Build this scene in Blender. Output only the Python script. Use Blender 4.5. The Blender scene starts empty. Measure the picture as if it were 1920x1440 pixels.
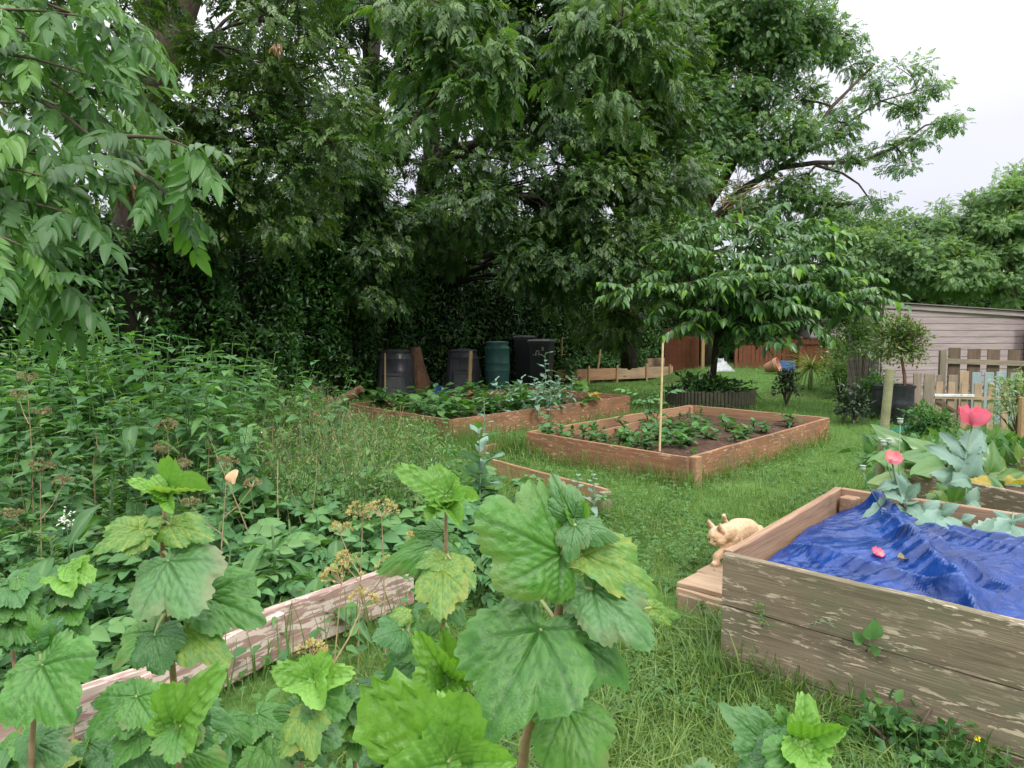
import bpy, bmesh, math, random
import numpy as np
from mathutils import Vector, Matrix

SC = bpy.context.scene
COL = SC.collection
rng = np.random.default_rng(11)
random.seed(11)
R = math.radians

# ------------------------------------------------------------------ camera, sky, sun, exposure
FPX = 1300.0
CAMZ = 1.5
PITCH = math.atan(92 / FPX)
cam_d = bpy.data.cameras.new("camera")
cam = bpy.data.objects.new("camera", cam_d)
COL.objects.link(cam)
cam.location = (0, 0, CAMZ)
cam.rotation_euler = (math.pi / 2 - PITCH, 0, 0)
cam_d.sensor_width = 36
cam_d.lens = FPX / 1920 * 36
cam_d.clip_start = 0.05
cam_d.clip_end = 600
SC.camera = cam

SUN_EL, SUN_AZ = R(43), R(205)          # soft light from behind the camera, a little to the right
world = bpy.data.worlds.new("World")
SC.world = world
world.use_nodes = True
wn, wl = world.node_tree.nodes, world.node_tree.links
wn.clear()
w_out = wn.new("ShaderNodeOutputWorld")
w_bg = wn.new("ShaderNodeBackground")
w_sky = wn.new("ShaderNodeTexSky")
w_sky.sky_type = 'NISHITA'
w_sky.sun_disc = False
w_sky.sun_elevation = SUN_EL
w_sky.sun_rotation = SUN_AZ
w_tc = wn.new("ShaderNodeTexCoord")
w_sep = wn.new("ShaderNodeSeparateXYZ")
wl.new(w_tc.outputs["Generated"], w_sep.inputs[0])
w_ramp = wn.new("ShaderNodeValToRGB")   # overcast sky: the zenith is brighter than the horizon
w_ramp.color_ramp.elements[0].position = 0.0
w_ramp.color_ramp.elements[0].color = (0.195, 0.194, 0.222, 1)
w_ramp.color_ramp.elements[1].position = 1.0
w_ramp.color_ramp.elements[1].color = (1.12, 1.12, 1.14, 1)
e = w_ramp.color_ramp.elements.new(0.24)
e.color = (0.235, 0.234, 0.256, 1)
e = w_ramp.color_ramp.elements.new(0.48)
e.color = (0.39, 0.39, 0.405, 1)
wl.new(w_sep.outputs["Z"], w_ramp.inputs[0])
w_noise = wn.new("ShaderNodeTexNoise")
w_noise.inputs["Scale"].default_value = 2.2
w_noise.inputs["Detail"].default_value = 3
wl.new(w_tc.outputs["Generated"], w_noise.inputs["Vector"])
w_mr = wn.new("ShaderNodeMapRange")
w_mr.inputs[1].default_value = 0.3
w_mr.inputs[2].default_value = 0.7
w_mr.inputs[3].default_value = 0.88 * 26
w_mr.inputs[4].default_value = 1.1 * 26
wl.new(w_noise.outputs[0], w_mr.inputs[0])
w_mul = wn.new("ShaderNodeVectorMath")
w_mul.operation = 'SCALE'
wl.new(w_ramp.outputs[0], w_mul.inputs[0])
wl.new(w_mr.outputs[0], w_mul.inputs["Scale"])
w_mix = wn.new("ShaderNodeMix")
w_mix.data_type = 'RGBA'
w_mix.inputs[0].default_value = 0.9
wl.new(w_sky.outputs[0], w_mix.inputs[6])
wl.new(w_mul.outputs[0], w_mix.inputs[7])
wl.new(w_mix.outputs[2], w_bg.inputs[0])
w_bg.inputs[1].default_value = 0.10
wl.new(w_bg.outputs[0], w_out.inputs[0])

sun_d = bpy.data.lights.new("sun", 'SUN')
sun_d.energy = 1.5
sun_d.angle = R(14)
sun_d.color = (1.0, 0.95, 0.87)
sun = bpy.data.objects.new("sun", sun_d)
COL.objects.link(sun)
sd = Vector((math.sin(SUN_AZ) * math.cos(SUN_EL) * -1, math.cos(SUN_AZ) * math.cos(SUN_EL), math.sin(SUN_EL)))
sun.rotation_euler = sd.to_track_quat('Z', 'Y').to_euler()

SC.view_settings.view_transform = 'Standard'
SC.view_settings.look = 'None'
SC.view_settings.gamma = 1
SC.view_settings.use_curve_mapping = False
SC.view_settings.exposure = 0.66
SC.render.engine = 'CYCLES'
cy = SC.cycles
cy.use_denoising = True
cy.use_adaptive_sampling = True
cy.adaptive_threshold = 0.02
cy.max_bounces = 6
cy.diffuse_bounces = 3
cy.glossy_bounces = 2
cy.transmission_bounces = 4
cy.transparent_max_bounces = 4
cy.caustics_reflective = False
cy.caustics_refractive = False

# ------------------------------------------------------------------ helpers: points from the photograph
CP, SP = math.cos(PITCH), math.sin(PITCH)
def ray(px, py):
    cx, cy_ = (px - 960) / FPX, -(py - 720) / FPX
    return Vector((cx, CP + cy_ * SP, -SP + cy_ * CP))
def at(px, py, Y):
    d = ray(px, py)
    t = Y / d.y
    return Vector((d.x * t, Y, CAMZ + d.z * t))
def on(px, py, z=0.0):
    d = ray(px, py)
    t = (z - CAMZ) / d.z
    return Vector((d.x * t, d.y * t, z))
def project(p):
    p = np.asarray(p, float)
    x, y, z = p[..., 0], p[..., 1], p[..., 2] - CAMZ
    dep = y * CP - z * SP
    up = y * SP + z * CP
    return 960 + FPX * x / dep, 720 - FPX * up / dep, dep

def norm(a):
    a = np.asarray(a, float)
    return a / np.maximum(np.linalg.norm(a, axis=-1, keepdims=True), 1e-9)

# ------------------------------------------------------------------ helpers: numpy noise
def _hash(i, j, k, seed):
    h = (i * 374761393 + j * 668265263 + k * 2147483647 + seed * 1274126177) & 0xFFFFFFFF
    h = ((h ^ (h >> 13)) * 1274126177) & 0xFFFFFFFF
    h = h ^ (h >> 16)
    return (h & 0xFFFF) / 65535.0
def vnoise(p, seed=0):
    p = np.asarray(p, float)
    if p.shape[-1] == 2:
        p = np.concatenate([p, np.zeros(p.shape[:-1] + (1,))], -1)
    i = np.floor(p).astype(np.int64)
    f = p - i
    u = f * f * (3 - 2 * f)
    out = 0
    for a in (0, 1):
        for b in (0, 1):
            for c in (0, 1):
                w = (u[..., 0] if a else 1 - u[..., 0]) * (u[..., 1] if b else 1 - u[..., 1]) * (u[..., 2] if c else 1 - u[..., 2])
                out = out + w * _hash(i[..., 0] + a, i[..., 1] + b, i[..., 2] + c, seed)
    return out
def fbm(p, seed=0, octv=4, gain=0.5):
    p = np.asarray(p, float)
    s, a, t = 0, 1, 0
    for o in range(octv):
        s = s + a * vnoise(p * 2 ** o, seed + o)
        t += a
        a *= gain
    return s / t

# ------------------------------------------------------------------ helpers: meshes and objects
class T:
    """A small mesh template: verts, flat loop list, loop totals, optional per-vertex values."""
    def __init__(s, v, faces, attrs=None, uv=None):
        s.v = np.asarray(v, float)
        s.loops = np.array([i for f in faces for i in f], np.int32)
        s.tot = np.array([len(f) for f in faces], np.int32)
        s.attrs = attrs or {}
        s.smooth = True

def raw_mesh(name, v, loops, tot, attrs=None, smooth=True):
    me = bpy.data.meshes.new(name)
    me.vertices.add(len(v))
    me.vertices.foreach_set("co", np.asarray(v, np.float32).ravel())
    me.loops.add(len(loops))
    me.loops.foreach_set("vertex_index", np.asarray(loops, np.int32))
    me.polygons.add(len(tot))
    st = np.zeros(len(tot), np.int32)
    st[1:] = np.cumsum(tot)[:-1]
    me.polygons.foreach_set("loop_start", st)
    me.polygons.foreach_set("loop_total", np.asarray(tot, np.int32))
    me.polygons.foreach_set("use_smooth", np.full(len(tot), bool(smooth)))
    for k, a in (attrs or {}).items():
        at_ = me.attributes.new(k, 'FLOAT', 'POINT')
        at_.data.foreach_set("value", np.asarray(a, np.float32))
    me.update(calc_edges=True)
    me.validate()
    return me

def tmesh(name, t, mat):
    me = raw_mesh(name, t.v, t.loops, t.tot, t.attrs, t.smooth)
    me.materials.append(mat)
    return me

def joined(name, batches, mat, smooth=True):
    """batches: list of (template, M[k,4,4], tint[k]) -> one mesh"""
    V, L, TT, AT = [], [], [], {'tint': []}
    keys = set()
    for t, M, tint in batches:
        keys |= set(t.attrs)
    for kx in keys:
        AT.setdefault(kx, [])
    base = 0
    for t, M, tint in batches:
        k = len(M)
        if k == 0:
            continue
        n = len(t.v)
        P = np.einsum('kij,nj->kni', M[:, :3, :3], t.v) + M[:, None, :3, 3]
        V.append(P.reshape(-1, 3))
        L.append((t.loops[None, :] + (np.arange(k) * n)[:, None] + base).ravel())
        TT.append(np.tile(t.tot, k))
        for kx in keys:
            if kx != 'tint':
                AT[kx].append(np.tile(t.attrs.get(kx, np.zeros(n)), k))
        AT['tint'].append((np.repeat(tint, n)))
        base += n * k
    me = raw_mesh(name, np.concatenate(V), np.concatenate(L), np.concatenate(TT),
                  {k: np.concatenate(a) for k, a in AT.items()}, smooth)
    me.materials.append(mat)
    return me

def frames(pos, ydir, zdir, scale):
    y = norm(ydir)
    x = norm(np.cross(y, zdir))
    z = np.cross(x, y)
    k = len(pos)
    s = np.broadcast_to(np.asarray(scale, float), (k,))
    M = np.zeros((k, 4, 4))
    M[:, :3, 0] = x * s[:, None]
    M[:, :3, 1] = y * s[:, None]
    M[:, :3, 2] = z * s[:, None]
    M[:, :3, 3] = pos
    M[:, 3, 3] = 1
    return M

def thing(name, label, cat, loc=(0, 0, 0), group=None, rz=0.0):
    o = bpy.data.objects.new(name, None)
    o.empty_display_size = 0.1
    COL.objects.link(o)
    o.location = loc
    o.rotation_euler = (0, 0, rz)
    tag(o, label, cat, group)
    return o
def tag(o, label=None, cat=None, group=None, kind=None):
    if label: o['label'] = label
    if cat: o['category'] = cat
    if group: o['group'] = group
    if kind: o['kind'] = kind
    return o
def link(name, me, parent=None, local=False):
    o = bpy.data.objects.new(name, me)
    COL.objects.link(o)
    if parent is not None:
        o.parent = parent
        if not local:                       # geometry given in world space
            q = parent
            m = Matrix.Identity(4)
            while q is not None:
                m = (q.matrix_parent_inverse @ Matrix.LocRotScale(q.location, q.rotation_euler, q.scale)) if q is parent else \
                    (q.matrix_parent_inverse @ Matrix.LocRotScale(q.location, q.rotation_euler, q.scale)) @ m
                q = q.parent
            o.matrix_parent_inverse = m.inverted()
    return o
def leaf_parts(name, me_list, M, parent, local=False):
    """one object per leaf, meshes shared"""
    inv = None
    out = []
    for i in range(len(M)):
        o = bpy.data.objects.new(name, me_list[i % len(me_list)] if isinstance(me_list, list) else me_list)
        COL.objects.link(o)
        o.parent = parent
        if not local:
            if inv is None:
                inv = Matrix.LocRotScale(parent.location, parent.rotation_euler, parent.scale).inverted()
            o.matrix_parent_inverse = inv
        o.matrix_basis = Matrix(M[i].tolist())
        out.append(o)
    return out
KIDS = {}
def copy_tree(root, loc, rz=0.0, sc=1.0, label=None, group=None, tilt=(0, 0)):
    r = root.copy()
    COL.objects.link(r)
    r.location = loc
    r.rotation_euler = (tilt[0], tilt[1], rz)
    r.scale = (sc, sc, sc)
    if label: r['label'] = label
    if group: r['group'] = group
    if root.name not in KIDS:
        KIDS[root.name] = [(c, list(c.children)) for c in root.children]
    for c, gs in KIDS[root.name]:
        d = c.copy()
        COL.objects.link(d)
        d.parent = r
        d.matrix_parent_inverse = c.matrix_parent_inverse.copy()
        for g in gs:
            h = g.copy()
            COL.objects.link(h)
            h.parent = d
    return r

class MB:
    def __init__(s):
        s.v, s.f, s.n = [], [], 0
    def add(s, v, f):
        s.v.append(np.asarray(v, float).reshape(-1, 3))
        s.f += [tuple(i + s.n for i in q) for q in f]
        s.n += len(s.v[-1])
        return s
    def box(s, c, d, rz=0.0, M=None):
        x, y, z = d[0] / 2, d[1] / 2, d[2] / 2
        b = min(x, y, z) * 0.18
        v, f = [], []
        bm = bmesh.new()
        bmesh.ops.create_cube(bm, size=1)
        bmesh.ops.scale(bm, vec=(d[0], d[1], d[2]), verts=bm.verts)
        bmesh.ops.bevel(bm, geom=list(bm.edges), offset=min(b, 0.006), segments=1, affect='EDGES')
        if M is None:
            M = Matrix.Translation(c) @ Matrix.Rotation(rz, 4, 'Z')
        bm.transform(M)
        bm.verts.index_update()
        v = [w.co[:] for w in bm.verts]
        f = [[w.index for w in q.verts] for q in bm.faces]
        bm.free()
        return s.add(v, f)
    def tube(s, pts, rad, sides=8, cap=True, wob=0.0):
        pts = np.array([tuple(p) for p in pts], float)
        n = len(pts)
        rad = np.broadcast_to(np.asarray(rad, float), (n,))
        tan = norm(np.gradient(pts, axis=0))
        ref = np.array([1.0, 0.13, 0.05])
        if abs(np.dot(tan[0], ref)) > 0.9:
            ref = np.array([0.0, 1.0, 0.1])
        v = []
        a = np.linspace(0, 2 * np.pi, sides, endpoint=False)
        for i in range(n):
            x = norm(np.cross(tan[i], ref))
            y = np.cross(tan[i], x)
            ref = np.cross(x, tan[i]) if abs(np.dot(tan[i], ref)) > 0.95 else ref
            rr = rad[i] * (1 + wob * (rng.random(sides) - .5)) if wob else np.full(sides, rad[i])
            v.append(pts[i] + rr[:, None] * (np.cos(a)[:, None] * x + np.sin(a)[:, None] * y))
        v = np.concatenate(v)
        f = []
        for i in range(n - 1):
            for j in range(sides):
                k = (j + 1) % sides
                f.append((i * sides + j, i * sides + k, (i + 1) * sides + k, (i + 1) * sides + j))
        if cap:
            f.append(tuple(range(sides))[::-1])
            f.append(tuple((n - 1) * sides + j for j in range(sides)))
        return s.add(v, f)
    def lathe(s, prof, c=(0, 0, 0), sides=32, M=None, closed=False):
        v, f = [], []
        a = np.linspace(0, 2 * np.pi, sides, endpoint=False)
        for r, z in prof:
            v.append(np.stack([r * np.cos(a), r * np.sin(a), np.full(sides, z)], -1))
        v = np.concatenate(v)
        if M is not None:
            v = v @ np.array(M.to_3x3()).T + np.array(M.translation)
        else:
            v = v + np.array(tuple(c))
        n = len(prof)
        for i in range(n - 1):
            for j in range(sides):
                k = (j + 1) % sides
                f.append((i * sides + j, i * sides + k, (i + 1) * sides + k, (i + 1) * sides + j))
        f.append(tuple(range(sides))[::-1])
        f.append(tuple((n - 1) * sides + j for j in range(sides)))
        return s.add(v, f)
    def mesh(s, name, mat, smooth=False):
        v = np.concatenate(s.v)
        loops = [i for q in s.f for i in q]
        me = raw_mesh(name, v, loops, [len(q) for q in s.f], None, smooth)
        if mat: me.materials.append(mat)
        return me
    def build(s, name, mat, parent=None, smooth=False, local=False):
        return link(name, s.mesh(name, mat, smooth), parent, local)

def shade_auto(o, ang=40):
    o.data.polygons.foreach_set("use_smooth", np.ones(len(o.data.polygons), bool))
    try:
        o.data.set_sharp_from_angle(angle=R(ang))
    except Exception:
        pass
    return o
# ------------------------------------------------------------------ materials
class NT:
    def __init__(s, name):
        s.m = bpy.data.materials.new(name)
        s.m.use_nodes = True
        s.n, s.l = s.m.node_tree.nodes, s.m.node_tree.links
        s.n.clear()
        s.out = s.n.new("ShaderNodeOutputMaterial")
    def new(s, t, **kw):
        n = s.n.new(t)
        for k, v in kw.items():
            setattr(n, k, v)
        return n
    def put(s, sock, v):
        if hasattr(v, "is_output") or isinstance(v, bpy.types.NodeSocket):
            s.l.new(v, sock)
        elif isinstance(v, (tuple, list)) and len(v) == 3 and sock.type == 'RGBA':
            sock.default_value = (*v, 1)
        else:
            sock.default_value = v
    def math(s, op, a, b=0.0, clamp=False):
        n = s.new("ShaderNodeMath", operation=op, use_clamp=clamp)
        s.put(n.inputs[0], a); s.put(n.inputs[1], b)
        return n.outputs[0]
    def mix(s, f, a, b, blend='MIX'):
        n = s.new("ShaderNodeMix", data_type='RGBA', blend_type=blend)
        s.put(n.inputs[0], f); s.put(n.inputs[6], a); s.put(n.inputs[7], b)
        return n.outputs[2]
    def ramp(s, f, stops, interp='LINEAR'):
        n = s.new("ShaderNodeValToRGB")
        cr = n.color_ramp
        cr.interpolation = interp
        while len(cr.elements) < len(stops):
            cr.elements.new(0.5)
        for e_, (p, c) in zip(cr.elements, stops):
            e_.position = p
            e_.color = (*c, 1) if len(c) == 3 else c
        s.put(n.inputs[0], f)
        return n.outputs[0]
    def noise(s, vec, scale, detail=4, rough=0.55, dist=0.0):
        n = s.new("ShaderNodeTexNoise")
        n.inputs["Scale"].default_value = scale
        n.inputs["Detail"].default_value = detail
        n.inputs["Roughness"].default_value = rough
        n.inputs["Distortion"].default_value = dist
        if vec is not None: s.l.new(vec, n.inputs["Vector"])
        return n.outputs[0]
    def coord(s, kind="Object"):
        return s.new("ShaderNodeTexCoord").outputs[kind]
    def maprange(s, v, a, b, c=0.0, d=1.0):
        n = s.new("ShaderNodeMapRange")
        s.put(n.inputs[0], v)
        for i, x in enumerate((a, b, c, d)): n.inputs[i + 1].default_value = x
        return n.outputs[0]
    def scalev(s, vec, sc, off=None):
        n = s.new("ShaderNodeVectorMath", operation='MULTIPLY')
        s.l.new(vec, n.inputs[0]); n.inputs[1].default_value = sc
        if off is None: return n.outputs[0]
        m = s.new("ShaderNodeVectorMath", operation='ADD')
        s.l.new(n.outputs[0], m.inputs[0]); s.put(m.inputs[1], off)
        return m.outputs[0]
    def rand(s):
        return s.new("ShaderNodeObjectInfo").outputs["Random"]
    def attr(s, name):
        n = s.new("ShaderNodeAttribute", attribute_name=name)
        return n.outputs["Fac"]
    def bump(s, h, strength=0.4, dist=0.01):
        n = s.new("ShaderNodeBump")
        n.inputs["Strength"].default_value = strength
        n.inputs["Distance"].default_value = dist
        s.l.new(h, n.inputs["Height"])
        return n.outputs[0]
    def bsdf(s, col, rough=0.6, spec=0.4, normal=None, metal=0.0):
        b = s.new("ShaderNodeBsdfPrincipled")
        s.put(b.inputs["Base Color"], col)
        s.put(b.inputs["Roughness"], rough)
        s.put(b.inputs["Specular IOR Level"], spec)
        b.inputs["Metallic"].default_value = metal
        if normal is not None: s.l.new(normal, b.inputs["Normal"])
        return b.outputs[0]
    def done(s, sh):
        s.l.new(sh, s.out.inputs[0])
        return s.m

def leaf_mat(name, cols, trans=0.32, rough=0.42, spec=0.45, under=None, thru=(1.5, 1.55, 0.55), blotch=None, vein=None, edge=None, bumpy=None):
    k = NT(name)
    v = k.math('FRACT', k.math('ADD', k.attr('tint'), k.rand()))
    cols = sorted(cols, key=sum)
    n = len(cols)
    col = k.ramp(v, [(i / max(n - 1, 1), c) for i, c in enumerate(cols)])
    if blotch:                               # patchy pigment of the leaf itself
        f = k.maprange(k.noise(k.coord("Object"), blotch[1], 3), 0.42, 0.62)
        col = k.mix(k.math('MULTIPLY', f, blotch[2]), col, blotch[0])
    if vein:
        col = k.mix(k.math('MULTIPLY', k.attr('vein'), vein[1]), col, vein[0])
    if edge:
        f = k.math('MULTIPLY', k.attr('edge'), edge[1])
        f = k.math('MULTIPLY', f, k.maprange(k.rand(), 0.35, 0.75))
        col = k.mix(f, col, edge[0])
    if under:
        col = k.mix(k.new("ShaderNodeNewGeometry").outputs["Backfacing"], col, under)
    nrm = None
    if bumpy:
        nrm = k.bump(k.noise(k.coord("Object"), bumpy[0], 3), bumpy[1], bumpy[2])
    b = k.bsdf(col, rough, spec, nrm)
    t = k.new("ShaderNodeBsdfTranslucent")
    k.l.new(k.mix(1.0, col, thru, 'MULTIPLY'), t.inputs[0])
    m = k.new("ShaderNodeMixShader")
    m.inputs[0].default_value = trans
    k.l.new(b, m.inputs[1]); k.l.new(t.outputs[0], m.inputs[2])
    return k.done(m.outputs[0])

def wood_mat(name, dark, mid, light, flake=None, flake_amt=0.5, moss=None, knots=0.0, rough=0.8, gscale=1.0, endcol=None):
    """planks have their length along local X"""
    k = NT(name)
    off = k.new("ShaderNodeCombineXYZ")
    rnd = k.rand()
    k.put(off.inputs[0], k.math('MULTIPLY', rnd, 37.0))
    k.put(off.inputs[1], k.math('MULTIPLY', rnd, 17.0))
    k.put(off.inputs[2], k.math('MULTIPLY', rnd, 53.0))
    co = k.coord("Object")
    v = k.scalev(co, (1, 1, 1), off.outputs[0])
    big = k.noise(k.scalev(v, (1.2 * gscale, 9 * gscale, 9 * gscale)), 1.0, 3)
    warp = k.noise(k.scalev(v, (2.0, 2.0, 6.0)), 1.0, 2)
    # rings bend round the knots
    gv = k.scalev(v, (2.2 * gscale, 60 * gscale, 60 * gscale))
    grain = k.noise(gv, 1.0, 5, 0.6, 1.2)
    f = k.math('ADD', k.math('MULTIPLY', grain, 0.65), k.math('MULTIPLY', big, 0.35))
    col = k.ramp(f, [(0.30, dark), (0.50, mid), (0.70, light)])
    if moss:
        mf = k.maprange(k.noise(k.scalev(v, (2.5, 5, 5)), 1.0, 3), 0.42, 0.66)
        col = k.mix(k.math('MULTIPLY', mf, moss[1]), col, moss[0])
    if flake:
        fn = k.noise(k.scalev(v, (9 * gscale, 50 * gscale, 50 * gscale)), 1.0, 4, 0.6, 0.5)
        fm = k.math('MULTIPLY', k.maprange(fn, 0.66 - 0.12 * flake_amt, 0.70 - 0.12 * flake_amt), k.maprange(warp, 0.35, 0.5))
        col = k.mix(fm, col, flake)
    if knots:
        vo = k.new("ShaderNodeTexVoronoi")
        vo.feature = 'F1'
        vo.inputs["Scale"].default_value = 1.0
        k.l.new(k.scalev(v, (1.9, 4.2, 4.2)), vo.inputs["Vector"])
        d = k.math('ADD', vo.outputs["Distance"], k.math('MULTIPLY', grain, 0.03))
        ring = k.maprange(d, 0.10, 0.16, 1.0, 0.0)
        gate = k.math('GREATER_THAN', k.noise(k.scalev(v, (1.5, 3, 3)), 1.0, 1), 0.43)
        col = k.mix(k.math('MULTIPLY', k.math('MULTIPLY', ring, gate), knots), col, tuple(c * 0.35 for c in dark))
    h = k.math('ADD', grain, k.math('MULTIPLY', big, 0.4))
    nrm = k.bump(h, 0.55, 0.004)
    return k.done(k.bsdf(col, rough, 0.25, nrm))

def flat_mat(name, col, rough=0.6, spec=0.4, var=0.25, scale=6.0, dirt=None, dirt_amt=0.5, bump=0.15, bscale=40):
    k = NT(name)
    co = k.coord("Object")
    n = k.noise(co, scale, 4)
    c = k.mix(k.maprange(n, 0.3, 0.7), tuple(x * (1 - var) for x in col), tuple(min(1, x * (1 + var)) for x in col))
    if dirt:
        c = k.mix(k.math('MULTIPLY', k.maprange(k.noise(co, scale * 2.3, 5, 0.65), 0.48, 0.7), dirt_amt), c, dirt)
    nrm = k.bump(k.noise(co, bscale, 3), bump, 0.005)
    return k.done(k.bsdf(c, k.maprange(n, 0.2, 0.8, rough - .08, rough + .08), spec, nrm))

def bark_mat(name, a, b, c, sc=1.0):
    k = NT(name)
    co = k.coord("Object")
    v = k.scalev(co, (14 * sc, 14 * sc, 3 * sc))
    n = k.noise(v, 1.0, 6, 0.65, 0.6)
    lich = k.maprange(k.noise(co, 3.0 * sc, 4), 0.5, 0.65)
    col = k.ramp(n, [(0.3, a), (0.55, b), (0.75, c)])
    col = k.mix(k.math('MULTIPLY', lich, 0.35), col, (0.10, 0.12, 0.06))
    return k.done(k.bsdf(col, 0.9, 0.2, k.bump(n, 0.8, 0.02)))

M_ASH_NEAR = leaf_mat("ash_leaf_near", [(0.0473, 0.12, 0.0298), (0.0788, 0.2, 0.0425), (0.0368, 0.1, 0.0255), (0.126, 0.27, 0.051), (0.0525, 0.14, 0.034)], 0.36, 0.40, 0.42, under=(0.10, 0.19, 0.09))
M_ASH = leaf_mat("ash_leaf", [(0.036, 0.086, 0.0234), (0.068, 0.1419, 0.0296), (0.03, 0.0705, 0.0234), (0.1, 0.1806, 0.0351), (0.042, 0.1015, 0.0273)], 0.34, 0.40, 0.5)
M_ASH_LIGHT = leaf_mat("ash_leaf_light", [(0.06, 0.1288, 0.034), (0.09, 0.1748, 0.0425), (0.045, 0.1104, 0.0298), (0.12, 0.2116, 0.051)], 0.36, 0.42, 0.45)
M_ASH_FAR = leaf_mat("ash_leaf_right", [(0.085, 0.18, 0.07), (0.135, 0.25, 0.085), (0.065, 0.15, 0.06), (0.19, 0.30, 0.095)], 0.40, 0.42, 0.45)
M_ASH_MID = leaf_mat("ash_leaf_mid", [(0.0459, 0.0989, 0.0263), (0.0867, 0.1591, 0.0338), (0.0357, 0.0817, 0.024), (0.1224, 0.2064, 0.0413), (0.0561, 0.1204, 0.03)], 0.36, 0.38, 0.5)
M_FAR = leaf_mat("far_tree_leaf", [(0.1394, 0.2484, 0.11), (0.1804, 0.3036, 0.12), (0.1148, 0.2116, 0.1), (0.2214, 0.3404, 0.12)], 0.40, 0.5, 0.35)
M_LAUREL = leaf_mat("laurel_leaf", [(0.0351, 0.104, 0.023), (0.0675, 0.1885, 0.0368), (0.0459, 0.1365, 0.0299), (0.1148, 0.247, 0.0483), (0.0297, 0.0884, 0.023)], 0.27, 0.26, 0.6)
M_CHERRY = leaf_mat("cherry_leaf", [(0.0688, 0.17, 0.051), (0.1032, 0.2295, 0.0595), (0.0731, 0.187, 0.0553), (0.1376, 0.272, 0.0638), (0.0559, 0.1403, 0.0467)], 0.40, 0.30, 0.6, under=(0.08, 0.15, 0.07))
M_CHERRY_LIGHT = leaf_mat("cherry_leaf_young", [(0.16, 0.33, 0.06), (0.22, 0.38, 0.06), (0.12, 0.28, 0.06)], 0.42, 0.35, 0.5)
M_NETTLE = leaf_mat("nettle_leaf", [(0.0625, 0.162, 0.0578), (0.0938, 0.222, 0.0683), (0.0562, 0.138, 0.0525), (0.1375, 0.288, 0.0788), (0.075, 0.186, 0.063)], 0.32, 0.48, 0.4)
M_DOCK = leaf_mat("dock_leaf", [(0.07, 0.19, 0.05), (0.09, 0.23, 0.06), (0.06, 0.16, 0.05)], 0.35, 0.42, 0.45, vein=((0.17, 0.30, 0.10), 0.7))
M_WEED = leaf_mat("weed_leaf", [(0.09, 0.20, 0.05), (0.13, 0.24, 0.06), (0.07, 0.16, 0.05), (0.19, 0.27, 0.09), (0.10, 0.22, 0.06)], 0.32, 0.55, 0.3)
M_WEED_DK = leaf_mat("undergrowth_leaf", [(0.055, 0.154, 0.045), (0.0825, 0.198, 0.055), (0.0495, 0.132, 0.045), (0.11, 0.231, 0.06)], 0.32, 0.5, 0.35)
M_STRAW = leaf_mat("dry_seed", [(0.33, 0.26, 0.14), (0.38, 0.33, 0.17), (0.27, 0.20, 0.12), (0.26, 0.26, 0.12)], 0.25, 0.8, 0.15, thru=(1.1, 1.0, 1.0))
M_UMBEL = leaf_mat("umbel_seed", [(0.48, 0.40, 0.17), (0.42, 0.33, 0.15), (0.52, 0.46, 0.24)], 0.25, 0.8, 0.15)
M_GRASS = leaf_mat("grass_blade", [(0.1045, 0.1953, 0.05), (0.154, 0.2511, 0.06), (0.088, 0.1674, 0.05), (0.165, 0.2604, 0.06), (0.121, 0.2232, 0.05), (0.11, 0.2139, 0.05), (0.209, 0.279, 0.08)], 0.32, 0.45, 0.35)
M_CLOVER = leaf_mat("clover_leaf", [(0.084, 0.1932, 0.05), (0.1155, 0.23, 0.06), (0.0735, 0.1656, 0.05)], 0.30, 0.5, 0.3)
M_POTATO = leaf_mat("potato_leaf", [(0.08, 0.205, 0.075), (0.11, 0.25, 0.085), (0.07, 0.18, 0.065), (0.14, 0.28, 0.09)], 0.30, 0.5, 0.35, under=(0.11, 0.21, 0.11))
M_GLAUC = leaf_mat("glaucous_leaf", [(0.16, 0.27, 0.21), (0.20, 0.32, 0.26), (0.14, 0.24, 0.18), (0.24, 0.36, 0.29)], 0.22, 0.6, 0.3, vein=((0.26, 0.38, 0.30), 0.5))
M_CHARD = leaf_mat("chard_leaf", [(0.06, 0.165, 0.04), (0.09, 0.21, 0.045), (0.07, 0.18, 0.04), (0.15, 0.24, 0.05)], 0.32, 0.32, 0.55, vein=((0.17, 0.25, 0.09), 0.7))
M_YELLOWING = leaf_mat("yellowing_leaf", [(0.40, 0.30, 0.05), (0.46, 0.30, 0.05), (0.30, 0.32, 0.06)], 0.35, 0.5, 0.35, blotch=((0.20, 0.28, 0.06), 9, 0.5))
M_CUR = leaf_mat("currant_leaf", [(0.064, 0.1978, 0.035), (0.088, 0.2346, 0.042), (0.056, 0.1702, 0.0315), (0.108, 0.2576, 0.0455), (0.08, 0.23, 0.035)], 0.28, 0.37, 0.42, under=(0.15, 0.27, 0.11), vein=((0.035, 0.105, 0.025), 0.7), edge=((0.21, 0.14, 0.09), 0.5), blotch=((0.115, 0.255, 0.055), 5, 0.55), bumpy=(40, 0.18, 0.02))
M_CUR_LIME = leaf_mat("currant_leaf_young", [(0.16, 0.34, 0.055), (0.20, 0.40, 0.07), (0.14, 0.30, 0.05)], 0.34, 0.40, 0.5, under=(0.25, 0.38, 0.12), vein=((0.08, 0.21, 0.03), 0.8), bumpy=(40, 0.18, 0.02))
M_CUR_DK = leaf_mat("currant_leaf_dark", [(0.0427, 0.15, 0.034), (0.0617, 0.19, 0.0425), (0.0333, 0.125, 0.0298)], 0.26, 0.24, 0.6, vein=((0.09, 0.22, 0.06), 0.75), bumpy=(35, 0.3, 0.03))
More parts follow.
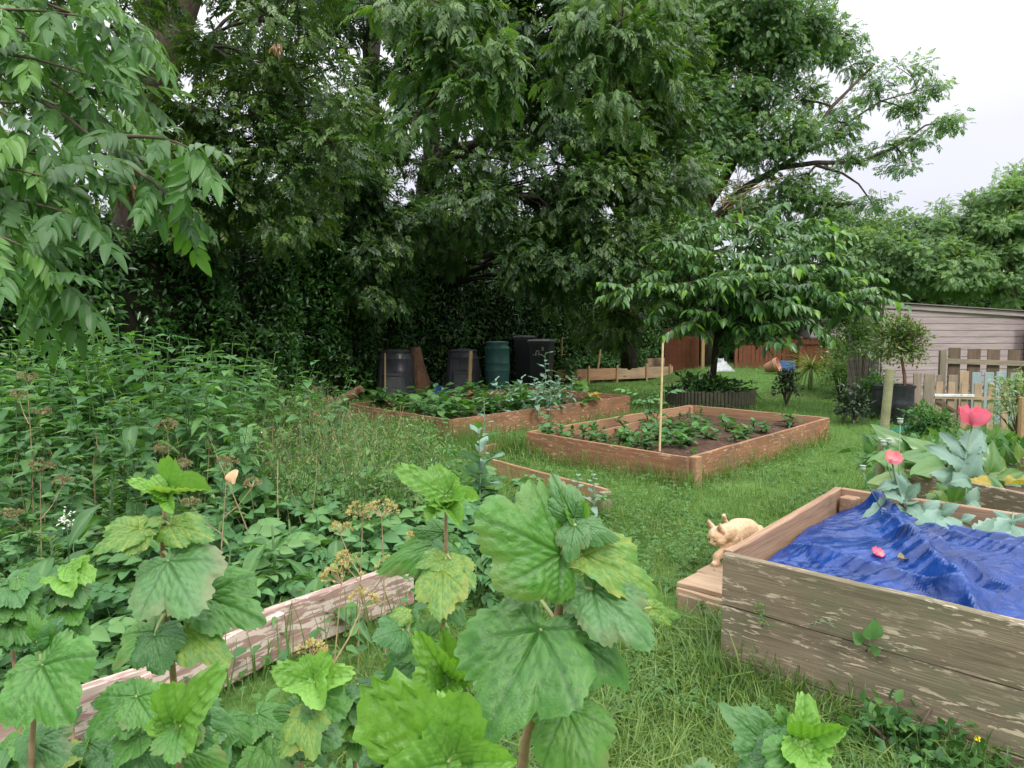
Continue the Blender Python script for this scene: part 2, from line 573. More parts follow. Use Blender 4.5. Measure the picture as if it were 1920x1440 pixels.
M_CUR_YEL = leaf_mat("currant_leaf_mottled", [(0.0765, 0.2156, 0.044), (0.102, 0.2548, 0.052), (0.068, 0.196, 0.04)], 0.32, 0.36, 0.5, under=(0.22, 0.30, 0.13), vein=((0.33, 0.40, 0.07), 0.75), edge=((0.33, 0.35, 0.07), 0.9), blotch=((0.22, 0.34, 0.055), 6, 0.6), bumpy=(40, 0.2, 0.02))
M_CUR_GL = leaf_mat("currant_leaf_pale", [(0.085, 0.209, 0.0648), (0.1062, 0.2422, 0.0828), (0.0723, 0.1852, 0.054)], 0.26, 0.38, 0.42, under=(0.17, 0.28, 0.14), vein=((0.05, 0.12, 0.04), 0.7), edge=((0.28, 0.20, 0.14), 0.5), bumpy=(40, 0.18, 0.02))
M_CORDY = leaf_mat("cordyline_leaf", [(0.20, 0.28, 0.10), (0.28, 0.32, 0.13), (0.16, 0.24, 0.08), (0.36, 0.32, 0.16)], 0.28, 0.5, 0.4)
M_DKSHRUB = leaf_mat("dark_shrub_leaf", [(0.015, 0.035, 0.015), (0.025, 0.05, 0.02), (0.02, 0.03, 0.02)], 0.15, 0.3, 0.5)
M_POTSHRUB = leaf_mat("bay_leaf", [(0.06, 0.13, 0.035), (0.10, 0.17, 0.04), (0.14, 0.15, 0.05), (0.20, 0.25, 0.06), (0.07, 0.14, 0.04)], 0.28, 0.35, 0.5)
M_VARIEG = leaf_mat("variegated_leaf", [(0.10, 0.20, 0.08), (0.32, 0.40, 0.20), (0.12, 0.22, 0.09), (0.24, 0.33, 0.15)], 0.28, 0.45, 0.4)
M_PETAL = leaf_mat("poppy_petal", [(0.80, 0.20, 0.27), (0.84, 0.27, 0.33), (0.74, 0.17, 0.24)], 0.30, 0.55, 0.25, thru=(1.1, 1.0, 1.0))
M_PETAL2 = leaf_mat("poppy_petal_pale", [(0.80, 0.30, 0.32), (0.84, 0.36, 0.37)], 0.40, 0.55, 0.25, thru=(1.1, 1.0, 1.0))
M_YPETAL = leaf_mat("yellow_petal", [(0.80, 0.62, 0.03), (0.85, 0.68, 0.05)], 0.3, 0.4, 0.3, thru=(1.1, 1.0, 1.0))
M_WPETAL = leaf_mat("white_petal", [(0.72, 0.75, 0.68), (0.8, 0.8, 0.75)], 0.3, 0.6, 0.3, thru=(1.1, 1.0, 1.0))
M_KEYS = leaf_mat("dry_ash_key", [(0.27, 0.16, 0.09), (0.36, 0.24, 0.14), (0.22, 0.13, 0.08)], 0.2, 0.7, 0.2, thru=(1.1, 1.0, 1.0))
M_KEYS_G = leaf_mat("green_ash_key", [(0.26, 0.27, 0.05), (0.33, 0.32, 0.06), (0.22, 0.25, 0.05)], 0.35, 0.5, 0.3)

M_STEM_G = flat_mat("green_stem", (0.075, 0.15, 0.05), 0.55, 0.3, 0.25, 12)
M_STEM_GL = flat_mat("glaucous_stem", (0.17, 0.27, 0.17), 0.6, 0.3, 0.2, 12)
M_STEM_CUR = flat_mat("currant_stem", (0.30, 0.19, 0.12), 0.65, 0.3, 0.35, 30, dirt=(0.33, 0.27, 0.12), dirt_amt=0.5)
M_STEM_PET = flat_mat("leaf_stalk", (0.27, 0.30, 0.12), 0.6, 0.3, 0.25, 20)
M_STEM_DRY = flat_mat("dry_stem", (0.33, 0.24, 0.14), 0.8, 0.2, 0.3, 15)
M_BARK = bark_mat("ash_bark", (0.035, 0.026, 0.022), (0.085, 0.06, 0.05), (0.14, 0.105, 0.09))
M_BARK_DK = bark_mat("dark_bark", (0.018, 0.015, 0.012), (0.045, 0.035, 0.028), (0.08, 0.06, 0.05), 2)
M_BARK_RED = bark_mat("stump_bark", (0.10, 0.055, 0.035), (0.22, 0.12, 0.075), (0.30, 0.19, 0.12))
M_TWIG = flat_mat("twig", (0.10, 0.075, 0.055), 0.85, 0.2, 0.3, 10)
M_CORE = flat_mat("hedge_shade_core", (0.014, 0.016, 0.009), 0.95, 0.1, 0.4, 8, bump=0.8, bscale=14)  # near-black colour stands in for the shade inside the hedges

M_W_RED = wood_mat("stained_board", (0.165, 0.075, 0.040), (0.27, 0.13, 0.072), (0.36, 0.19, 0.115), flake=(0.50, 0.35, 0.23), flake_amt=0.62, moss=((0.13, 0.095, 0.06), 0.55), rough=0.75)
M_W_BROWN = wood_mat("brown_board", (0.20, 0.105, 0.058), (0.33, 0.19, 0.11), (0.43, 0.27, 0.165), flake=(0.55, 0.40, 0.27), flake_amt=0.1, rough=0.8)
M_W_GREY = wood_mat("weathered_board", (0.11, 0.085, 0.058), (0.195, 0.155, 0.105), (0.29, 0.235, 0.165), flake=(0.50, 0.41, 0.30), flake_amt=0.75, moss=((0.135, 0.145, 0.085), 0.75), knots=0.8, rough=0.85, gscale=1.5)
M_W_GREYIN = wood_mat("weathered_board_brown", (0.19, 0.11, 0.065), (0.31, 0.20, 0.13), (0.42, 0.30, 0.20), rough=0.85)
M_W_PEEL = wood_mat("peeling_board", (0.24, 0.155, 0.13), (0.33, 0.22, 0.185), (0.39, 0.28, 0.235), flake=(0.60, 0.49, 0.43), flake_amt=1.35, rough=0.85, gscale=0.8)
M_W_PALE = wood_mat("pale_board", (0.25, 0.165, 0.10), (0.39, 0.27, 0.175), (0.47, 0.35, 0.24), moss=((0.20, 0.16, 0.11), 0.6), knots=0.6, rough=0.8)
M_W_FENCE = wood_mat("fence_board", (0.12, 0.045, 0.025), (0.19, 0.072, 0.040), (0.24, 0.10, 0.06), rough=0.75)
M_W_POST = wood_mat("fence_post", (0.24, 0.15, 0.07), (0.33, 0.22, 0.11), (0.40, 0.28, 0.15), rough=0.8)
M_W_SHED = wood_mat("shed_cladding", (0.22, 0.165, 0.165), (0.33, 0.265, 0.27), (0.42, 0.35, 0.355), knots=0.75, rough=0.8)
M_W_PALGREY = wood_mat("pallet_grey", (0.13, 0.10, 0.075), (0.235, 0.19, 0.145), (0.33, 0.28, 0.22), moss=((0.15, 0.16, 0.10), 0.5), rough=0.9)
M_W_PALDARK = wood_mat("pallet_dark", (0.07, 0.045, 0.03), (0.125, 0.085, 0.06), (0.19, 0.14, 0.10), moss=((0.11, 0.11, 0.07), 0.4), rough=0.9)
M_W_PALE2 = wood_mat("picket_pale", (0.25, 0.17, 0.105), (0.36, 0.26, 0.17), (0.44, 0.335, 0.235), moss=((0.19, 0.17, 0.12), 0.5), knots=0.7, rough=0.85)
M_W_BLUE = wood_mat("picket_blue", (0.15, 0.20, 0.21), (0.24, 0.31, 0.32), (0.32, 0.39, 0.40), rough=0.75)
M_W_CANE = wood_mat("bamboo", (0.40, 0.30, 0.15), (0.55, 0.43, 0.23), (0.62, 0.51, 0.30), rough=0.55)
M_W_STAKE = wood_mat("green_stake", (0.15, 0.16, 0.075), (0.22, 0.23, 0.12), (0.30, 0.30, 0.17), rough=0.85)
M_W_LOGEDGE = wood_mat("log_edging", (0.028, 0.026, 0.020), (0.055, 0.05, 0.038), (0.09, 0.085, 0.06), moss=((0.06, 0.075, 0.035), 0.5), rough=0.9)
M_WHITE = flat_mat("white_paint", (0.62, 0.62, 0.61), 0.5, 0.4, 0.08, 6, dirt=(0.27, 0.24, 0.20), dirt_amt=0.7)
M_POLY = flat_mat("white_polythene", (0.40, 0.41, 0.44), 0.35, 0.5, 0.12, 4, dirt=(0.30, 0.28, 0.24), dirt_amt=0.35)
M_BLACKPL = flat_mat("black_plastic", (0.035, 0.036, 0.045), 0.42, 0.5, 0.25, 3, dirt=(0.10, 0.10, 0.10), dirt_amt=0.35)
M_BINGREY = flat_mat("dark_bin_plastic", (0.016, 0.018, 0.026), 0.42, 0.5, 0.2, 3, dirt=(0.05, 0.05, 0.05), dirt_amt=0.3)
M_BINTOP = flat_mat("bin_lid_plastic", (0.06, 0.065, 0.07), 0.45, 0.5, 0.2, 5, dirt=(0.16, 0.16, 0.15), dirt_amt=0.4)
M_BUTT = flat_mat("green_water_butt", (0.045, 0.15, 0.14), 0.45, 0.5, 0.15, 3, dirt=(0.12, 0.19, 0.16), dirt_amt=0.4)
M_BARREL = flat_mat("black_barrel", (0.03, 0.032, 0.038), 0.30, 0.5, 0.2, 3, dirt=(0.09, 0.09, 0.10), dirt_amt=0.4)
M_TERRA = flat_mat("terracotta", (0.42, 0.21, 0.13), 0.75, 0.3, 0.15, 8, dirt=(0.55, 0.38, 0.28), dirt_amt=0.5)
M_CRATE = flat_mat("blue_crate", (0.05, 0.14, 0.36), 0.5, 0.4, 0.2, 8)
M_NET = flat_mat("green_net", (0.02, 0.17, 0.11), 0.6, 0.3, 0.2, 15)
M_ROOF = flat_mat("roof_felt", (0.20, 0.175, 0.17), 0.9, 0.2, 0.25, 60, bump=0.5, bscale=150)
M_PAPER = flat_mat("peach_petal", (0.72, 0.44, 0.26), 0.7, 0.3, 0.2, 40)
M_POD = flat_mat("poppy_pod", (0.30, 0.40, 0.28), 0.6, 0.3, 0.15, 40)

def soil_mat(name, a, b, c):
    k = NT(name)
    co = k.coord("Object")
    n = k.noise(co, 9, 8, 0.7)
    col = k.ramp(n, [(0.3, a), (0.52, b), (0.72, c)])
    fl = k.maprange(k.noise(co, 70, 3, 0.6), 0.63, 0.68)
    col = k.mix(k.math('MULTIPLY', fl, 0.7), col, tuple(x * 2.2 for x in c))
    return k.done(k.bsdf(col, 0.95, 0.15, k.bump(k.noise(co, 40, 6, 0.7), 0.9, 0.02)))
M_SOIL = soil_mat("soil", (0.035, 0.020, 0.014), (0.075, 0.045, 0.032), (0.13, 0.085, 0.06))

def tarp_mat():
    k = NT("blue_tarpaulin")
    co = k.coord("Object")
    n = k.noise(co, 4.0, 6, 0.65, 0.8)
    fine = k.noise(k.scalev(co, (1, 1, 1)), 22, 5, 0.7, 1.5)
    col = k.ramp(n, [(0.3, (0.002, 0.016, 0.085)), (0.55, (0.002, 0.031, 0.175)), (0.8, (0.004, 0.052, 0.25))])
    wear = k.math('MULTIPLY', k.maprange(k.noise(k.scalev(co, (30, 9, 14)), 1.0, 6, 0.75, 1.0), 0.50, 0.66), k.maprange(n, 0.35, 0.6))
    col = k.mix(k.math('MULTIPLY', wear, 0.16), col, (0.12, 0.22, 0.48))
    pt_ = k.new('ShaderNodeNewGeometry').outputs['Pointiness']
    col = k.mix(k.math('MULTIPLY', k.maprange(pt_, 0.525, 0.58), 0.35), col, (0.14, 0.24, 0.55))  # raised creases paler: their highlights painted into the colour, with some wear
    dust = k.maprange(k.noise(co, 7, 6, 0.75), 0.60, 0.75)
    col = k.mix(k.math('MULTIPLY', dust, 0.35), col, (0.16, 0.13, 0.13))
    br = k.new("ShaderNodeTexBrick")
    ch = k.new("ShaderNodeTexChecker")
    nv = k.new("ShaderNodeTexNoise"); nv.inputs["Scale"].default_value = 3.0; k.l.new(co, nv.inputs["Vector"])
    wv = k.new("ShaderNodeVectorMath", operation='ADD'); k.l.new(co, wv.inputs[0])
    sv_ = k.new("ShaderNodeVectorMath", operation='SCALE'); k.l.new(nv.outputs["Color"], sv_.inputs[0]); sv_.inputs["Scale"].default_value = 0.25
    k.l.new(sv_.outputs[0], wv.inputs[1])
    h = k.math('MULTIPLY', fine, 0.12)
    for sc_, am in ((7, 1.0), (17, 0.4)):
        vo = k.new("ShaderNodeTexVoronoi"); vo.inputs["Scale"].default_value = sc_
        k.l.new(wv.outputs[0], vo.inputs["Vector"])
        h = k.math('ADD', h, k.math('MULTIPLY', vo.outputs["Distance"], am))
    k.n.remove(ch)
    k.n.remove(br)
    return k.done(k.bsdf(col, 0.27, 0.36, k.bump(h, 0.4, 0.03)))
M_TARP = tarp_mat()

def ground_mat():
    k = NT("ground")
    co = k.coord("Object")
    n = k.noise(co, 0.7, 6, 0.6)
    f = k.noise(co, 14, 6, 0.7)
    g = k.ramp(f, [(0.3, (0.045, 0.10, 0.02)), (0.5, (0.08, 0.17, 0.035)), (0.72, (0.13, 0.21, 0.06))])
    s = k.ramp(f, [(0.3, (0.03, 0.022, 0.014)), (0.7, (0.09, 0.065, 0.04))])
    col = k.mix(k.maprange(n, 0.28, 0.44), s, g)
    return k.done(k.bsdf(col, 0.95, 0.15, k.bump(f, 0.9, 0.04)))
M_GROUND = ground_mat()

def fur_mat():
    k = NT("ginger_fur")
    co = k.coord("Object")
    w = k.new("ShaderNodeTexWave"); w.wave_type = 'BANDS'; w.bands_direction = 'X'
    w.inputs["Scale"].default_value = 9; w.inputs["Distortion"].default_value = 7
    w.inputs["Detail"].default_value = 3; w.inputs["Detail Scale"].default_value = 2.0
    k.l.new(co, w.inputs["Vector"])
    n = k.noise(co, 120, 3)
    col = k.ramp(k.noise(co, 22, 3), [(0.35, (0.62, 0.41, 0.25)), (0.65, (0.69, 0.50, 0.335))])
    k.n.remove(w)
    z = k.new("ShaderNodeAttribute", attribute_name="pale")
    col = k.mix(z.outputs["Fac"], col, (0.74, 0.58, 0.42))
    col = k.mix(k.maprange(n, 0.3, 0.7, 0, 0.12), col, (0.45, 0.25, 0.12))
    return k.done(k.bsdf(col, 0.9, 0.15, k.bump(n, 0.6, 0.01)))
M_FUR = fur_mat()
M_EAR = flat_mat("cat_ear_skin", (0.50, 0.27, 0.20), 0.8, 0.2, 0.2, 30)
M_EYE = flat_mat("cat_eye", (0.20, 0.13, 0.03), 0.1, 0.6, 0.1, 10, bump=0)
M_NOSE = flat_mat("cat_nose", (0.50, 0.20, 0.17), 0.5, 0.4, 0.1, 10, bump=0)
# ------------------------------------------------------------------ leaf and blade templates (base at origin, length along +Y, upper face +Z)
def t_diamond(w=0.35, fold=0.1, droop=0.1, mid=0.45):
    return T([(0, 0, 0), (w / 2, mid, fold), (0, 1, -droop), (-w / 2, mid, fold)], [(0, 1, 2), (0, 2, 3)])
def t_lanc(w=0.4, fold=0.08, droop=0.25, mid=0.35):
    """six-vertex leaf: two quads folded on the midrib plus tips"""
    z = lambda y: -droop * y * y
    v = [(0, 0, 0), (0, mid, z(mid)), (0, 1, z(1)),
         (w / 2, mid * .8, z(mid) + fold), (w * .36, mid + .28, z(mid + .28) + fold * .8),
         (-w / 2, mid * .8, z(mid) + fold), (-w * .36, mid + .28, z(mid + .28) + fold * .8)]
    return T(v, [(0, 3, 4, 1), (1, 4, 2), (0, 1, 6, 5), (1, 2, 6)])
def t_blade(prof, ny=9, nx=7, fold=0.1, droop=0.3, wave=0.03, nv=6, seed=0, serr=0.0, roll=0.0, stalk=0.0, curl=0.0):
    """finer leaf with midrib and side veins; prof(t) is the half width"""
    r = np.random.default_rng(seed)
    V, F, vein, edge = [], [], [], []
    ph = r.random(3) * 6
    for j in range(ny):
        t = j / (ny - 1)
        h = max(prof(t), 0.002)
        if serr and 0 < j < ny - 1: h *= 1 + serr * (1 if j % 2 else -1)
        for i in range(nx):
            u = -1 + 2 * i / (nx - 1)
            x = u * h
            y = t - 0.10 * abs(u) * h * 2
            z = -droop * t * t + fold * abs(u) * h * 3 - curl * u * u * h
            z += wave * math.sin(7 * t + ph[0] + 2 * u) * abs(u) ** 1.3
            z += roll * u * h * (t - 0.5)
            s = (t - abs(u) * h * 0.8) * nv
            vv = 1.0 if i == nx // 2 else 0.55 * max(0, 1 - abs((s % 1) - .5) * 5) * (1 - .5 * abs(u))
            z -= 0.012 * vv
            V.append((x, y, z)); vein.append(vv); edge.append(max(abs(u) ** 6, t ** 8))
    for j in range(ny - 1):
        for i in range(nx - 1):
            a = j * nx + i
            F.append((a, a + 1, a + nx + 1, a + nx))
    V = np.array(V)
    if stalk:
        V[:, 1] += stalk
        b = len(V)
        w = 0.022
        st = [(-w, 0, -stalk * .15), (w, 0, -stalk * .15), (w, stalk * 1.05, 0), (-w, stalk * 1.05, 0)]
        V = np.concatenate([V, st]); F.append((b, b + 1, b + 2, b + 3)); vein += [1] * 4; edge += [0] * 4
    return T(V, F, {'vein': np.array(vein), 'edge': np.array(edge)})
def prof_ovate(w, peak=0.35):
    return lambda t: w * (max(math.sin(math.pi * t ** (math.log(.5) / math.log(peak))), 0)) ** 0.8
def t_combine(lst):
    V, L, TT, A = [], [], [], {}
    keys = set(k for t, _ in lst for k in t.attrs)
    b = 0
    for t, M in lst:
        M = np.asarray(M)
        V.append(t.v @ M[:3, :3].T + M[:3, 3])
        L.append(t.loops + b); TT.append(t.tot); b += len(t.v)
        for k in keys:
            A.setdefault(k, []).append(t.attrs.get(k, np.zeros(len(t.v))))
    o = T(np.zeros((1, 3)), [])
    o.v, o.loops, o.tot = np.concatenate(V), np.concatenate(L).astype(np.int32), np.concatenate(TT).astype(np.int32)
    o.attrs = {k: np.concatenate(a) for k, a in A.items()}
    return o
def t_strip(p, q, w=0.01):
    p, q = np.array(p, float), np.array(q, float)
    d = norm(q - p)
    x = norm(np.cross(d, (0.2, .1, 1))) * w / 2
    return T([p - x, p + x, q + x, q - x], [(0, 1, 2, 3)])
def M4(pos, ydir, zdir, s=1.0):
    return frames(np.array([pos], float), np.array([ydir], float), np.array([zdir], float), s)[0]
def t_pinnate(pairs=5, leaflet=None, ll=0.38, droop=0.35, spread=62, r=None, up=0.15, terminal=True, rachis=True, lo=0.25, shrink=0.25, hang=0.35):
    """compound leaf of unit length"""
    r = r or rng
    leaflet = leaflet or t_diamond(0.34, 0.03, 0.12)
    out = []
    P = lambda t: np.array([0, t * 0.82, up * t - droop * t * t])
    prev = P(0)
    for i in range(1, 5):
        q = P(i / 4)
        if rachis: out.append((t_strip(prev, q, 0.016), np.eye(4)))
        prev = q
    for i in range(pairs):
        t = lo + (0.93 - lo) * i / max(pairs - 1, 1)
        s = ll * (1 - shrink * abs(t - 0.6) / .5) * (0.9 + .2 * r.random())
        for sg in (-1, 1):
            a = R(spread + r.normal(0, 6) - 18 * t)
            d = np.array([sg * math.sin(a), math.cos(a), -hang * (0.5 + r.random() * .8)])
            n = np.array([sg * -0.25 * r.random(), r.normal(0, .2), 1])
            out.append((leaflet, M4(P(t), d, n, s)))
    if terminal:
        out.append((leaflet, M4(P(1), (r.normal(0, .12), 1, -droop * 1.4), (0, .3, 1), ll * 1.05)))
    return t_combine(out)
def t_grass(bend=0.5, w=0.03):
    b = bend
    return T([(-w, 0, 0), (w, 0, 0), (-w * .8, b * .25, .55), (w * .8, b * .25, .55), (0, b, .95 - .25 * b)], [(0, 1, 3, 2), (2, 3, 4)])

def visible_pick(P, size, n, cell=11):
    """indices of the n instances that show largest from the camera"""
    x, y, d = project(P)
    ok = (d > .1) & (x > -20) & (x < 1940) & (y > -20) & (y < 1460)
    idx = np.where(ok)[0]
    if len(idx) == 0: return idx
    key = (x[idx] // cell).astype(int) * 1000 + (y[idx] // cell).astype(int)
    o = np.lexsort((d[idx], key))
    idx, key = idx[o], key[o]
    first = np.ones(len(idx), bool); first[1:] = key[1:] != key[:-1]
    idx = idx[first]
    o = np.argsort(-(size[idx] / d[idx]))
    return idx[o[:n]]

def foliage(parent, tmpls, mat, M, size, nparts=0, leafname="leaf", name="foliage", tint=None, protos=None):
    """nparts leaves become parts of their own, the rest one joined part"""
    k = len(M)
    which = rng.integers(0, len(tmpls), k)
    tint = np.clip((fbm(M[:, :3, 3] * 1.2, 13, 3) - .5) * 1.7 + .5 + rng.normal(0, .22, k), 0, .99) if tint is None else tint
    mask = np.ones(k, bool)
    if nparts:
        pk = visible_pick(M[:, :3, 3], size, nparts)
        mask[pk] = False
        mes = protos or [tmesh(leafname, t, mat) for t in tmpls]
        for a, me in enumerate(mes):
            leaf_parts(leafname, me, M[pk[which[pk] == a]], parent)
    b = [(t, M[mask & (which == a)], tint[mask & (which == a)]) for a, t in enumerate(tmpls)]
    o = link(name, joined(name, b, mat), parent)
    o['kind'] = 'stuff'
    return o

def in_poly(P, poly):
    """points inside a convex polygon"""
    P = np.asarray(P)[:, :2]
    q = np.array([tuple(p)[:2] for p in poly])
    s = None
    for i in range(len(q)):
        a, b = q[i], q[(i + 1) % len(q)]
        c = (b[0] - a[0]) * (P[:, 1] - a[1]) - (b[1] - a[1]) * (P[:, 0] - a[0])
        m = c > 0
        s = m if s is None else np.where(True, s, s)
        if i == 0: pos, neg = m, ~m
        else: pos, neg = pos & m, neg & ~m
    return pos | neg

def gz(x, y):
    p = np.stack([np.asarray(x, float), np.asarray(y, float)], -1)
    sm = lambda v, a, b: (lambda t: t * t * (3 - 2 * t))(np.clip((v - a) / (b - a), 0, 1))
    return (fbm(p * 0.6, 3, 3) - .5) * 0.10 + (fbm(p * 3.1, 5, 2) - .5) * 0.03 + .42 * sm(p[..., 1], 15.5, 19.5) * sm(p[..., 0], 4.2, 6.2)
# ------------------------------------------------------------------ bed outlines (shared by the ground and the beds)
def quad(n, l, r, z):
    n, l, r = on(*n, z), on(*l, z), on(*r, z)
    return [n, l, l + r - n, r]
HB = 0.33
BA = quad((845, 787), (655, 757), (1180, 742), HB)          # long red bed at the back: near, left, far, right corners
BB = quad((1290, 857), (990, 809), (1553, 783), HB)         # red bed in the middle
HR = 0.56
RN = on(1360, 1035, HR)
RBk = on(1572, 914, HR)
RD = (on(1920, 1165, HR) - RN).normalized()
RS = (RBk - RN)
BR = [RN, RN + RD * 3.4, RBk + RD * 3.4, RBk]                # tall bed with the tarpaulin: near-left, near-right, far-right, far-left
R2N = on(1700, 881, HR)
R2D = (on(1960, 932, HR) - R2N).normalized()
R2B = on(1795, 838, HR)
BR2 = [R2N, R2N + R2D * 3.4, R2B + R2D * 3.4, R2B]
PLANT_C = Vector(((1332 - 960) / FPX * 14.2, 14.2, 0))
PLANT_R = 0.86

# ------------------------------------------------------------------ ground
def make_ground():
    xs = np.concatenate([np.linspace(-220, -16, 14)[:-1], np.linspace(-16, 16, 130), np.linspace(16, 220, 14)[1:]])
    ys = np.concatenate([np.linspace(-60, 0, 8)[:-1], np.linspace(0, 28, 130), np.linspace(28, 300, 16)[1:]])
    X, Y = np.meshgrid(xs, ys)
    Z = gz(X, Y)
    v = np.stack([X, Y, Z], -1).reshape(-1, 3)
    nx, ny = len(xs), len(ys)
    i, j = np.meshgrid(np.arange(nx - 1), np.arange(ny - 1))
    a = (j * nx + i).ravel()
    loops = np.stack([a, a + 1, a + nx + 1, a + nx], -1).ravel()
    o = link("ground", raw_mesh("ground", v, loops, np.full(len(a), 4)))
    o.data.materials.append(M_GROUND)
    tag(o, "uneven garden ground under the grass and weeds", "ground", kind='structure')
make_ground()

e1a, e1b = on(770, 1050, 0.26), on(415, 1172, 0.255)          # boards across the left foreground
e2a, e2b = on(310, 1232, 0.25), on(-160, 1380, 0.24)
def grow(n, yr, xlo, xhi, power=1.25):
    u = rng.random(n)
    a = 1 - power
    y = (yr[0] ** a + u * (yr[1] ** a - yr[0] ** a)) ** (1 / a)
    x = y * (xlo + (xhi - xlo) * rng.random(n))
    return np.stack([x, y, gz(x, y)], -1)
def keep_clear(P, pad=0.0):
    m = np.ones(len(P), bool)
    for q in (BA, BB, BR, BR2):
        c = sum((Vector(p) for p in q), Vector()) / 4
        m &= ~in_poly(P, [c + (p - c) * (1 + pad) for p in q])
    m &= (P[:, 0] - PLANT_C.x) ** 2 + (P[:, 1] - PLANT_C.y) ** 2 > PLANT_R ** 2
    return m
def seg_dist(P, a, b):
    a, b = np.array(tuple(a)[:2]), np.array(tuple(b)[:2])
    ab = b - a
    t = np.clip(((P[:, :2] - a) @ ab) / (ab @ ab), 0, 1)
    return np.linalg.norm(P[:, :2] - a - t[:, None] * ab, axis=1)

def make_grass():
    P = np.concatenate([np.concatenate([grow(90000, (1.3, 26), -0.25, 0.80, 1.45), grow(75000, (4, 26), -0.2, 0.75, 1.7)]), grow(16000, (1.2, 9), -0.85, -0.15, 1.2)])
    P = P[keep_clear(P)]
    ed = np.full(len(P), 9.0)
    for q in (BA, BB, BR, BR2):
        for i in range(4): ed = np.minimum(ed, seg_dist(P, q[i], q[(i + 1) % 4]))
    ed = np.minimum(ed, np.abs(np.hypot(P[:, 0] - PLANT_C.x, P[:, 1] - PLANT_C.y) - PLANT_R))
    k = len(P)
    patch = fbm(P * 1.3, 21, 3)
    rough = (P[:, 1] < 3.6) * (P[:, 0] < 1.3) * 1.0
    h = (0.045 + 0.065 * rng.random(k)) * (0.25 + 1.5 * patch)
    h += rough * (0.02 + 0.08 * rng.random(k) ** 2)
    h += np.exp(-ed / 0.10) * (0.05 + 0.20 * rng.random(k) ** 2)
    h *= np.where(P[:, 1] > 12, 1.5, 1.0)
    # tall tufts between the two red beds and beside the grey bed
    tu = on(960, 852, 0.0)
    near = np.exp(-((P[:, 0] - tu.x) ** 2 + (P[:, 1] - tu.y) ** 2) / 0.20)
    h += near * (0.15 + .2 * rng.random(k))
    h *= np.where((seg_dist(P, e1a, e2b) < .7) & (P[:, 1] < e1a.y), .62, 1.0)
    az = rng.random(k) * 2 * np.pi
    tilt = rng.normal(0, .25, k)
    yd = np.stack([np.cos(az), np.sin(az), 0 * az], -1)
    zd = np.stack([np.sin(az) * tilt, -np.cos(az) * tilt, np.ones(k)], -1) + 0.25 * yd * rng.random((k, 1))
    M = frames(P, yd, zd, h)
    # blades get width with distance so that a blade stays a blade
    wsc = np.clip(0.16 * (0.5 + P[:, 1] * 0.16) / np.maximum(h * 10, .5), 0.35, 2.6)
    M[:, :3, 0] *= wsc[:, None]
    tm = [t_grass(b, 0.05) for b in (0.25, 0.55, 0.9, 1.2)]
    wh = rng.integers(0, 4, k)
    tint = np.clip(patch * .8 + rng.normal(0, .25, k), 0, .99)
    g = link("grass", joined("grass", [(t, M[wh == a], tint[wh == a]) for a, t in enumerate(tm)], M_GRASS))
    tag(g, "short green lawn grass with longer tufts along the beds", "grass", kind='stuff')
    # clover and small lawn weeds
    P = np.concatenate([grow(46000, (1.3, 20), -0.10, 0.75, 1.5)])
    P = P[keep_clear(P)]
    P = P[fbm(P * 1.7, 8, 3) > 0.45]
    k = len(P)
    lf = t_diamond(0.9, 0.1, .1, .6)
    tri = t_combine([(lf, M4((0, 0, 0), (math.cos(a), math.sin(a), .15), (0, 0, 1), 1)) for a in (0, 2.1, 4.2)])
    P[:, 2] += 0.02 + 0.06 * rng.random(k)
    M = frames(P, rng.normal(0, 1, (k, 3)) * (1, 1, .2), np.array([0, 0, 1.]) + rng.normal(0, .35, (k, 3)), 0.011 + 0.017 * rng.random(k))
    c = link("clover", joined("clover", [(tri, M, rng.random(k))], M_CLOVER))
    tag(c, "low clover leaves scattered through the lawn", "clover", kind='stuff')
make_grass()
def lawn_weeds():
    P = grow(520, (1.6, 11), -0.03, 0.72, 1.4)
    P = P[keep_clear(P, .03)]
    L = []
    for p in P:
        a0, n = rng.random() * 6, rng.integers(5, 9)
        for i in range(n):
            a = a0 + i * 6.28 / n + rng.normal(0, .2)
            L.append(M4(p + (0, 0, .015), (math.cos(a), math.sin(a), .25 + .3 * rng.random()), (0, 0, 1), rng.uniform(.05, .12)))
    L = np.array(L)
    o = link("lawn_weeds", joined("lawn_weeds", [(t_lanc(.34, .05, .35, .5), L, rng.random(len(L)))], M_WEED_DK))
    tag(o, "broad leaved rosettes of dandelion and plantain in the lawn", "weeds", kind='stuff')
lawn_weeds()
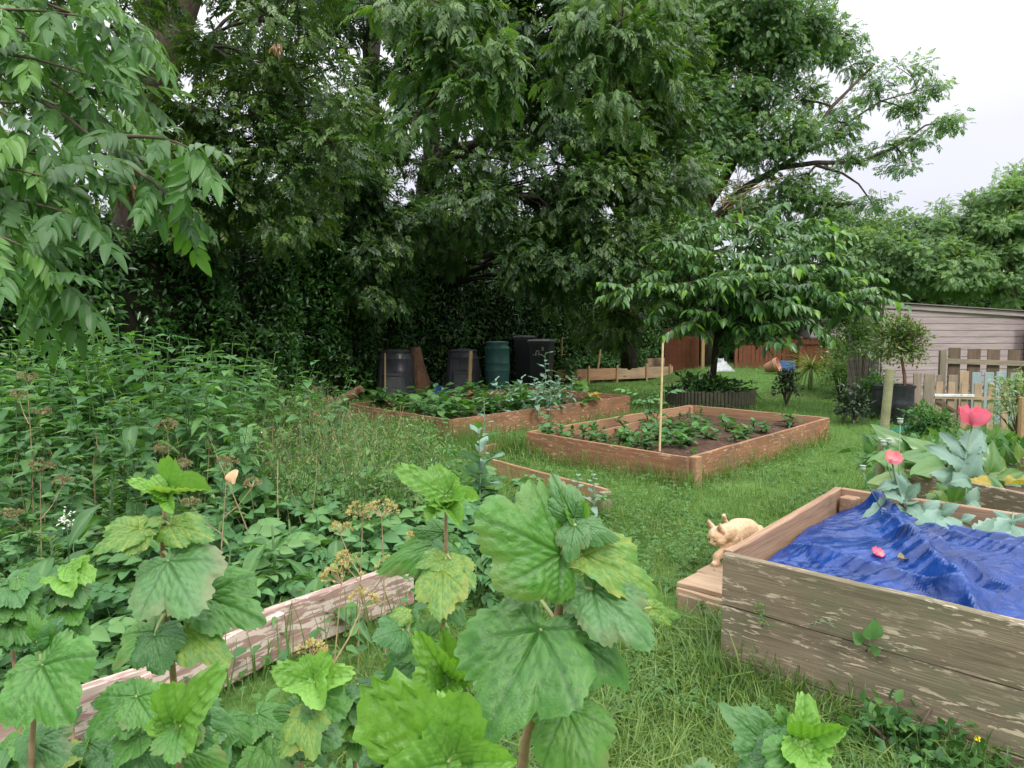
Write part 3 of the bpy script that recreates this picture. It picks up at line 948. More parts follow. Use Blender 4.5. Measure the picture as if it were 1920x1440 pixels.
# ------------------------------------------------------------------ raised beds
def plank(parent, a, b, h, th=0.035, mat=None, name="plank", drop=0.0, warp=0.006, side=0.0, bottom=None):
    """board from a to b (top edge line), h deep, local X along its length; rough, slightly bowed"""
    a, b = Vector(a), Vector(b)
    d = (b - a)
    L = d.length
    n = max(6, int(L / 0.18))
    r = np.random.default_rng(int(abs(a.x * 1000 + b.y * 331 + h * 77)) % 99991)
    hs = h / 2
    prof = [(-th / 2, -hs), (-th / 2, hs - .004), (-th / 2 + .004, hs), (th / 2 - .004, hs), (th / 2, hs - .004), (th / 2, -hs)]
    V, F = [], []
    bow = r.normal(0, warp)
    for i in range(n + 1):
        t = i / n
        x = -L / 2 + L * t
        oy = bow * math.sin(math.pi * t)
        oz = r.normal(0, 0.0012) + r.normal(0, warp * .2)
        for y, z in prof:
            V.append((x, y + oy + r.normal(0, .0007), z + (oz if z > 0 else 0)))
    m = len(prof)
    for i in range(n):
        for j in range(m):
            k = (j + 1) % m
            F.append((i * m + j, i * m + k, (i + 1) * m + k, (i + 1) * m + j))
    F.append(tuple(range(m))); F.append(tuple(n * m + j for j in range(m))[::-1])
    me = raw_mesh(name, V, [i for f in F for i in f], [len(f) for f in F], None, False)
    me.materials.append(mat)
    o = bpy.data.objects.new(name, me)
    COL.objects.link(o)
    X = d.normalized()
    Z = Vector((0, 0, 1)); Y = Z.cross(X).normalized(); Z = X.cross(Y)
    c = (a + b) / 2 - Z * (hs + drop) + Y * side
    W = Matrix(((X.x, Y.x, Z.x, c.x), (X.y, Y.y, Z.y, c.y), (X.z, Y.z, Z.z, c.z), (0, 0, 0, 1)))
    o.parent = parent
    o.matrix_parent_inverse = Matrix.LocRotScale(parent.location, parent.rotation_euler, parent.scale).inverted()
    o.matrix_basis = W
    return o

def soil_patch(parent, poly, z, amp=0.05, inset=0.03, mound=0.0, n=46, mat=None, seed=0):
    q = [Vector(p) for p in poly]
    c = sum(q, Vector()) / 4
    q = [p + (c - p) * inset for p in q]
    u = np.linspace(0, 1, n)
    U, W = np.meshgrid(u, u)
    a, b, d, e_ = [np.array(tuple(p)) for p in q]
    P = a * ((1 - U) * (1 - W))[..., None] + b * (U * (1 - W))[..., None] + d * (U * W)[..., None] + e_ * ((1 - U) * W)[..., None]
    P[..., 2] = z + amp * (fbm(P * 3.0, seed, 4) - .5) * 2 + amp * .8 * (vnoise(P * 14, seed + 9) - .5) + mound * np.sin(np.pi * U) * np.sin(np.pi * W)
    i, j = np.meshgrid(np.arange(n - 1), np.arange(n - 1))
    k = (j * n + i).ravel()
    me = raw_mesh("soil", P.reshape(-1, 3), np.stack([k, k + 1, k + n + 1, k + n], -1).ravel(), np.full(len(k), 4))
    me.materials.append(mat or M_SOIL)
    return link("soil", me, parent)

def ctr(q): return sum((Vector(p) for p in q), Vector()) / len(q)

# back bed (long, red, plants)
n, l, f, r = BA
bedA = thing("raised_bed", "long reddish board bed in front of the compost bins, full of green vegetables", "raised bed", (*ctr(BA).xy, 0), "raised garden beds")
plank(bedA, l, n, 0.40, 0.04, M_W_RED)
plank(bedA, n + (r - n).normalized() * .025, r, 0.40, 0.04, M_W_RED)
plank(bedA, r + (f - r).normalized() * .025, f, 0.40, 0.04, M_W_RED)
plank(bedA, f, l - (l - f).normalized() * .025, 0.40, 0.04, M_W_RED)
mid1 = l + (f - l) * 0.34
soil_patch(bedA, BA, 0.22, 0.04, seed=3)
for p in (n, l, r, f):
    q = p + (ctr(BA) - p).normalized() * 0.08
    MB().box((q.x, q.y, 0.13), (0.07, 0.07, 0.36), 0.3).build("corner_post", M_W_BROWN, bedA)
plank(bedA, at(783, 752, 13.4), at(800, 775, 12.6), 0.12, 0.03, M_W_BROWN, "brace")

# middle bed
n, l, f, r = BB
bedB = thing("raised_bed", "reddish board bed in the middle of the lawn with dark soil and a bamboo cane", "raised bed", (*ctr(BB).xy, 0), "raised garden beds")
plank(bedB, l, n - (n - l).normalized() * .0, 0.37, 0.045, M_W_RED)
plank(bedB, n + (r - n).normalized() * .13 , r, 0.36, 0.04, M_W_RED)
plank(bedB, r + (f - r).normalized() * .025, f, 0.36, 0.04, M_W_BROWN)
plank(bedB, f + (l - f).normalized() * .025, l - (l - f).normalized() * .025, 0.36, 0.04, M_W_BROWN)
soil_patch(bedB, BB, 0.20, 0.05, mound=0.05, seed=12)
MB().box((n.x + .085, n.y + .045, 0.14), (0.10, 0.09, 0.38), R(38)).build("corner_post", M_W_BROWN, bedB)
for p in (l, r, f):
    q = p + (ctr(BB) - p).normalized() * 0.08
    MB().box((q.x, q.y, 0.13), (0.07, 0.07, 0.37), 0.6).build("corner_post", M_W_BROWN, bedB)
# inner divider of the middle bed
plank(bedB, on(1130, 806, .34), on(1245, 780, .34), 0.16, 0.03, M_W_BROWN, "divider")

# tall grey bed with the tarpaulin
bedR = thing("raised_bed", "tall weathered grey plank bed on the right holding a crumpled blue tarpaulin", "raised bed", (*ctr(BR).xy, 0), "raised garden beds")
a, b, c, d = BR
for i in range(3):
    dz = Vector((0, 0, -0.225 * i - .002 * i))
    plank(bedR, a + dz, b + dz, 0.223, 0.042, M_W_GREY, side=0.0015 * (i % 2))
    plank(bedR, a + dz + RS.normalized() * .024, d + dz, 0.223, 0.042, M_W_GREYIN if i == 0 else M_W_GREY)
    plank(bedR, d + dz + RD * .024, c + dz, 0.223, 0.042, M_W_GREYIN)
    plank(bedR, b + dz + RS.normalized() * .024, c + dz - RS.normalized() * .024, 0.223, 0.042, M_W_GREY)
soil_patch(bedR, BR, 0.40, 0.03, seed=5, n=30)
q = d + RD * .09 - RS.normalized() * .08
MB().box((q.x, q.y, 0.25), (0.09, 0.09, 0.56), 0.7).build("corner_post", M_W_GREYIN, bedR)

# second grey bed behind it
bedR2 = thing("raised_bed", "weathered grey plank bed behind the tarpaulin bed, overflowing with chard and yellowing leaves", "raised bed", (*ctr(BR2).xy, 0), "raised garden beds")
a, b, c, d = BR2
for i in range(3):
    dz = Vector((0, 0, -0.227 * i))
    plank(bedR2, a + dz, b + dz, 0.223, 0.042, M_W_GREY)
    plank(bedR2, a + dz + (d - a).normalized() * .024, d + dz, 0.223, 0.042, M_W_GREY)
    plank(bedR2, d + dz + R2D * .024, c + dz, 0.223, 0.042, M_W_GREY)
    plank(bedR2, b + dz + (c - b).normalized() * .024, c + dz - (c - b).normalized() * .024, 0.223, 0.042, M_W_GREY)
soil_patch(bedR2, BR2, 0.44, 0.03, seed=6, n=24)

# low edging in the left foreground (peeling boards)
edge = thing("raised_bed", "low bed edge of peeling pinkish boards crossing the left foreground", "raised bed", (*((e1a + e2b) / 2).xy, 0), "raised garden beds")
plank(edge, e1a, e1b + (e1b - e1a).normalized() * .16, 0.235, 0.045, M_W_PEEL)
plank(edge, e2a + (e1b - e1a).normalized() * -.02, e2b, 0.215, 0.045, M_W_PEEL, side=.03)
plank(edge, e1b + (e1a - e1b).normalized() * .25 - Vector((0, 0, .01)), e2a - (e1a - e1b).normalized() * .12 - Vector((0, 0, .02)), 0.20, 0.04, M_W_PEEL, side=.052)
plank(edge, e1a - Vector((0.05, -.02, .235)), e1b - Vector((0, 0, .235)), 0.10, 0.04, M_W_BROWN, side=-.01)

# low plank bed between the foreground and the middle bed
d1, d2, d3 = on(925, 861, .2), on(1140, 917, .2), on(1110, 935, .2)
low = thing("raised_bed", "small low brown board edge half buried in leaves before the middle bed", "raised bed", (*((d1 + d2) / 2).xy, 0), "raised garden beds")
plank(low, d1, d2, 0.22, 0.035, M_W_BROWN)
MB().box((d2.x - .03, d2.y - .05, .07), (.10, .06, .24), .5).build("corner_post", M_W_PALGREY, low)
plank(low, on(900, 838, .16), on(945, 828, .16), 0.15, 0.03, M_W_BROWN)

# soil and stones: long low bed in the far corner
fa, fb = on(1070, 690, .3), on(1265, 684, .3)
far1 = thing("raised_bed", "long low pale board bed under the far hedge beside the fence", "raised bed", (*((fa + fb) / 2).xy, 0), "raised garden beds")
fA = at(1045, 695, 21.5); fB = at(1262, 684, 23.0); fA.z, fB.z = .42, .46
NS = 4
for i in range(NS):
    p, q = fA + (fB - fA) * (i / NS), fA + (fB - fA) * ((i + .985) / NS)
    plank(far1, p, q, 0.36, 0.04, M_W_PALE if i > 1 else M_W_BROWN)
for t in (0.26, .5, .76, .97):
    p = fA + (fB - fA) * t
    MB().box((p.x, p.y - .05, .24), (.06, .05, .58), .1).build("peg", M_W_POST, far1)
gA, gB = at(1135, 678, 23.6), at(1250, 674, 24.4)
gA.z, gB.z = .66, .70
plank(far1, gA, gB, 0.3, .04, M_W_PALE)
plank(far1, gA + Vector((-.1, 1.0, 0)), gA + Vector((0, .05, 0)), 0.3, .04, M_W_BROWN)
soil_patch(far1, [fA + Vector((0, .1, 0)), fB + Vector((0, .1, 0)), gB + Vector((.1, 0, 0)), gA + Vector((-.6, .3, 0))], .36, .04, 0.0, n=14)

# ------------------------------------------------------------------ tarpaulin
def make_tarp():
    o3 = np.array(tuple(BR[0])); U = np.array(tuple(RD)); S = np.array(tuple(RS)); Sl = np.linalg.norm(S); S = S / Sl
    nu, nv = 270, 145
    u = np.linspace(0.06, 3.2, nu); v = np.linspace(0.035, Sl - 0.035, nv)
    A, B = np.meshgrid(u, v)
    p2 = np.stack([A, B], -1)
    w = p2 + 0.28 * np.stack([fbm(p2 * 1.6, 31, 3), fbm(p2 * 1.6, 41, 3)], -1)
    def ridge(q, s, seed, pw=2.0):
        return (1 - np.abs(vnoise(q * s, seed) * 2 - 1)) ** pw
    # folds run diagonally, with finer creases across them
    a1 = w @ np.array([[0.55, 0.83], [-0.83, 0.55]])
    z = 0.012 * ridge(a1 * (1.2, 3.4), 1, 51, 1.2) + 0.008 * ridge(a1 * (2.0, 6.5), 1, 52, 1.2)
    ww = p2 + 0.05 * np.stack([vnoise(p2 * 5, 31) - .5, vnoise(p2 * 5, 41) - .5], -1)
    for (x0, y0, x1, y1, wd, hh) in ((.2, 1.58, .95, .05, .10, .085), (.25, 1.5, 1.7, .45, .08, .06), (.9, 1.15, 3.2, .50, .09, .075), (1.1, .95, 2.9, .15, .07, .05), (.45, .95, 1.45, .03, .06, .05), (1.5, 1.55, 3.2, .95, .10, .08),
                                     (.1, .55, .8, .25, .06, .05), (1.7, .75, 2.3, .05, .06, .055), (2.2, 1.3, 3.2, 1.2, .07, .06), (.6, 1.4, 1.5, 1.15, .07, .06), (1.9, .3, 3.2, .35, .06, .05), (.15, .3, .55, .1, .05, .04), (1.2, .5, 1.9, .65, .045, .035)):
        a_, b_ = np.array([x0, y0]), np.array([x1, y1]); ab_ = b_ - a_
        t_ = np.clip(((ww - a_) @ ab_) / (ab_ @ ab_), 0, 1)
        d_ = np.linalg.norm(ww - a_ - t_[..., None] * ab_, axis=-1)
        z += hh * np.clip(1 - d_ / (wd * (1.2 - .5 * np.abs(t_ - .5))), 0, 1) ** 1.25
    cr_ = np.random.default_rng(5)
    for k_ in range(58):                       # straight sharp creases, each only over a patch of the sheet
        th_ = cr_.normal(.95, .6); fq = cr_.uniform(1.6, 9) if k_ < 34 else cr_.uniform(9, 24)
        s_ = (w @ np.array([-math.sin(th_), math.cos(th_)])) * fq + cr_.random() * 9
        tri = np.abs((s_ % 1) - .5) * 2
        c_ = np.array([cr_.uniform(0, 3.2), cr_.uniform(0, Sl)]); rad_ = cr_.uniform(.3, .7) if k_ < 34 else cr_.uniform(.2, .5)
        win = np.clip(1 - ((p2 - c_) ** 2).sum(-1) / rad_ ** 2, 0, 1)
        z += win ** .6 * tri * .10 / fq * cr_.uniform(.5, 1.2)
    z += 0.006 * ridge(w * 12, 1, 54, 1) + 0.003 * ridge(w * 26, 1, 55, 1)
    base = 0.425 + 0.03 * np.sin(B / Sl * 3.1) + 0.03 * (fbm(p2 * 1.1, 61, 2) - .5)
    # one long fold hitched up to the far left corner
    t = np.clip((B - .25) / (Sl - .25), 0, 1)
    line = 0.78 - 0.52 * t + 0.10 * np.sin(t * 4)
    z += np.exp(-((A - line) / 0.055) ** 2) * (0.01 + 0.10 * t ** 3)
    z += np.exp(-((A - 0.16) / 0.10) ** 2 - ((B - Sl + .1) / 0.16) ** 2) * 0.05
    line2 = 0.9 + (A - .9) * 1.0
    z += np.exp(-((B - (0.62 + 0.05 * np.sin(A * 3)) - 0.06 * (A - 1)) / 0.035) ** 2) * 0.045 * np.clip((A - .7) / .3, 0, 1)
    # lies lower along the boards, and a dip where soil shows at the front
    edge = np.minimum.reduce([(A - .03) / .12, (B - .02) / .10, (Sl - .02 - B) / .14]).clip(0, 1)
    z = base + .80 * z * (0.35 + .65 * edge)
    z -= np.exp(-((A - 0.62) / 0.11) ** 2 - ((B - .06) / .07) ** 2) * 0.14
    z -= np.exp(-((A - 1.75) / 0.25) ** 2 - ((B - .04) / .06) ** 2) * 0.12
    jx = 0.012 * (fbm(p2 * 9, 71, 3) - .5)
    P = o3 + (A + jx)[..., None] * U + (B + jx)[..., None] * S
    P[..., 2] = z
    i, j = np.meshgrid(np.arange(nu - 1), np.arange(nv - 1))
    k = (j * nu + i).ravel()
    o = link("tarpaulin", raw_mesh("tarpaulin", P.reshape(-1, 3), np.stack([k, k + 1, k + nu + 1, k + nu], -1).ravel(), np.full(len(k), 4), None, False))
    o.data.materials.append(M_TARP)
    tag(o, "crumpled bright blue tarpaulin lying in the tall grey bed", "tarpaulin")
    return P
TARP = make_tarp()
def tarp_pt(px, py):
    x, y, _ = project(TARP)
    i = np.argmin((x - px) ** 2 + (y - py) ** 2)
    return Vector(TARP.reshape(-1, 3)[i].tolist())

# ------------------------------------------------------------------ wooden step with blocks beside the tall bed
sv, su = RS.normalized(), RD
s0 = on(1262, 1092, .12) + su * .02
step = thing("wooden_step", "pale sawn wooden step beside the tall grey bed, under the cat", "step", (s0.x + .2, s0.y + .1, 0))
for i in range(2):
    plank(step, s0 + sv * (.14 + .245 * i), s0 + su * .60 + sv * (.14 + .245 * i), 0.024, 0.235, M_W_PALE)
plank(step, s0 + Vector((0, 0, -.026)) + sv * .03, s0 + su * .60 + Vector((0, 0, -.026)) + sv * .03, 0.045, 0.05, M_W_PALE, "bearer")
for i in range(3):
    c = s0 + su * (.09 + .17 * i) + sv * (.05 + .0 * i)
    MB().box((c.x, c.y, .02), (.15, .12, .10), math.atan2(su.y, su.x) + .06 * i).build("block", M_W_PALE, step)
# ------------------------------------------------------------------ the ginger cat on the step
def make_cat():
    paw = on(1343, 1057, .133)
    chest, mid, rump = at(1369, 1003, 4.17), at(1384, 994, 4.30), at(1400, 995, 4.44)
    head = at(1346, 1003, 4.03)
    fd = Vector((-.74, -.38, -.42)).normalized()
    side = fd.cross(Vector((0, 0, 1))).normalized()       # cat's right
    up = side.cross(fd).normalized()
    bm = bmesh.new()
    def ball(c, r_, s=(1, 1, 1), rot=None):
        M = Matrix.Translation(c) @ (rot or Matrix.Identity(4)) @ Matrix.Diagonal((*[r_ * q for q in s], 1))
        bmesh.ops.create_icosphere(bm, subdivisions=2, radius=1, matrix=M)
    def cap(a, b, ra, rb, n=9):
        a, b = Vector(a), Vector(b)
        for t in np.linspace(0, 1, n):
            ball(a.lerp(b, t), ra + (rb - ra) * t)
    cap(chest, mid, .066, .074); cap(mid, rump, .074, .078)
    ball(rump + Vector((.012, .03, -.008)), .073)
    ball(chest + Vector((-.015, -.02, -.01)), .060)
    cap(chest + Vector((-.02, -.02, .02)), head - fd * .01, .058, .042, 7)
    fr = Matrix((side, fd, up)).transposed().to_4x4()
    ball(head, .0583, (1.02, .95, .90), fr)
    ball(head + fd * .0174 - up * .0149 + side * .0273, .0335); ball(head + fd * .0174 - up * .0149 - side * .0273, .0335)
    cap(head + fd * .036 - up * .016, head + fd * .050 - up * .019, .024, .017, 4)
    ball(head + fd * .048 - up * .027 + side * .010, .0145); ball(head + fd * .048 - up * .027 - side * .010, .0145)
    ball(head + fd * .038 - up * .038, .0145)
    # legs
    def leg(pts, rad):
        for (a, b), (ra, rb) in zip(zip(pts, pts[1:]), zip(rad, rad[1:])):
            cap(a, b, ra, rb, 7)
    sh = chest + Vector((-.02, -.035, -.03))
    leg([sh, sh.lerp(paw, .45) + Vector((.012, .012, 0)), paw + Vector((0, 0, .05)), paw + Vector((0, 0, .014))], [.042, .027, .021, .020])
    ball(paw + Vector((-.012, -.010, .006)), .021, (1, 1, .75))
    p2 = paw + Vector((.075, .035, 0))
    sh2 = chest + Vector((.035, .0, -.03))
    leg([sh2, sh2.lerp(p2, .45) + Vector((.012, .012, 0)), p2 + Vector((0, 0, .05)), p2 + Vector((0, 0, .014))], [.042, .027, .021, .020])
    ball(p2 + Vector((-.012, -.010, .006)), .021, (1, 1, .75))
    for k, o in enumerate((Vector((-.045, .015, 0)), Vector((.05, -.02, 0)))):
        hp = rump + o + Vector((.01, .02, -.02))
        knee = hp + Vector((-.05, -.06, -.075))
        hock = Vector((hp.x + .03, hp.y + .035, .085))
        toe = Vector((hock.x - .03, hock.y - .035, .018))
        leg([hp, knee, hock, toe], [.060, .040, .019, .019])
        ball(toe + Vector((-.014, -.014, 0)), .021, (1, 1, .7))
    tl = [rump + Vector((.03, .075, .02)), at(1392, 990, 4.60), at(1368, 988, 4.58), at(1358, 978, 4.52), at(1357, 967, 4.49)]
    leg(tl, [.022, .018, .017, .016, .013])
    # ears
    for sg in (-1, 1):
        b0 = head + up * .037 + side * (.034 * sg) - fd * .005
        tip = b0 + up * .055 + side * (.016 * sg) - fd * .002
        for t in np.linspace(0, 1, 7):
            w = .027 * (1 - t) + .004
            ball(b0.lerp(tip, t), 1, (w, w * .42 + .001, w), fr)
    me = bpy.data.meshes.new("cat_raw"); bm.to_mesh(me); bm.free()
    o = bpy.data.objects.new("cat_raw", me); COL.objects.link(o)
    m = o.modifiers.new("r", 'REMESH'); m.mode = 'VOXEL'; m.voxel_size = .0048
    s = o.modifiers.new("s", 'SMOOTH'); s.factor = .5; s.iterations = 5
    dg = bpy.context.evaluated_depsgraph_get()
    em = bpy.data.meshes.new_from_object(o.evaluated_get(dg))
    bpy.data.objects.remove(o); bpy.data.meshes.remove(me)
    em.name = "cat"
    n = len(em.vertices)
    co = np.empty(n * 3, np.float32); em.vertices.foreach_get("co", co); co = co.reshape(-1, 3)
    co += ((vnoise(co * 90, 3) - .5) * .0015)[:, None]
    em.vertices.foreach_set("co", co.ravel())
    mz = np.array(tuple(head + fd * .05 - up * .02)); tp = np.array(tuple(tl[-1]))
    pale = np.clip(1 - np.linalg.norm(co - mz, axis=1) / .035, 0, 1) * 1.2 + np.clip(1 - np.linalg.norm(co - tp, axis=1) / .05, 0, 1)
    pale = np.clip(pale + np.clip((.215 - co[:, 2]) / .08, 0, 1) * .7 * (co[:, 1] < 4.3), 0, 1)
    a = em.attributes.new("pale", 'FLOAT', 'POINT'); a.data.foreach_set("value", pale.astype(np.float32))
    em.polygons.foreach_set("use_smooth", np.ones(len(em.polygons), bool))
    em.materials.clear(); em.materials.append(M_FUR)
    cat = link("cat", em)
    tag(cat, "pale ginger cat stepping down past the corner of the tall grey bed", "cat")
    for sg in (-1, 1):
        c = head + fd * .053 + up * .005 + side * (.026 * sg)
        b = MB(); bm2 = bmesh.new(); bmesh.ops.create_icosphere(bm2, subdivisions=2, radius=.009, matrix=Matrix.Translation(c)); bm2.verts.index_update()
        b.add([v.co[:] for v in bm2.verts], [[v.index for v in f.verts] for f in bm2.faces]); bm2.free()
        b.build("eye", M_EYE, cat, True, True)
        b0 = head + up * .041 + side * (.035 * sg) + fd * .0085
        tip = b0 + up * .044 + side * (.013 * sg)
        MB().add([b0 - side * .016, b0 + side * .016, tip, b0 + fd * -.003 + up * .01], [(0, 1, 2), (0, 2, 3)]).build("inner_ear", M_EAR, cat, local=True)
    c = head + fd * .066 - up * .016
    MB().tube([c - side * .005, c, c + side * .005], [.0035, .0055, .0035], 8).build("nose", M_NOSE, cat, True, True)
    # short fur lying back along the body
    pn = np.empty(len(em.polygons) * 3, np.float32); em.polygons.foreach_get("normal", pn); pn = pn.reshape(-1, 3)
    pc = np.empty(len(em.polygons) * 3, np.float32); em.polygons.foreach_get("center", pc); pc = pc.reshape(-1, 3)
    q = rng.integers(0, len(pc), 30000)
    q = q[np.linalg.norm(pc[q] - np.array(tuple(head + fd * .055 - up * .005)), axis=1) > .032]
    back = norm(np.array(tuple(rump - head)) + np.array([0, 0, -.10]))
    P = pc[q] + rng.normal(0, .0012, (len(q), 3))
    leg_ = (pc[q][:, 2] < .22)[:, None]
    yd = norm(np.where(leg_, np.array([0, 0, -1.]), back) + pn[q] * .30 + rng.normal(0, .18, (len(q), 3)))
    ln = .008 + .006 * rng.random(len(q))
    ln = np.where(np.linalg.norm(pc[q] - np.array(tuple(head)), axis=1) < .06, ln * .6, ln)
    f = link("fur", joined("fur", [(T([(-.09, 0, 0), (.09, 0, 0), (0, 1, .12)], [(0, 1, 2)]), frames(P, yd, pn[q], ln), rng.random(len(q)))], M_FUR), cat)
    f['kind'] = 'stuff'
make_cat()
# ------------------------------------------------------------------ compost bins, butt, wheelie bins by the hedge
def zbase(px, py, Y):
    p = at(px, py, Y); return Vector((p.x, Y, 0.0))

def compost_bin(label, px, Y, w, ztop, rz):
    c = zbase(px, 730, Y)
    t = thing("compost_bin", label, "compost bin", c, "black compost bins by the hedge", rz)
    def ring(r, z, sides=8):
        a = np.linspace(0, 2 * np.pi, 32, endpoint=False) + .2
        # rounded square plan
        k = (np.abs(np.cos(a)) ** 5 + np.abs(np.sin(a)) ** 5) ** (-1 / 5)
        return np.stack([r * k * np.cos(a), r * k * np.sin(a), np.full(32, z)], -1)
    m = MB()
    prof = [(w * .50, -.02), (w * .50, .06), (w * .485, .07), (w * .445, ztop * .55), (w * .45, ztop * .57), (w * .435, ztop * .60), (w * .41, ztop * .80), (w * .42, ztop * .82), (w * .40, ztop * .84), (w * .375, ztop * .96), (w * .385, ztop * .97)]
    V = np.concatenate([ring(r_, z) for r_, z in prof])
    F = [(i * 32 + j, i * 32 + (j + 1) % 32, (i + 1) * 32 + (j + 1) % 32, (i + 1) * 32 + j) for i in range(len(prof) - 1) for j in range(32)]
    m.add(V, F)
    for s in np.linspace(-.28, .28, 5):           # moulded ribs on two faces
        m.tube([(s * w, -w * .505, .10), (s * w * .82, -w * .43, ztop * .8)], .014, 5)
        m.tube([(w * .505, s * w, .10), (w * .43, s * w * .82, ztop * .8)], .014, 5)
    shade_auto(m.build("body", M_BLACKPL, t, local=True))
    lid = MB()
    V = np.concatenate([ring(r_, z) for r_, z in [(w * .40, ztop * .955), (w * .41, ztop * .985), (w * .36, ztop * 1.0), (w * .05, ztop * 1.03)]])
    F = [(i * 32 + j, i * 32 + (j + 1) % 32, (i + 1) * 32 + (j + 1) % 32, (i + 1) * 32 + j) for i in range(3) for j in range(32)]
    lid.add(V, F + [tuple(96 + j for j in range(32))])
    shade_auto(lid.build("lid", M_BLACKPL, t, local=True))
    h = MB()
    h.box((0, 0, 0), (w * .52, .03, ztop * .42), M=Matrix.Translation((w * .12, -w * .50, ztop * .26)) @ Matrix.Rotation(-.09, 4, 'X'))
    h.box((0, 0, 0), (w * .56, .045, .05), M=Matrix.Translation((w * .12, -w * .495, ztop * .49)))
    h.build("hatch", M_BINTOP, t, local=True)
    return t
compost_bin("leftmost black compost bin, ribbed with a hatch, beside the brown trunk base", 742, 17.0, .84, 1.12, -.25)
compost_bin("black compost bin behind the wooden stake, next to the green water butt", 868, 17.8, .84, 1.12, -.2)

c = zbase(932, 722, 18.5)
butt = thing("water_butt", "tall green plastic water butt standing between a compost bin and the wheelie bins", "water butt", c)
prof = [(.29, -.02), (.30, .05), (.335, .55), (.345, .56), (.335, .58), (.335, .74), (.345, .76), (.335, .78), (.325, 1.12), (.34, 1.14), (.33, 1.17), (.29, 1.22), (.29, 1.27)]
shade_auto(MB().lathe(prof, (0, 0, 0), 36).build("barrel", M_BUTT, butt, local=True))
shade_auto(MB().lathe([(.305, 1.262), (.31, 1.31), (.28, 1.325), (.05, 1.335)], (0, 0, 0), 36).build("lid", M_BUTT, butt, local=True))

def stroke(segs, c, ux, uz, s, wd):
    """hand painted strokes as thin raised ribbons on a bin face"""
    m = MB()
    for seg in segs:
        pts = [c + ux * (a * s) + uz * (b * s) for a, b in seg]
        m.tube(pts, wd, 5)
    return m
def wheelie(label, px, Y, w, d, ztop, rz, marks=False):
    c = zbase(px, 700, Y)
    t = thing("wheelie_bin", label, "wheelie bin", c, "dark wheelie bins by the hedge", rz)
    m = MB()
    def rect(w_, d_, z, oy=0):
        return [(-w_ / 2, -d_ / 2 + oy, z), (w_ / 2, -d_ / 2 + oy, z), (w_ / 2, d_ / 2 + oy, z), (-w_ / 2, d_ / 2 + oy, z)]
    rows = [rect(w * .74, d * .70, .06), rect(w * .76, d * .74, .2), rect(w * .92, d * .93, ztop - .16), rect(w * .93, d * .94, ztop - .10), rect(w * 1.0, d * 1.0, ztop - .095), rect(w * 1.0, d * 1.0, ztop - .05)]
    V = [p for r_ in rows for p in r_]
    F = [(i * 4 + j, i * 4 + (j + 1) % 4, (i + 1) * 4 + (j + 1) % 4, (i + 1) * 4 + j) for i in range(len(rows) - 1) for j in range(4)] + [(3, 2, 1, 0)]
    m.add(V, F)
    m.build("body", M_BINGREY, t, local=True)
    lid = MB()
    rows = [rect(w * 1.06, d * 1.06, ztop - .055, -.01), rect(w * 1.06, d * 1.06, ztop - .015, -.01), rect(w * .96, d * .96, ztop + .01, 0), rect(w * .4, d * .5, ztop + .03, 0)]
    V = [p for r_ in rows for p in r_]
    lid.add(V, [(i * 4 + j, i * 4 + (j + 1) % 4, (i + 1) * 4 + (j + 1) % 4, (i + 1) * 4 + j) for i in range(3) for j in range(4)] + [(12, 13, 14, 15), (3, 2, 1, 0)])
    lid.tube([(-w * .5, d * .56, ztop - .02), (w * .5, d * .56, ztop - .02)], .022, 8)
    lid.build("lid", M_BINTOP, t, local=True)
    for s in (-1, 1):
        M = Matrix.Translation((s * w * .46, d * .36, .10)) @ Matrix.Rotation(math.pi / 2, 4, 'Y')
        MB().lathe([(.03, -.03), (.10, -.03), (.10, .03), (.03, .03)], sides=20, M=M).build("wheel", M_BLACKPL, t, local=True)
    hd = MB().tube([(-w * .3, d * .50, ztop - .10), (-w * .3, d * .60, ztop - .06), (w * .3, d * .60, ztop - .06), (w * .3, d * .50, ztop - .10)], .015, 6)
    hd.build("handle", M_BLACKPL, t, local=True)
    if marks:
        # painted marks on the front: a low dot, a rounded arch-like numeral and a small figure eight higher on the right
        y0 = -d * .475
        zc = ztop - .36
        def P(a, b): return Vector((a, -d / 2 * (.74 + (b - .2) / (ztop - .36) * .19) - .006, b))
        def run(pts): return [P(a, b) for a, b in pts]
        k = MB()
        k.tube(run([(-.165, zc - .035), (-.15, zc - .02), (-.135, zc - .035), (-.15, zc - .05), (-.165, zc - .03)]), .012, 5)
        k.tube(run([(-.09, zc - .06), (-.085, zc + .03), (-.06, zc + .075), (-.02, zc + .08), (0, zc + .05), (-.005, zc - .06)]), .011, 5)
        k.tube(run([(-.045, zc - .01), (-.01, zc - .015)]), .009, 5)
        th = np.linspace(0, 2 * np.pi, 11)
        k.tube(run([(.105 + .020 * math.cos(x), zc + .155 + .022 * math.sin(x)) for x in th]), .009, 5)
        k.tube(run([(.105 + .022 * math.cos(x), zc + .107 + .025 * math.sin(x)) for x in th]), .009, 5)
        k.build("painted_marks", M_WHITE, t, local=True)
    return t
wheelie("dark wheelie bin with white hand painted marks on its front", 1016, 19.0, .60, .74, 1.36, R(-16), True)
wheelie("dark wheelie bin partly hidden behind the marked wheelie bin", 984, 20.2, .56, .70, 1.46, R(-10))

c = zbase(784, 708, 18.2)
st = thing("tree_stump", "brown leaning trunk base between the two black compost bins", "tree stump", c)
MB().tube([(c.x + .06, c.y, -.1), (c.x + .05, c.y, .35), (c.x - .04, c.y + .02, .75), (c.x - .09, c.y + .1, 1.15)], [.32, .24, .19, .16], 14, wob=.15).build("trunk", M_BARK_RED, st, True)

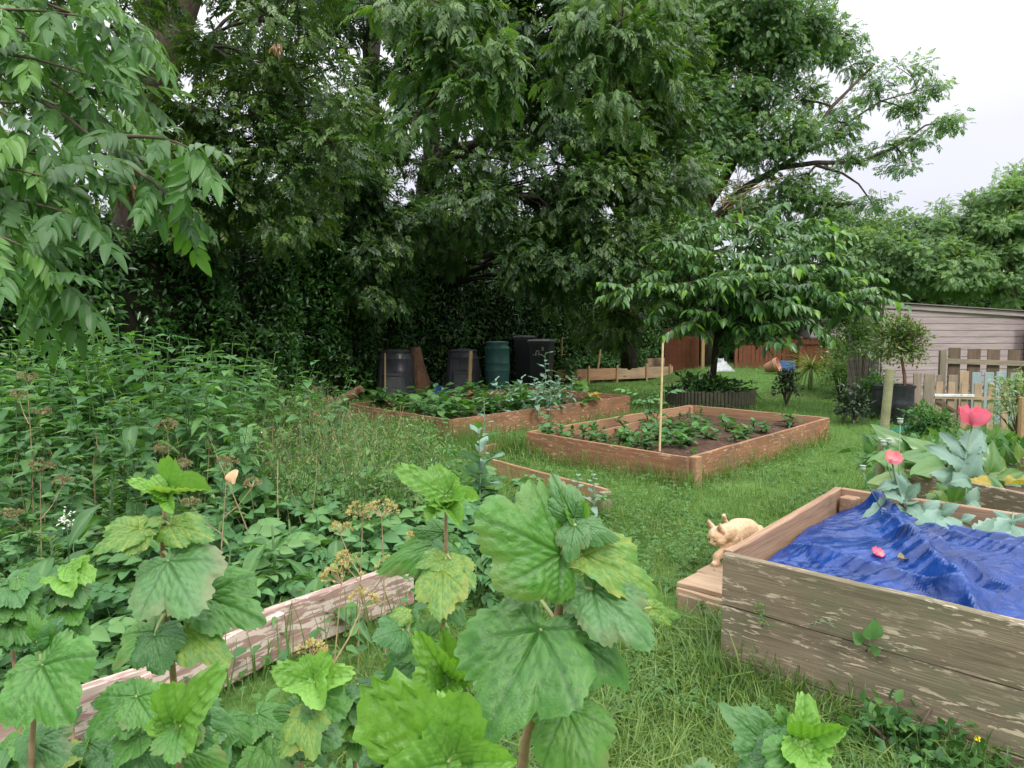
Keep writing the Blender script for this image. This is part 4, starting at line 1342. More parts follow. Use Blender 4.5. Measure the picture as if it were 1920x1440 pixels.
def crumple(name, label, cat, c, w, d, h, mat, seed, dome=1.0, n=26, fold=6):
    u = np.linspace(-1, 1, n)
    U, W = np.meshgrid(u, u)
    q = np.stack([U, W], -1)
    rr = np.maximum(np.abs(U), np.abs(W))
    z = h * dome * (1 - rr ** 2) * .8 + h * (1 - np.abs(vnoise(q * fold * .5, seed) * 2 - 1)) * .6 * (1.02 - rr) + h * .25 * (1 - np.abs(vnoise(q * fold * 1.4, seed + 1) * 2 - 1))
    j = .18 * (vnoise(q * 3, seed + 5) - .5)
    P = np.stack([c.x + (U + j) * w / 2, c.y + (W + j) * d / 2, c.z + z], -1)
    a, b = np.meshgrid(np.arange(n - 1), np.arange(n - 1))
    k = (b * n + a).ravel()
    o = link(name, raw_mesh(name, P.reshape(-1, 3), np.stack([k, k + 1, k + n + 1, k + n], -1).ravel(), np.full(len(k), 4)))
    o.data.materials.append(mat)
    return tag(o, label, cat)
crumple("plastic_sheet", "small crumpled blue plastic sheet on the ground between the compost bins", "plastic sheet", zbase(822, 728, 16.6), .55, .5, .26, M_TARP, 3, .6)
crumple("polythene_heap", "heap of crumpled white polythene behind the cherry trunk by the fence", "polythene heap", zbase(1352, 698, 20.5) + Vector((0, 0, .33)), .70, .6, .36, M_POLY, 8, .9)
crumple("green_netting", "crumpled green garden netting at the foot of the black barrel", "netting", zbase(1712, 800, 10.6), .62, .35, .10, M_NET, 9, .7, fold=12)

# logs by the left corner of the back bed
for i, (px, py, Y, l_, a_) in enumerate([(652, 745, 12.3, .34, .5), (662, 738, 12.7, .40, -.4), (640, 752, 12.1, .30, 1.2)]):
    p = at(px, py, Y)
    d = Vector((math.cos(a_), math.sin(a_) * .6, .5)).normalized()
    o = MB().tube([p - d * l_ / 2, p, p + d * l_ / 2], [.085, .08, .075], 12, wob=.15).build("log", M_BARK_RED)
    tag(o, ["split brown log leaning at the left corner of the back bed", "upper brown log propped behind the bed corner", "short brown log lying lowest outside the bed corner"][i], "log", "logs at the bed corner")

# stakes
def stake(label, a, b, rad, mat, name="garden_stake", cat="stake", sides=8, group="stakes by the hedge"):
    o = MB().tube([a, (Vector(a) + Vector(b)) / 2, b], [rad, rad * .97, rad * .94], sides).build(name, mat)
    tag(o, label, cat, group)
    # rotate-free mesh: grain along its length comes from the noise
    return o
def stk(label, bx, by, tx, ty, Y, rad, mat=None, **k):
    stake(label, at(bx, by, Y), at(tx, ty, Y), rad, mat or M_W_POST, **k)
stk("flat wooden stake standing before the second compost bin", 880, 738, 883, 658, 15.8, .045)
stk("thin pale rod beside the leftmost compost bin", 722, 735, 722, 662, 16.4, .02)
stk("short upright stake by the right edge of the wheelie bins", 1053, 668, 1054, 632, 20.5, .03)
stk("leaning stake at the start of the far low bed", 1121, 692, 1128, 638, 21.0, .035)
stk("thin stake rising behind the wheelie bins, left of a pair", 984, 640, 985, 612, 21.5, .03)
stk("thin stake rising behind the wheelie bins, right of a pair", 991, 640, 992, 610, 21.7, .03)
stk("slim bamboo cane standing in the middle raised bed", 1237, 846, 1243, 643, 6.75, .0115, M_W_CANE, name="bamboo_cane", cat="bamboo cane", group="canes")
stk("leaning weathered green stake between the lawn and the right beds", 1646, 925, 1669, 692, 5.25, .034, M_W_STAKE, sides=12)
stk("dark post at the right edge behind the chard bed", 1913, 860, 1917, 745, 6.2, .03)

# ------------------------------------------------------------------ fence panels in the distance
def fence(label, a, b, zt, nb, mat, rail=True, gaps=.012, cap=None, hang=0.0):
    a, b = Vector(a), Vector(b)
    a.z = b.z = 0
    t = thing("garden_fence", label, "fence", (a + b) / 2, "reddish fence panels behind the cherry tree")
    d = (b - a); L = d.length; d.normalize()
    rz = math.atan2(d.y, d.x)
    me = MB().box((0, 0, zt / 2), (L / nb - gaps, .022, zt)).mesh("board", mat)
    for i in range(nb):
        o = link("board", me, t, True)
        o.location = Vector((-L / 2 + L * (i + .5) / nb, 0, random.uniform(-.01, .01)))
        o.location.rotate(Matrix.Rotation(rz, 3, 'Z'))
        o.rotation_euler = (0, random.uniform(-.006, .006), rz)
    for z in (zt - .12, .35):
        c = Vector((0, -.03, z)); c.rotate(Matrix.Rotation(rz, 3, 'Z'))
        MB().box(c, (L, .04, .09), rz).build("rail", mat, t, local=True)
    return t
fence("tall reddish fence panel left of the cherry trunk", at(1246, 690, 23.6), at(1310, 690, 22.8), 1.72, 8, M_W_FENCE)
fence("low reddish fence panel hidden behind the hanging cherry leaves", at(1384, 690, 23.0), at(1498, 690, 22.4), 1.38, 14, M_W_FENCE)
fence("low reddish fence panel with a paler rail under the grey roof", at(1502, 690, 22.2), at(1616, 690, 21.6), 1.36, 14, M_W_FENCE)
for lab, px, zt, Y in (("pale fence post between the tall panel and the white heap", 1317, 1.85, 22.4), ("reddish fence post right of the white heap", 1379, 1.2, 22.6), ("reddish post between the two low fence panels", 1500, 1.45, 22.1)):
    p = at(px, 690, Y)
    o = MB().box((p.x, Y, zt / 2), (.10, .10, zt)).build("fence_post", M_W_POST if px == 1317 else M_W_FENCE)
    tag(o, lab, "fence post", "posts of the far fence")

# grey roofed shed beyond the fence
p0 = at(1560, 640, 27)
sh2 = thing("small_shed", "small shed with a grey felt roof beyond the low fence", "shed", (p0.x, 27, 0))
MB().box((p0.x + .2, 27.6, .8), (2.4, 1.8, 1.6)).build("wall", M_W_FENCE, sh2)
rf = MB()
rf.add([(p0.x - 1.1, 26.4, 1.42), (p0.x + 1.6, 26.4, 1.42), (p0.x + 1.4, 27.6, 2.15), (p0.x - .9, 27.6, 2.15), (p0.x - 1.1, 28.8, 1.42), (p0.x + 1.6, 28.8, 1.42),
        (p0.x - 1.1, 26.4, 1.36), (p0.x + 1.6, 26.4, 1.36)], [(0, 1, 2, 3), (3, 2, 5, 4), (6, 7, 1, 0), (0, 3, 4, 6), (1, 7, 5, 2)])
rf.build("roof", M_ROOF, sh2)

# terracotta pot on its side and blue crate
c = at(1449, 687, 19.3)
pot = thing("terracotta_pot", "terracotta pot lying on its side near the fence", "plant pot", (c.x, c.y, c.z))
M = Matrix.Translation(c) @ Matrix.Rotation(R(-35), 4, 'Z') @ Matrix.Rotation(R(72), 4, 'Y') @ Matrix.Scale(.82, 4)
shade_auto(MB().lathe([(.13, -.26), (.16, -.2), (.23, .10), (.21, .10), (.15, -.18)], sides=28, M=M).build("bowl", M_TERRA, pot))
shade_auto(MB().lathe([(.232, .09), (.258, .09), (.262, .20), (.24, .205), (.235, .19), (.20, .10)], sides=28, M=M).build("rim", M_TERRA, pot))
c = at(1473, 692, 19.7)
cr = thing("plastic_crate", "small blue plastic crate on a dark tub beside the terracotta pot", "crate", (c.x, c.y, 0))
zc = c.z + .10
m = MB()
for k in range(4):
    m.box((c.x, c.y - .15, zc - .1 + .07 * k), (.42, .02, .04))
    m.box((c.x, c.y + .15, zc - .1 + .07 * k), (.42, .02, .04))
    m.box((c.x - .2, c.y, zc - .1 + .07 * k), (.02, .28, .04)); m.box((c.x + .2, c.y, zc - .1 + .07 * k), (.02, .28, .04))
m.build("slats", M_CRATE, cr)
m = MB()
for k in range(5): m.box((c.x - .2 + .1 * k, c.y - .138, zc), (.03, .012, .29))
m.box((c.x, c.y, zc - .14), (.40, .28, .015))
m.build("frame", M_CRATE, cr)
p = at(1473, 700, 19.7)
tag(MB().box((p.x, p.y, c.z - .14), (.36, .3, .24), .2).build("black_tub", M_BLACKPL), "small dark tub under the blue crate", "tub")

# ------------------------------------------------------------------ round log-edged planter
plt_ = thing("round_planter", "round planter edged with dark upright logs round the cherry trunk", "planter", (*PLANT_C.xy, 0))
ns = 76
me = MB().tube([(0, 0, -.05), (0, 0, .2), (0, 0, .38), (0, 0, .40)], [.037, .037, .036, .030], 8).mesh("log", M_W_LOGEDGE, True)
for i in range(ns):
    a = 2 * math.pi * i / ns
    o = link("log", me, plt_, True)
    o.location = (PLANT_R * math.cos(a), PLANT_R * math.sin(a), random.uniform(-.02, .012))
    o.rotation_euler = (random.uniform(-.02, .02), random.uniform(-.02, .02), a)
v = [(0, 0, .34)]; f = []
for j, rr in enumerate((.4, .84)):
    for i in range(24):
        a = 2 * math.pi * i / 24
        v.append((rr * math.cos(a), rr * math.sin(a), .33 + random.uniform(-.03, .03)))
for i in range(24):
    k = (i + 1) % 24
    f.append((0, 1 + i, 1 + k)); f.append((1 + i, 25 + i, 25 + k, 1 + k))
MB().add(v, f).build("soil", M_SOIL, plt_, True, True)

# ------------------------------------------------------------------ big shed with mauve cladding
sa, sb = at(1652, 700, 14.6), at(1916, 700, 15.6)
sa.z = sb.z = 0
sdv = (sb - sa); SL = sdv.length; sdv.normalize()
shed = thing("garden_shed", "garden shed with weathered mauve horizontal cladding at the right", "shed", (sa + sb) / 2)
bh = .142
nz = 15
for i in range(nz):
    z = 0.03 + bh * (i + 1)
    if z > 2.12: break
    ext = Vector((0, 0, z))
    plank(shed, sa + ext, sb + ext, bh - .013, .030, M_W_SHED, "board", warp=.002)
# cladding boards lap: a dark recess behind them
c = (sa + sb) / 2 + Vector((-sdv.y, sdv.x, 0)) * .47
nrm0 = Vector((-sdv.y, sdv.x, 0))
for i in range(14):
    z = 0.03 + bh * (i + 1)
    plank(shed, sa - sdv * .02 + nrm0 * .03 + Vector((0, 0, z)), sa - sdv * .02 + nrm0 * .94 + Vector((0, 0, z)), bh - .013, .028, M_W_SHED, "board", warp=.002)
MB().box((c.x, c.y, 1.02), (SL - .02, .92, 2.04), math.atan2(sdv.y, sdv.x)).build("wall", M_W_SHED, shed)
ta, tb = sa + Vector((-.1, -.05, 2.10)), sb + Vector((.12, -.05, 2.13))
ta.z = at(1690, 568, 14.6).z; tb.z = at(1916, 586, 15.6).z
plank(shed, ta, tb, .10, .03, M_W_SHED, "fascia")
nrm = Vector((-sdv.y, sdv.x, 0))
rf = MB()
q = [ta - nrm * .08, tb - nrm * .08, tb + nrm * 1.0, ta + nrm * 1.0]
rf.add([(p.x, p.y, p.z + .012 + (.05 if i > 1 else 0)) for i, p in enumerate(q)] + [(p.x, p.y, p.z + .03 + (.05 if i > 1 else 0)) for i, p in enumerate(q)], [(0, 1, 2, 3)[::-1], (4, 5, 6, 7), (0, 1, 5, 4), (1, 2, 6, 5), (2, 3, 7, 6), (3, 0, 4, 7)])
rf.build("roof", M_ROOF, shed)
MB().box((sb.x + .03, sb.y - .02, 1.04), (.07, .06, 2.06), math.atan2(sdv.y, sdv.x)).build("corner_trim", M_W_FENCE, shed)
# neighbour shed edge, stained red, at the right border
p = at(1935, 640, 15.2)
nb = thing("red_shed", "reddish stained shed at the right edge beside the mauve shed", "shed", (p.x, p.y, 0))
for i in range(12):
    z = .16 * (i + 1)
    plank(nb, Vector((p.x - .02, p.y, z)), Vector((p.x + 2.5, p.y + .5, z)), .155, .02, M_W_FENCE, "board", warp=.002)

# ------------------------------------------------------------------ pallet fences and pickets
def pickets(t, lst, Y, mat, name="picket", th=.02):
    for (x0, x1, yt, yb) in lst:
        a, b = at(x0, yt, Y), at(x1, yt, Y)
        zb = max(at(x0, yb, Y).z, -.05)
        w = abs(b.x - a.x)
        c = (a + b) / 2
        L = a.z - zb
        me = MB().box((0, 0, 0), (L, th, w)).mesh(name, mat)
        o = link(name, me, t, True)
        o.location = Vector((c.x, c.y, zb + L / 2)) - t.location
        o.rotation_euler = (0, -math.pi / 2 + random.uniform(-.012, .012), random.uniform(-.03, .03))
def rail(t, x0, x1, y0, y1, h, Y, mat, name="rail", th=.04):
    a, b = at(x0, y0, Y), at(x1, y1, Y)
    plank(t, a, b, h, th, mat, name, warp=.002)
Y1 = 12.2
p = at(1830, 700, Y1)
pal = thing("pallet_fence", "dark upright pallet with wide spaced slats standing before the shed", "pallet fence", (p.x, Y1, 0))
pickets(pal, [(1779, 1801, 652, 800), (1815, 1839, 654, 800), (1852, 1875, 655, 800), (1890, 1913, 656, 800)], Y1, M_W_PALDARK, "slat")
rail(pal, 1770, 1935, 672, 677, .09, Y1 - .045, M_W_PALGREY)
rail(pal, 1770, 1935, 735, 738, .09, Y1 - .045, M_W_PALGREY)
pickets(pal, [(1762, 1774, 657, 800)], Y1 - .10, M_W_PALGREY, "post", .06)
Y2 = 11.5
p = at(1800, 760, Y2)
pg = thing("picket_fence", "mismatched picket fence of grey, bare and pale blue boards before the pallet", "picket fence", (p.x, Y2, 0))
pickets(pg, [(1713, 1728, 700, 805), (1733, 1753, 701, 805), (1757, 1765, 703, 805), (1778, 1796, 703, 805)], Y2, M_W_PALGREY)
pickets(pg, [(1800, 1817, 696, 805)], Y2, M_W_PALE2)
pickets(pg, [(1823, 1840, 698, 805), (1846, 1863, 698, 805), (1868, 1887, 697, 805), (1895, 1909, 699, 805)], Y2, M_W_BLUE)
rail(pg, 1712, 1915, 722, 724, .06, Y2 + .035, M_W_PALGREY)
rail(pg, 1712, 1915, 775, 778, .06, Y2 + .035, M_W_PALGREY)
Y3 = 10.9
p = at(1820, 770, Y3)
gt = thing("garden_gate", "low gate of pale knotty pickets with a white topped rail and diagonal brace", "gate", (p.x, Y3, 0))
pickets(gt, [(1755, 1767, 716, 810), (1778, 1790, 717, 810), (1803, 1815, 718, 810), (1827, 1841, 718, 810), (1853, 1865, 718, 810), (1879, 1893, 717, 810), (1904, 1918, 718, 810)], Y3, M_W_PALE2)
rail(gt, 1752, 1920, 742, 746, .045, Y3 - .035, M_W_PALE2, th=.03)
rail(gt, 1752, 1826, 738.5, 739.5, .040, Y3 - .045, M_WHITE, "white_rail", .03)
rail(gt, 1756, 1806, 748, 776, .045, Y3 - .03, M_W_PALDARK, "brace", .025)

# ------------------------------------------------------------------ black barrel with the potted shrub (shrub is built with the plants)
c = zbase(1690, 790, 11.7)
bar = thing("black_barrel", "black plastic barrel used as a plant tub beside the picket fence", "barrel", c)
shade_auto(MB().lathe([(.20, -.02), (.215, 0), (.228, .30), (.236, .33), (.228, .36), (.226, .60), (.236, .62), (.238, .66), (.215, .66), (.205, .58)], (0, 0, 0), 40).build("body", M_BARREL, bar, local=True))
MB().lathe([(.215, .56), (.02, .60)], (0, 0, 0), 20).build("soil", M_SOIL, bar, local=True)
c2 = zbase(1660, 775, 12.4)
bar2 = thing("black_barrel", "second dark tub half hidden behind the leaning green stake", "barrel", c2)
shade_auto(MB().lathe([(.24, -.02), (.25, 0), (.22, .52), (.235, .54), (.235, .60), (.20, .60), (.02, .61)], (0, 0, 0), 32).build("body", M_BARREL, bar2, local=True))
# ------------------------------------------------------------------ trees, hedge, shrubs
ASH = [t_pinnate(4, t_diamond(.44, .03, .12), .46, .30, 60, np.random.default_rng(i), rachis=False) for i in range(4)]
ASH_FINE = [t_pinnate(5, t_lanc(.36, .035, .22, .36), .40, .42, 58, np.random.default_rng(20 + i), hang=.5) for i in range(5)]
LAUREL = [t_lanc(.40, .05, .22), t_diamond(.42, .07, .15)]
SIMPLE = [t_diamond(.5, .08, .12), t_diamond(.42, .05, .2)]
CHERRY = [t_lanc(.46, .05, .38, .36), t_lanc(.42, .08, .28, .38)]

def bez(a, b, lift=0.2, n=7, side=None):
    a, b = Vector(a), Vector(b)
    L = (b - a).length
    m = (a + b) / 2 + Vector((0, 0, lift * L)) + (side or Vector((random.uniform(-.1, .1), random.uniform(-.1, .1), 0))) * L
    return [a * (1 - t) ** 2 + m * 2 * t * (1 - t) + b * t * t for t in np.linspace(0, 1, n)]

def tree(name, label, cat, base, trunk, clusters, tmpls, mat, size=.27, per=60, sub_r=.5, nparts=120, group=None,
         barkmat=None, droop=.35, sub_den=1.0, twig=.010, limb=.07, up=.9, spread=(1, 1, .75)):
    """trunk: list of (points, radii); clusters: (center, radius, weight)"""
    t = thing(name, label, cat, base, group)
    bm_ = barkmat or M_BARK
    tk = MB()
    for pts, rad in trunk:
        tk.tube(pts, rad, 12, wob=.10)
    tk.build("trunk", bm_, t, True)
    allp = [(Vector(p), r_) for pts, rad in trunk for p, r_ in zip(pts, rad)]
    br = MB()
    POS, YD, ZD = [], [], []
    for c, cr, w in clusters:
        c = Vector(c)
        src, sr = min(allp, key=lambda q: (q[0] - c).length + 1.2 * max(0, q[0].z - c.z))
        b = bez(src, c, .12)
        br.tube(b, np.linspace(min(limb, sr * .8), limb * .45, len(b)), 6)
        ns = max(3, int(w * sub_den * (cr / sub_r) ** 2 * 2.2))
        for _ in range(ns):
            d = norm(rng.normal(0, 1, 3)) * (0.45 + .55 * rng.random() ** .6) * cr * np.array(spread)
            s = np.array(tuple(c)) + d
            bb = bez(b[rng.integers(2, len(b))], s, .10, 5)
            br.tube(bb, np.linspace(limb * .38, twig, 5), 4, cap=False)
            n = int(per * (0.6 + .8 * rng.random()))
            q = rng.normal(0, 1, (n, 3))
            q = norm(q) * (rng.random((n, 1)) ** .45) * sub_r * np.array([1, 1, .65])
            out = norm(q + d / cr * .6)
            POS.append(s + q)
            YD.append(norm(out * .8 + rng.normal(0, .5, (n, 3)) + np.array([0, 0, -droop])))
            ZD.append(norm(np.array([0, 0, up]) + out * .35 + rng.normal(0, .35, (n, 3))))
            for _k in range(3):
                e_ = s + norm(rng.normal(0, 1, 3)) * sub_r * .8
                br.tube([s, (s + e_) / 2 + rng.normal(0, .03, 3), e_], [twig, twig * .7, twig * .4], 3, cap=False)
    br.build("branches", bm_, t, True)['kind'] = 'stuff'
    P = np.concatenate(POS)
    sz = size * (0.7 + .6 * rng.random(len(P)))
    M = frames(P, np.concatenate(YD), np.concatenate(ZD), sz)
    foliage(t, tmpls, mat, M, sz, nparts)
    return t
def C(px, py, Y, r_, w=1.0): return (at(px, py, Y), r_, w)
def TR(pts, Y): return [at(a, b, Y if len(c) == 0 else c[0]) for a, b, *c in pts]

# left ash behind the hedge
tree("ash_tree", "big left ash whose thick leaning brown trunk forks near the top of the picture", "tree", (at(236, 700, 12.6).x, 12.6, 0),
     [(TR([(240, 760), (246, 520), (256, 330), (276, 190), (308, 90), (345, -10), (400, -160)], 12.6), [.44, .38, .34, .33, .32, .30, .22]),
      (TR([(292, 150), (284, 60), (272, -30), (262, -180)], 12.8), [.20, .17, .15, .12]),
      (TR([(345, 30), (352, 60), (372, 95), (420, 40), (470, 0)], 12.2), [.06, .04, .035, .03, .02])],
     [C(520, 40, 10.8, 1.0, .6), C(560, 190, 11.2, 1.0, .8), C(480, 150, 11.6, 1.0, .8), C(440, 250, 11.0, .9, 1.0), C(500, 400, 11.6, .9, 1.1), C(330, 420, 11.4, .8, 1.0), C(385, 190, 11.4, .6, .9), C(350, 280, 11.4, .6, 1.0), C(410, 60, 11.4, .5, .6), C(380, 360, 10.8, .8, 1.1), C(500, 330, 11.2, .9, 1.0), C(600, -60, 11, 1.0),
      C(200, -120, 10, 1.3), C(60, 120, 9.6, 1.0, .8), C(120, 330, 9.4, .9), C(430, 110, 10.8, .8, .5), C(600, 300, 11.5, .8), C(120, 20, 9.4, 1.0, .8)],
     ASH, M_ASH_MID, .20, 72, .50, 130, "tall ash trees behind the hedge")

# middle tree with straight dark trunk
tree("ash_tree", "middle ash with a straight dark upright trunk left of the forked one", "tree", (at(705, 700, 20.5).x, 20.5, 0),
     [(TR([(705, 780), (702, 420), (698, 250), (692, 150), (700, 60), (712, -60)], 20.5), [.32, .28, .27, .26, .23, .18])],
     [C(690, 60, 17, 1.5, .8), C(610, 240, 17, 1.3, .9), C(700, 300, 16.5, 1.2), C(580, 60, 17.5, 1.5, .7), C(540, 460, 15, 1.0, 1.1), C(620, 330, 15.5, 1.1, 1.0), C(640, 400, 16, 1.3, 1.1), C(730, 420, 16, 1.2, 1.1), C(560, 380, 15, 1.1, 1.0), C(690, -80, 17, 1.7), C(690, 520, 15.8, 1.0, 1.1)],
     ASH, M_ASH, .23, 76, .55, 130, "tall ash trees behind the hedge", barkmat=M_BARK_DK)

# forked ash with the heavy limb to the right
Yt = 19.5
tree("ash_tree", "dark ash with a leaning trunk and one heavy limb bending right over the bins", "tree", (at(786, 700, 21.4).x, 21.4, 0),
     [(TR([(786, 730, 21.4), (790, 560, 21), (798, 420, 20), (808, 340, 19.5), (812, 290, 19.5), (802, 200, 19.6), (812, 90, 19.8), (820, -40, 20)], Yt), [.42, .38, .36, .40, .27, .19, .17, .14]),
      (TR([(810, 320), (850, 288), (895, 278), (945, 225), (985, 190), (1020, 130), (1060, 90), (1100, 20)], 19.0), [.30, .27, .25, .22, .21, .20, .18, .13]),
      (TR([(945, 225), (950, 150), (952, 60), (960, -30)], 19.4), [.10, .09, .08, .06])],
     [C(880, 40, 16.5, 1.5), C(1010, 60, 16, 1.5, 1.2), C(1060, 220, 15.6, 1.4, 1.3), C(900, 380, 15.6, 1.1, 1.2), C(1010, 370, 15.3, 1.3, 1.5),
      C(1080, 480, 15.2, 1.2, 1.5), C(960, 480, 15.4, .9, 1.1), C(760, 120, 16.4, 1.0), C(900, -100, 16, 2.0, 1.2), C(900, 300, 16.4, 1.0, .9), C(860, 440, 17.2, .9, .8), C(860, 310, 16.0, .7, 1.1), C(740, 400, 17.6, .8, 1.0),
      C(1050, 525, 15.6, .8, 1.2), C(860, 210, 15.6, .9, .9), C(760, 300, 17.6, .8, .7), C(960, 200, 17.5, 1.2, .8)],
     ASH, M_ASH, .23, 80, .55, 200, "tall ash trees behind the hedge", barkmat=M_BARK_DK, limb=.09)
tree("ash_tree", "mid green bushy ash between the dark forked ash and the open crowned one", "tree", (at(1180, 640, 20).x, 20, 0),
     [(TR([(1180, 690), (1176, 560), (1170, 420), (1160, 250), (1150, 80)], 19), [.24, .21, .19, .15, .08])],
     [C(1120, 90, 16, 1.6, 1.3), C(1170, 220, 16, 1.4, 1.3), C(1130, 350, 15.6, 1.4, 1.3), C(1200, 90, 17, 1.5, 1.2), C(1190, 470, 15.6, 1.2, 1.3), C(1120, -90, 16, 2.0, 1.2), C(1150, 580, 15.8, 1.0, 1.2), C(1240, 330, 16.5, 1.2, 1.2), C(1230, 200, 17, 1.2, 1.0)],
     ASH, M_ASH_MID, .23, 80, .55, 200, "tall ash trees behind the hedge", barkmat=M_BARK_DK, limb=.07)

# lighter bough hanging forward
tree("ash_bough", "bright pale green ash bough hanging forward at the top middle", "bough", at(800, -40, 9.0),
     [([at(720, -160, 10), at(770, -60, 9.2), at(830, 40, 8.4), at(880, 130, 8.0)], [.05, .04, .03, .012])],
     [C(850, 60, 8.2, .52, 1.2), C(905, 130, 8.0, .50, 1.2), C(800, 130, 8.4, .42, .8), C(880, 200, 7.9, .30, .7), C(840, 10, 8.4, .5, 1), C(760, 30, 8.6, .4, .7), C(770, 230, 8.4, .26, .5)],
     ASH_FINE, M_ASH_LIGHT, .24, 20, .24, 200, droop=.6, limb=.02, twig=.005)
tree("ash_bough", "green leafy ash bough hanging at the top right of the dark trees", "bough", at(1150, -60, 11),
     [([at(1060, -180, 13), at(1100, -40, 12), at(1150, 60, 11.2)], [.06, .04, .015])],
     [C(1130, 60, 11, .7, 1.2), C(1190, 110, 11.2, .6, 1.1), C(1080, 130, 11, .55, .9), C(1160, 190, 11, .5, .9), C(1180, 10, 11.4, .7, 1)],
     ASH_FINE, M_ASH_LIGHT, .25, 22, .3, 150, droop=.6, limb=.02, twig=.005)

# the right ash, open crown against the sky
Y4 = 24.0
tree("ash_tree", "open crowned ash on the right with branches reaching into the white sky", "tree", (at(1322, 640, Y4).x, Y4, 0),
     [(TR([(1325, 690), (1322, 470), (1318, 390), (1312, 340), (1330, 280), (1360, 190)], Y4), [.36, .30, .28, .22, .16, .12]),
      (TR([(1320, 390), (1360, 330), (1410, 230), (1435, 150), (1480, 90), (1540, 40)], Y4), [.22, .18, .15, .12, .08, .05]),
      (TR([(1322, 430), (1400, 350), (1460, 315), (1500, 290), (1560, 200), (1640, 120)], Y4 - .5), [.18, .13, .10, .08, .06, .03]),
      (TR([(1460, 315), (1530, 305), (1610, 305), (1680, 275), (1735, 235), (1785, 225)], Y4 - .6), [.09, .08, .06, .045, .03, .015]),
      (TR([(1530, 310), (1580, 325), (1610, 345), (1635, 380)], Y4 - .7), [.05, .04, .03, .02]),
      (TR([(1500, 290), (1545, 270), (1590, 230), (1650, 190), (1720, 170)], Y4 - .3), [.06, .05, .04, .03, .015])],
     [C(1400, 40, Y4, 1.9, 1.2), C(1300, 60, Y4 + .5, 1.9, 1.2), C(1290, 200, Y4, 1.6, 1.1), C(1500, 40, Y4, 1.1, .9), C(1560, 70, Y4, .9, .8), C(1400, 170, Y4, 1.2, .7), C(1480, 190, Y4, 1.0, .6),
      C(1350, 260, Y4 - .6, 1.1, 1.0), C(1430, 270, Y4 - .8, 1.0, 1.0), C(1490, 260, Y4 - .8, .8, .7), C(1570, 230, Y4, .9, .45), C(1640, 160, Y4, .6, .55), C(1700, 130, Y4, .45, .6), C(1600, 120, Y4, .6, .4),
      C(1660, 270, Y4 - .6, .45, .5), C(1720, 260, Y4 - .6, .35, .7), C(1775, 225, Y4 - .6, .25, .9), C(1690, 200, Y4 - .3, .5, .6), C(1740, 160, Y4 - .3, .35, .7), C(1590, 290, Y4 - .6, .5, .4), C(1650, 375, Y4 - .7, .35, .9),
      C(1500, 360, Y4 - .6, .8, 1.1), C(1270, 340, Y4 - 2, 1.2, 1.2), C(1400, 390, Y4 - .6, 1.0, .9), C(1260, 450, Y4 - 3, 1.1, 1.3), C(1700, 310, Y4 - .6, .25, .5), C(1540, 400, Y4, .8, 1.0), C(1460, 110, Y4, 1.0, .7)],
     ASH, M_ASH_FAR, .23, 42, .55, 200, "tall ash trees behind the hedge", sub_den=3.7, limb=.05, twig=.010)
# bare twisted twigs low in its crown
tw = MB()
for _ in range(26):
    a = at(1360 + random.uniform(-40, 40), 400 + random.uniform(-60, 30), 22.6)
    b = a + Vector((random.uniform(-.3, 1.6), random.uniform(-.4, .2), random.uniform(-.7, .9)))
    tw.tube(bez(a, b, random.uniform(-.2, .3), 6), np.linspace(.022, .006, 6), 4)
o = tw.build("dead_twigs", M_STEM_DRY)
tag(o, "bare pale twisted twigs low in the crown of the right ash", "twigs", kind='stuff')

# pale trees at the far right
for lab, px, Y, cl in [
    ("pale green feathery tree at the right edge rising above the shed", 1900, 20, [C(1900, 400, 20, 1.2, 1.2), C(1850, 450, 20, 1.1, 1.2), C(1930, 350, 20.5, 1.0, 1), C(1800, 500, 19.5, .9, 1.2), C(1880, 520, 19.5, 1.1, 1.2), C(1960, 450, 20, 1.3, 1.2), C(1820, 400, 20.4, .7, .8)]),
    ("pale bushy tree behind the shed, left of the tallest pale crown", 1760, 21, [C(1740, 450, 21, 1.1, 1.2), C(1690, 500, 20.5, 1.1, 1.3), C(1780, 510, 20, 1.1, 1.3), C(1700, 430, 21.5, .6, .8), C(1640, 480, 21, 1.1, 1.3), C(1760, 400, 21.6, .5, .6)]),
    ("dense green bush between the right ash and the pale trees", 1600, 23, [C(1580, 450, 23, 1.1, 1.3), C(1520, 480, 23, 1.2, 1.3), C(1620, 520, 22, 1.2, 1.3), C(1560, 540, 22.5, 1.1, 1.3), C(1640, 440, 23, .8, 1.0)])]:
    b = at(px, 640, Y)
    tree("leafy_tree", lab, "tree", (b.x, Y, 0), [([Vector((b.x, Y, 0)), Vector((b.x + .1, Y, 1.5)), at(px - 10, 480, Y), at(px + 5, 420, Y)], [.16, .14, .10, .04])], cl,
         ASH if px > 1700 else SIMPLE, M_FAR if px > 1700 else M_ASH_FAR, .17 if px > 1700 else .12, 62 if px > 1700 else 130, .36, 100, "trees behind the sheds", sub_den=1.2, limb=.04, twig=.007)

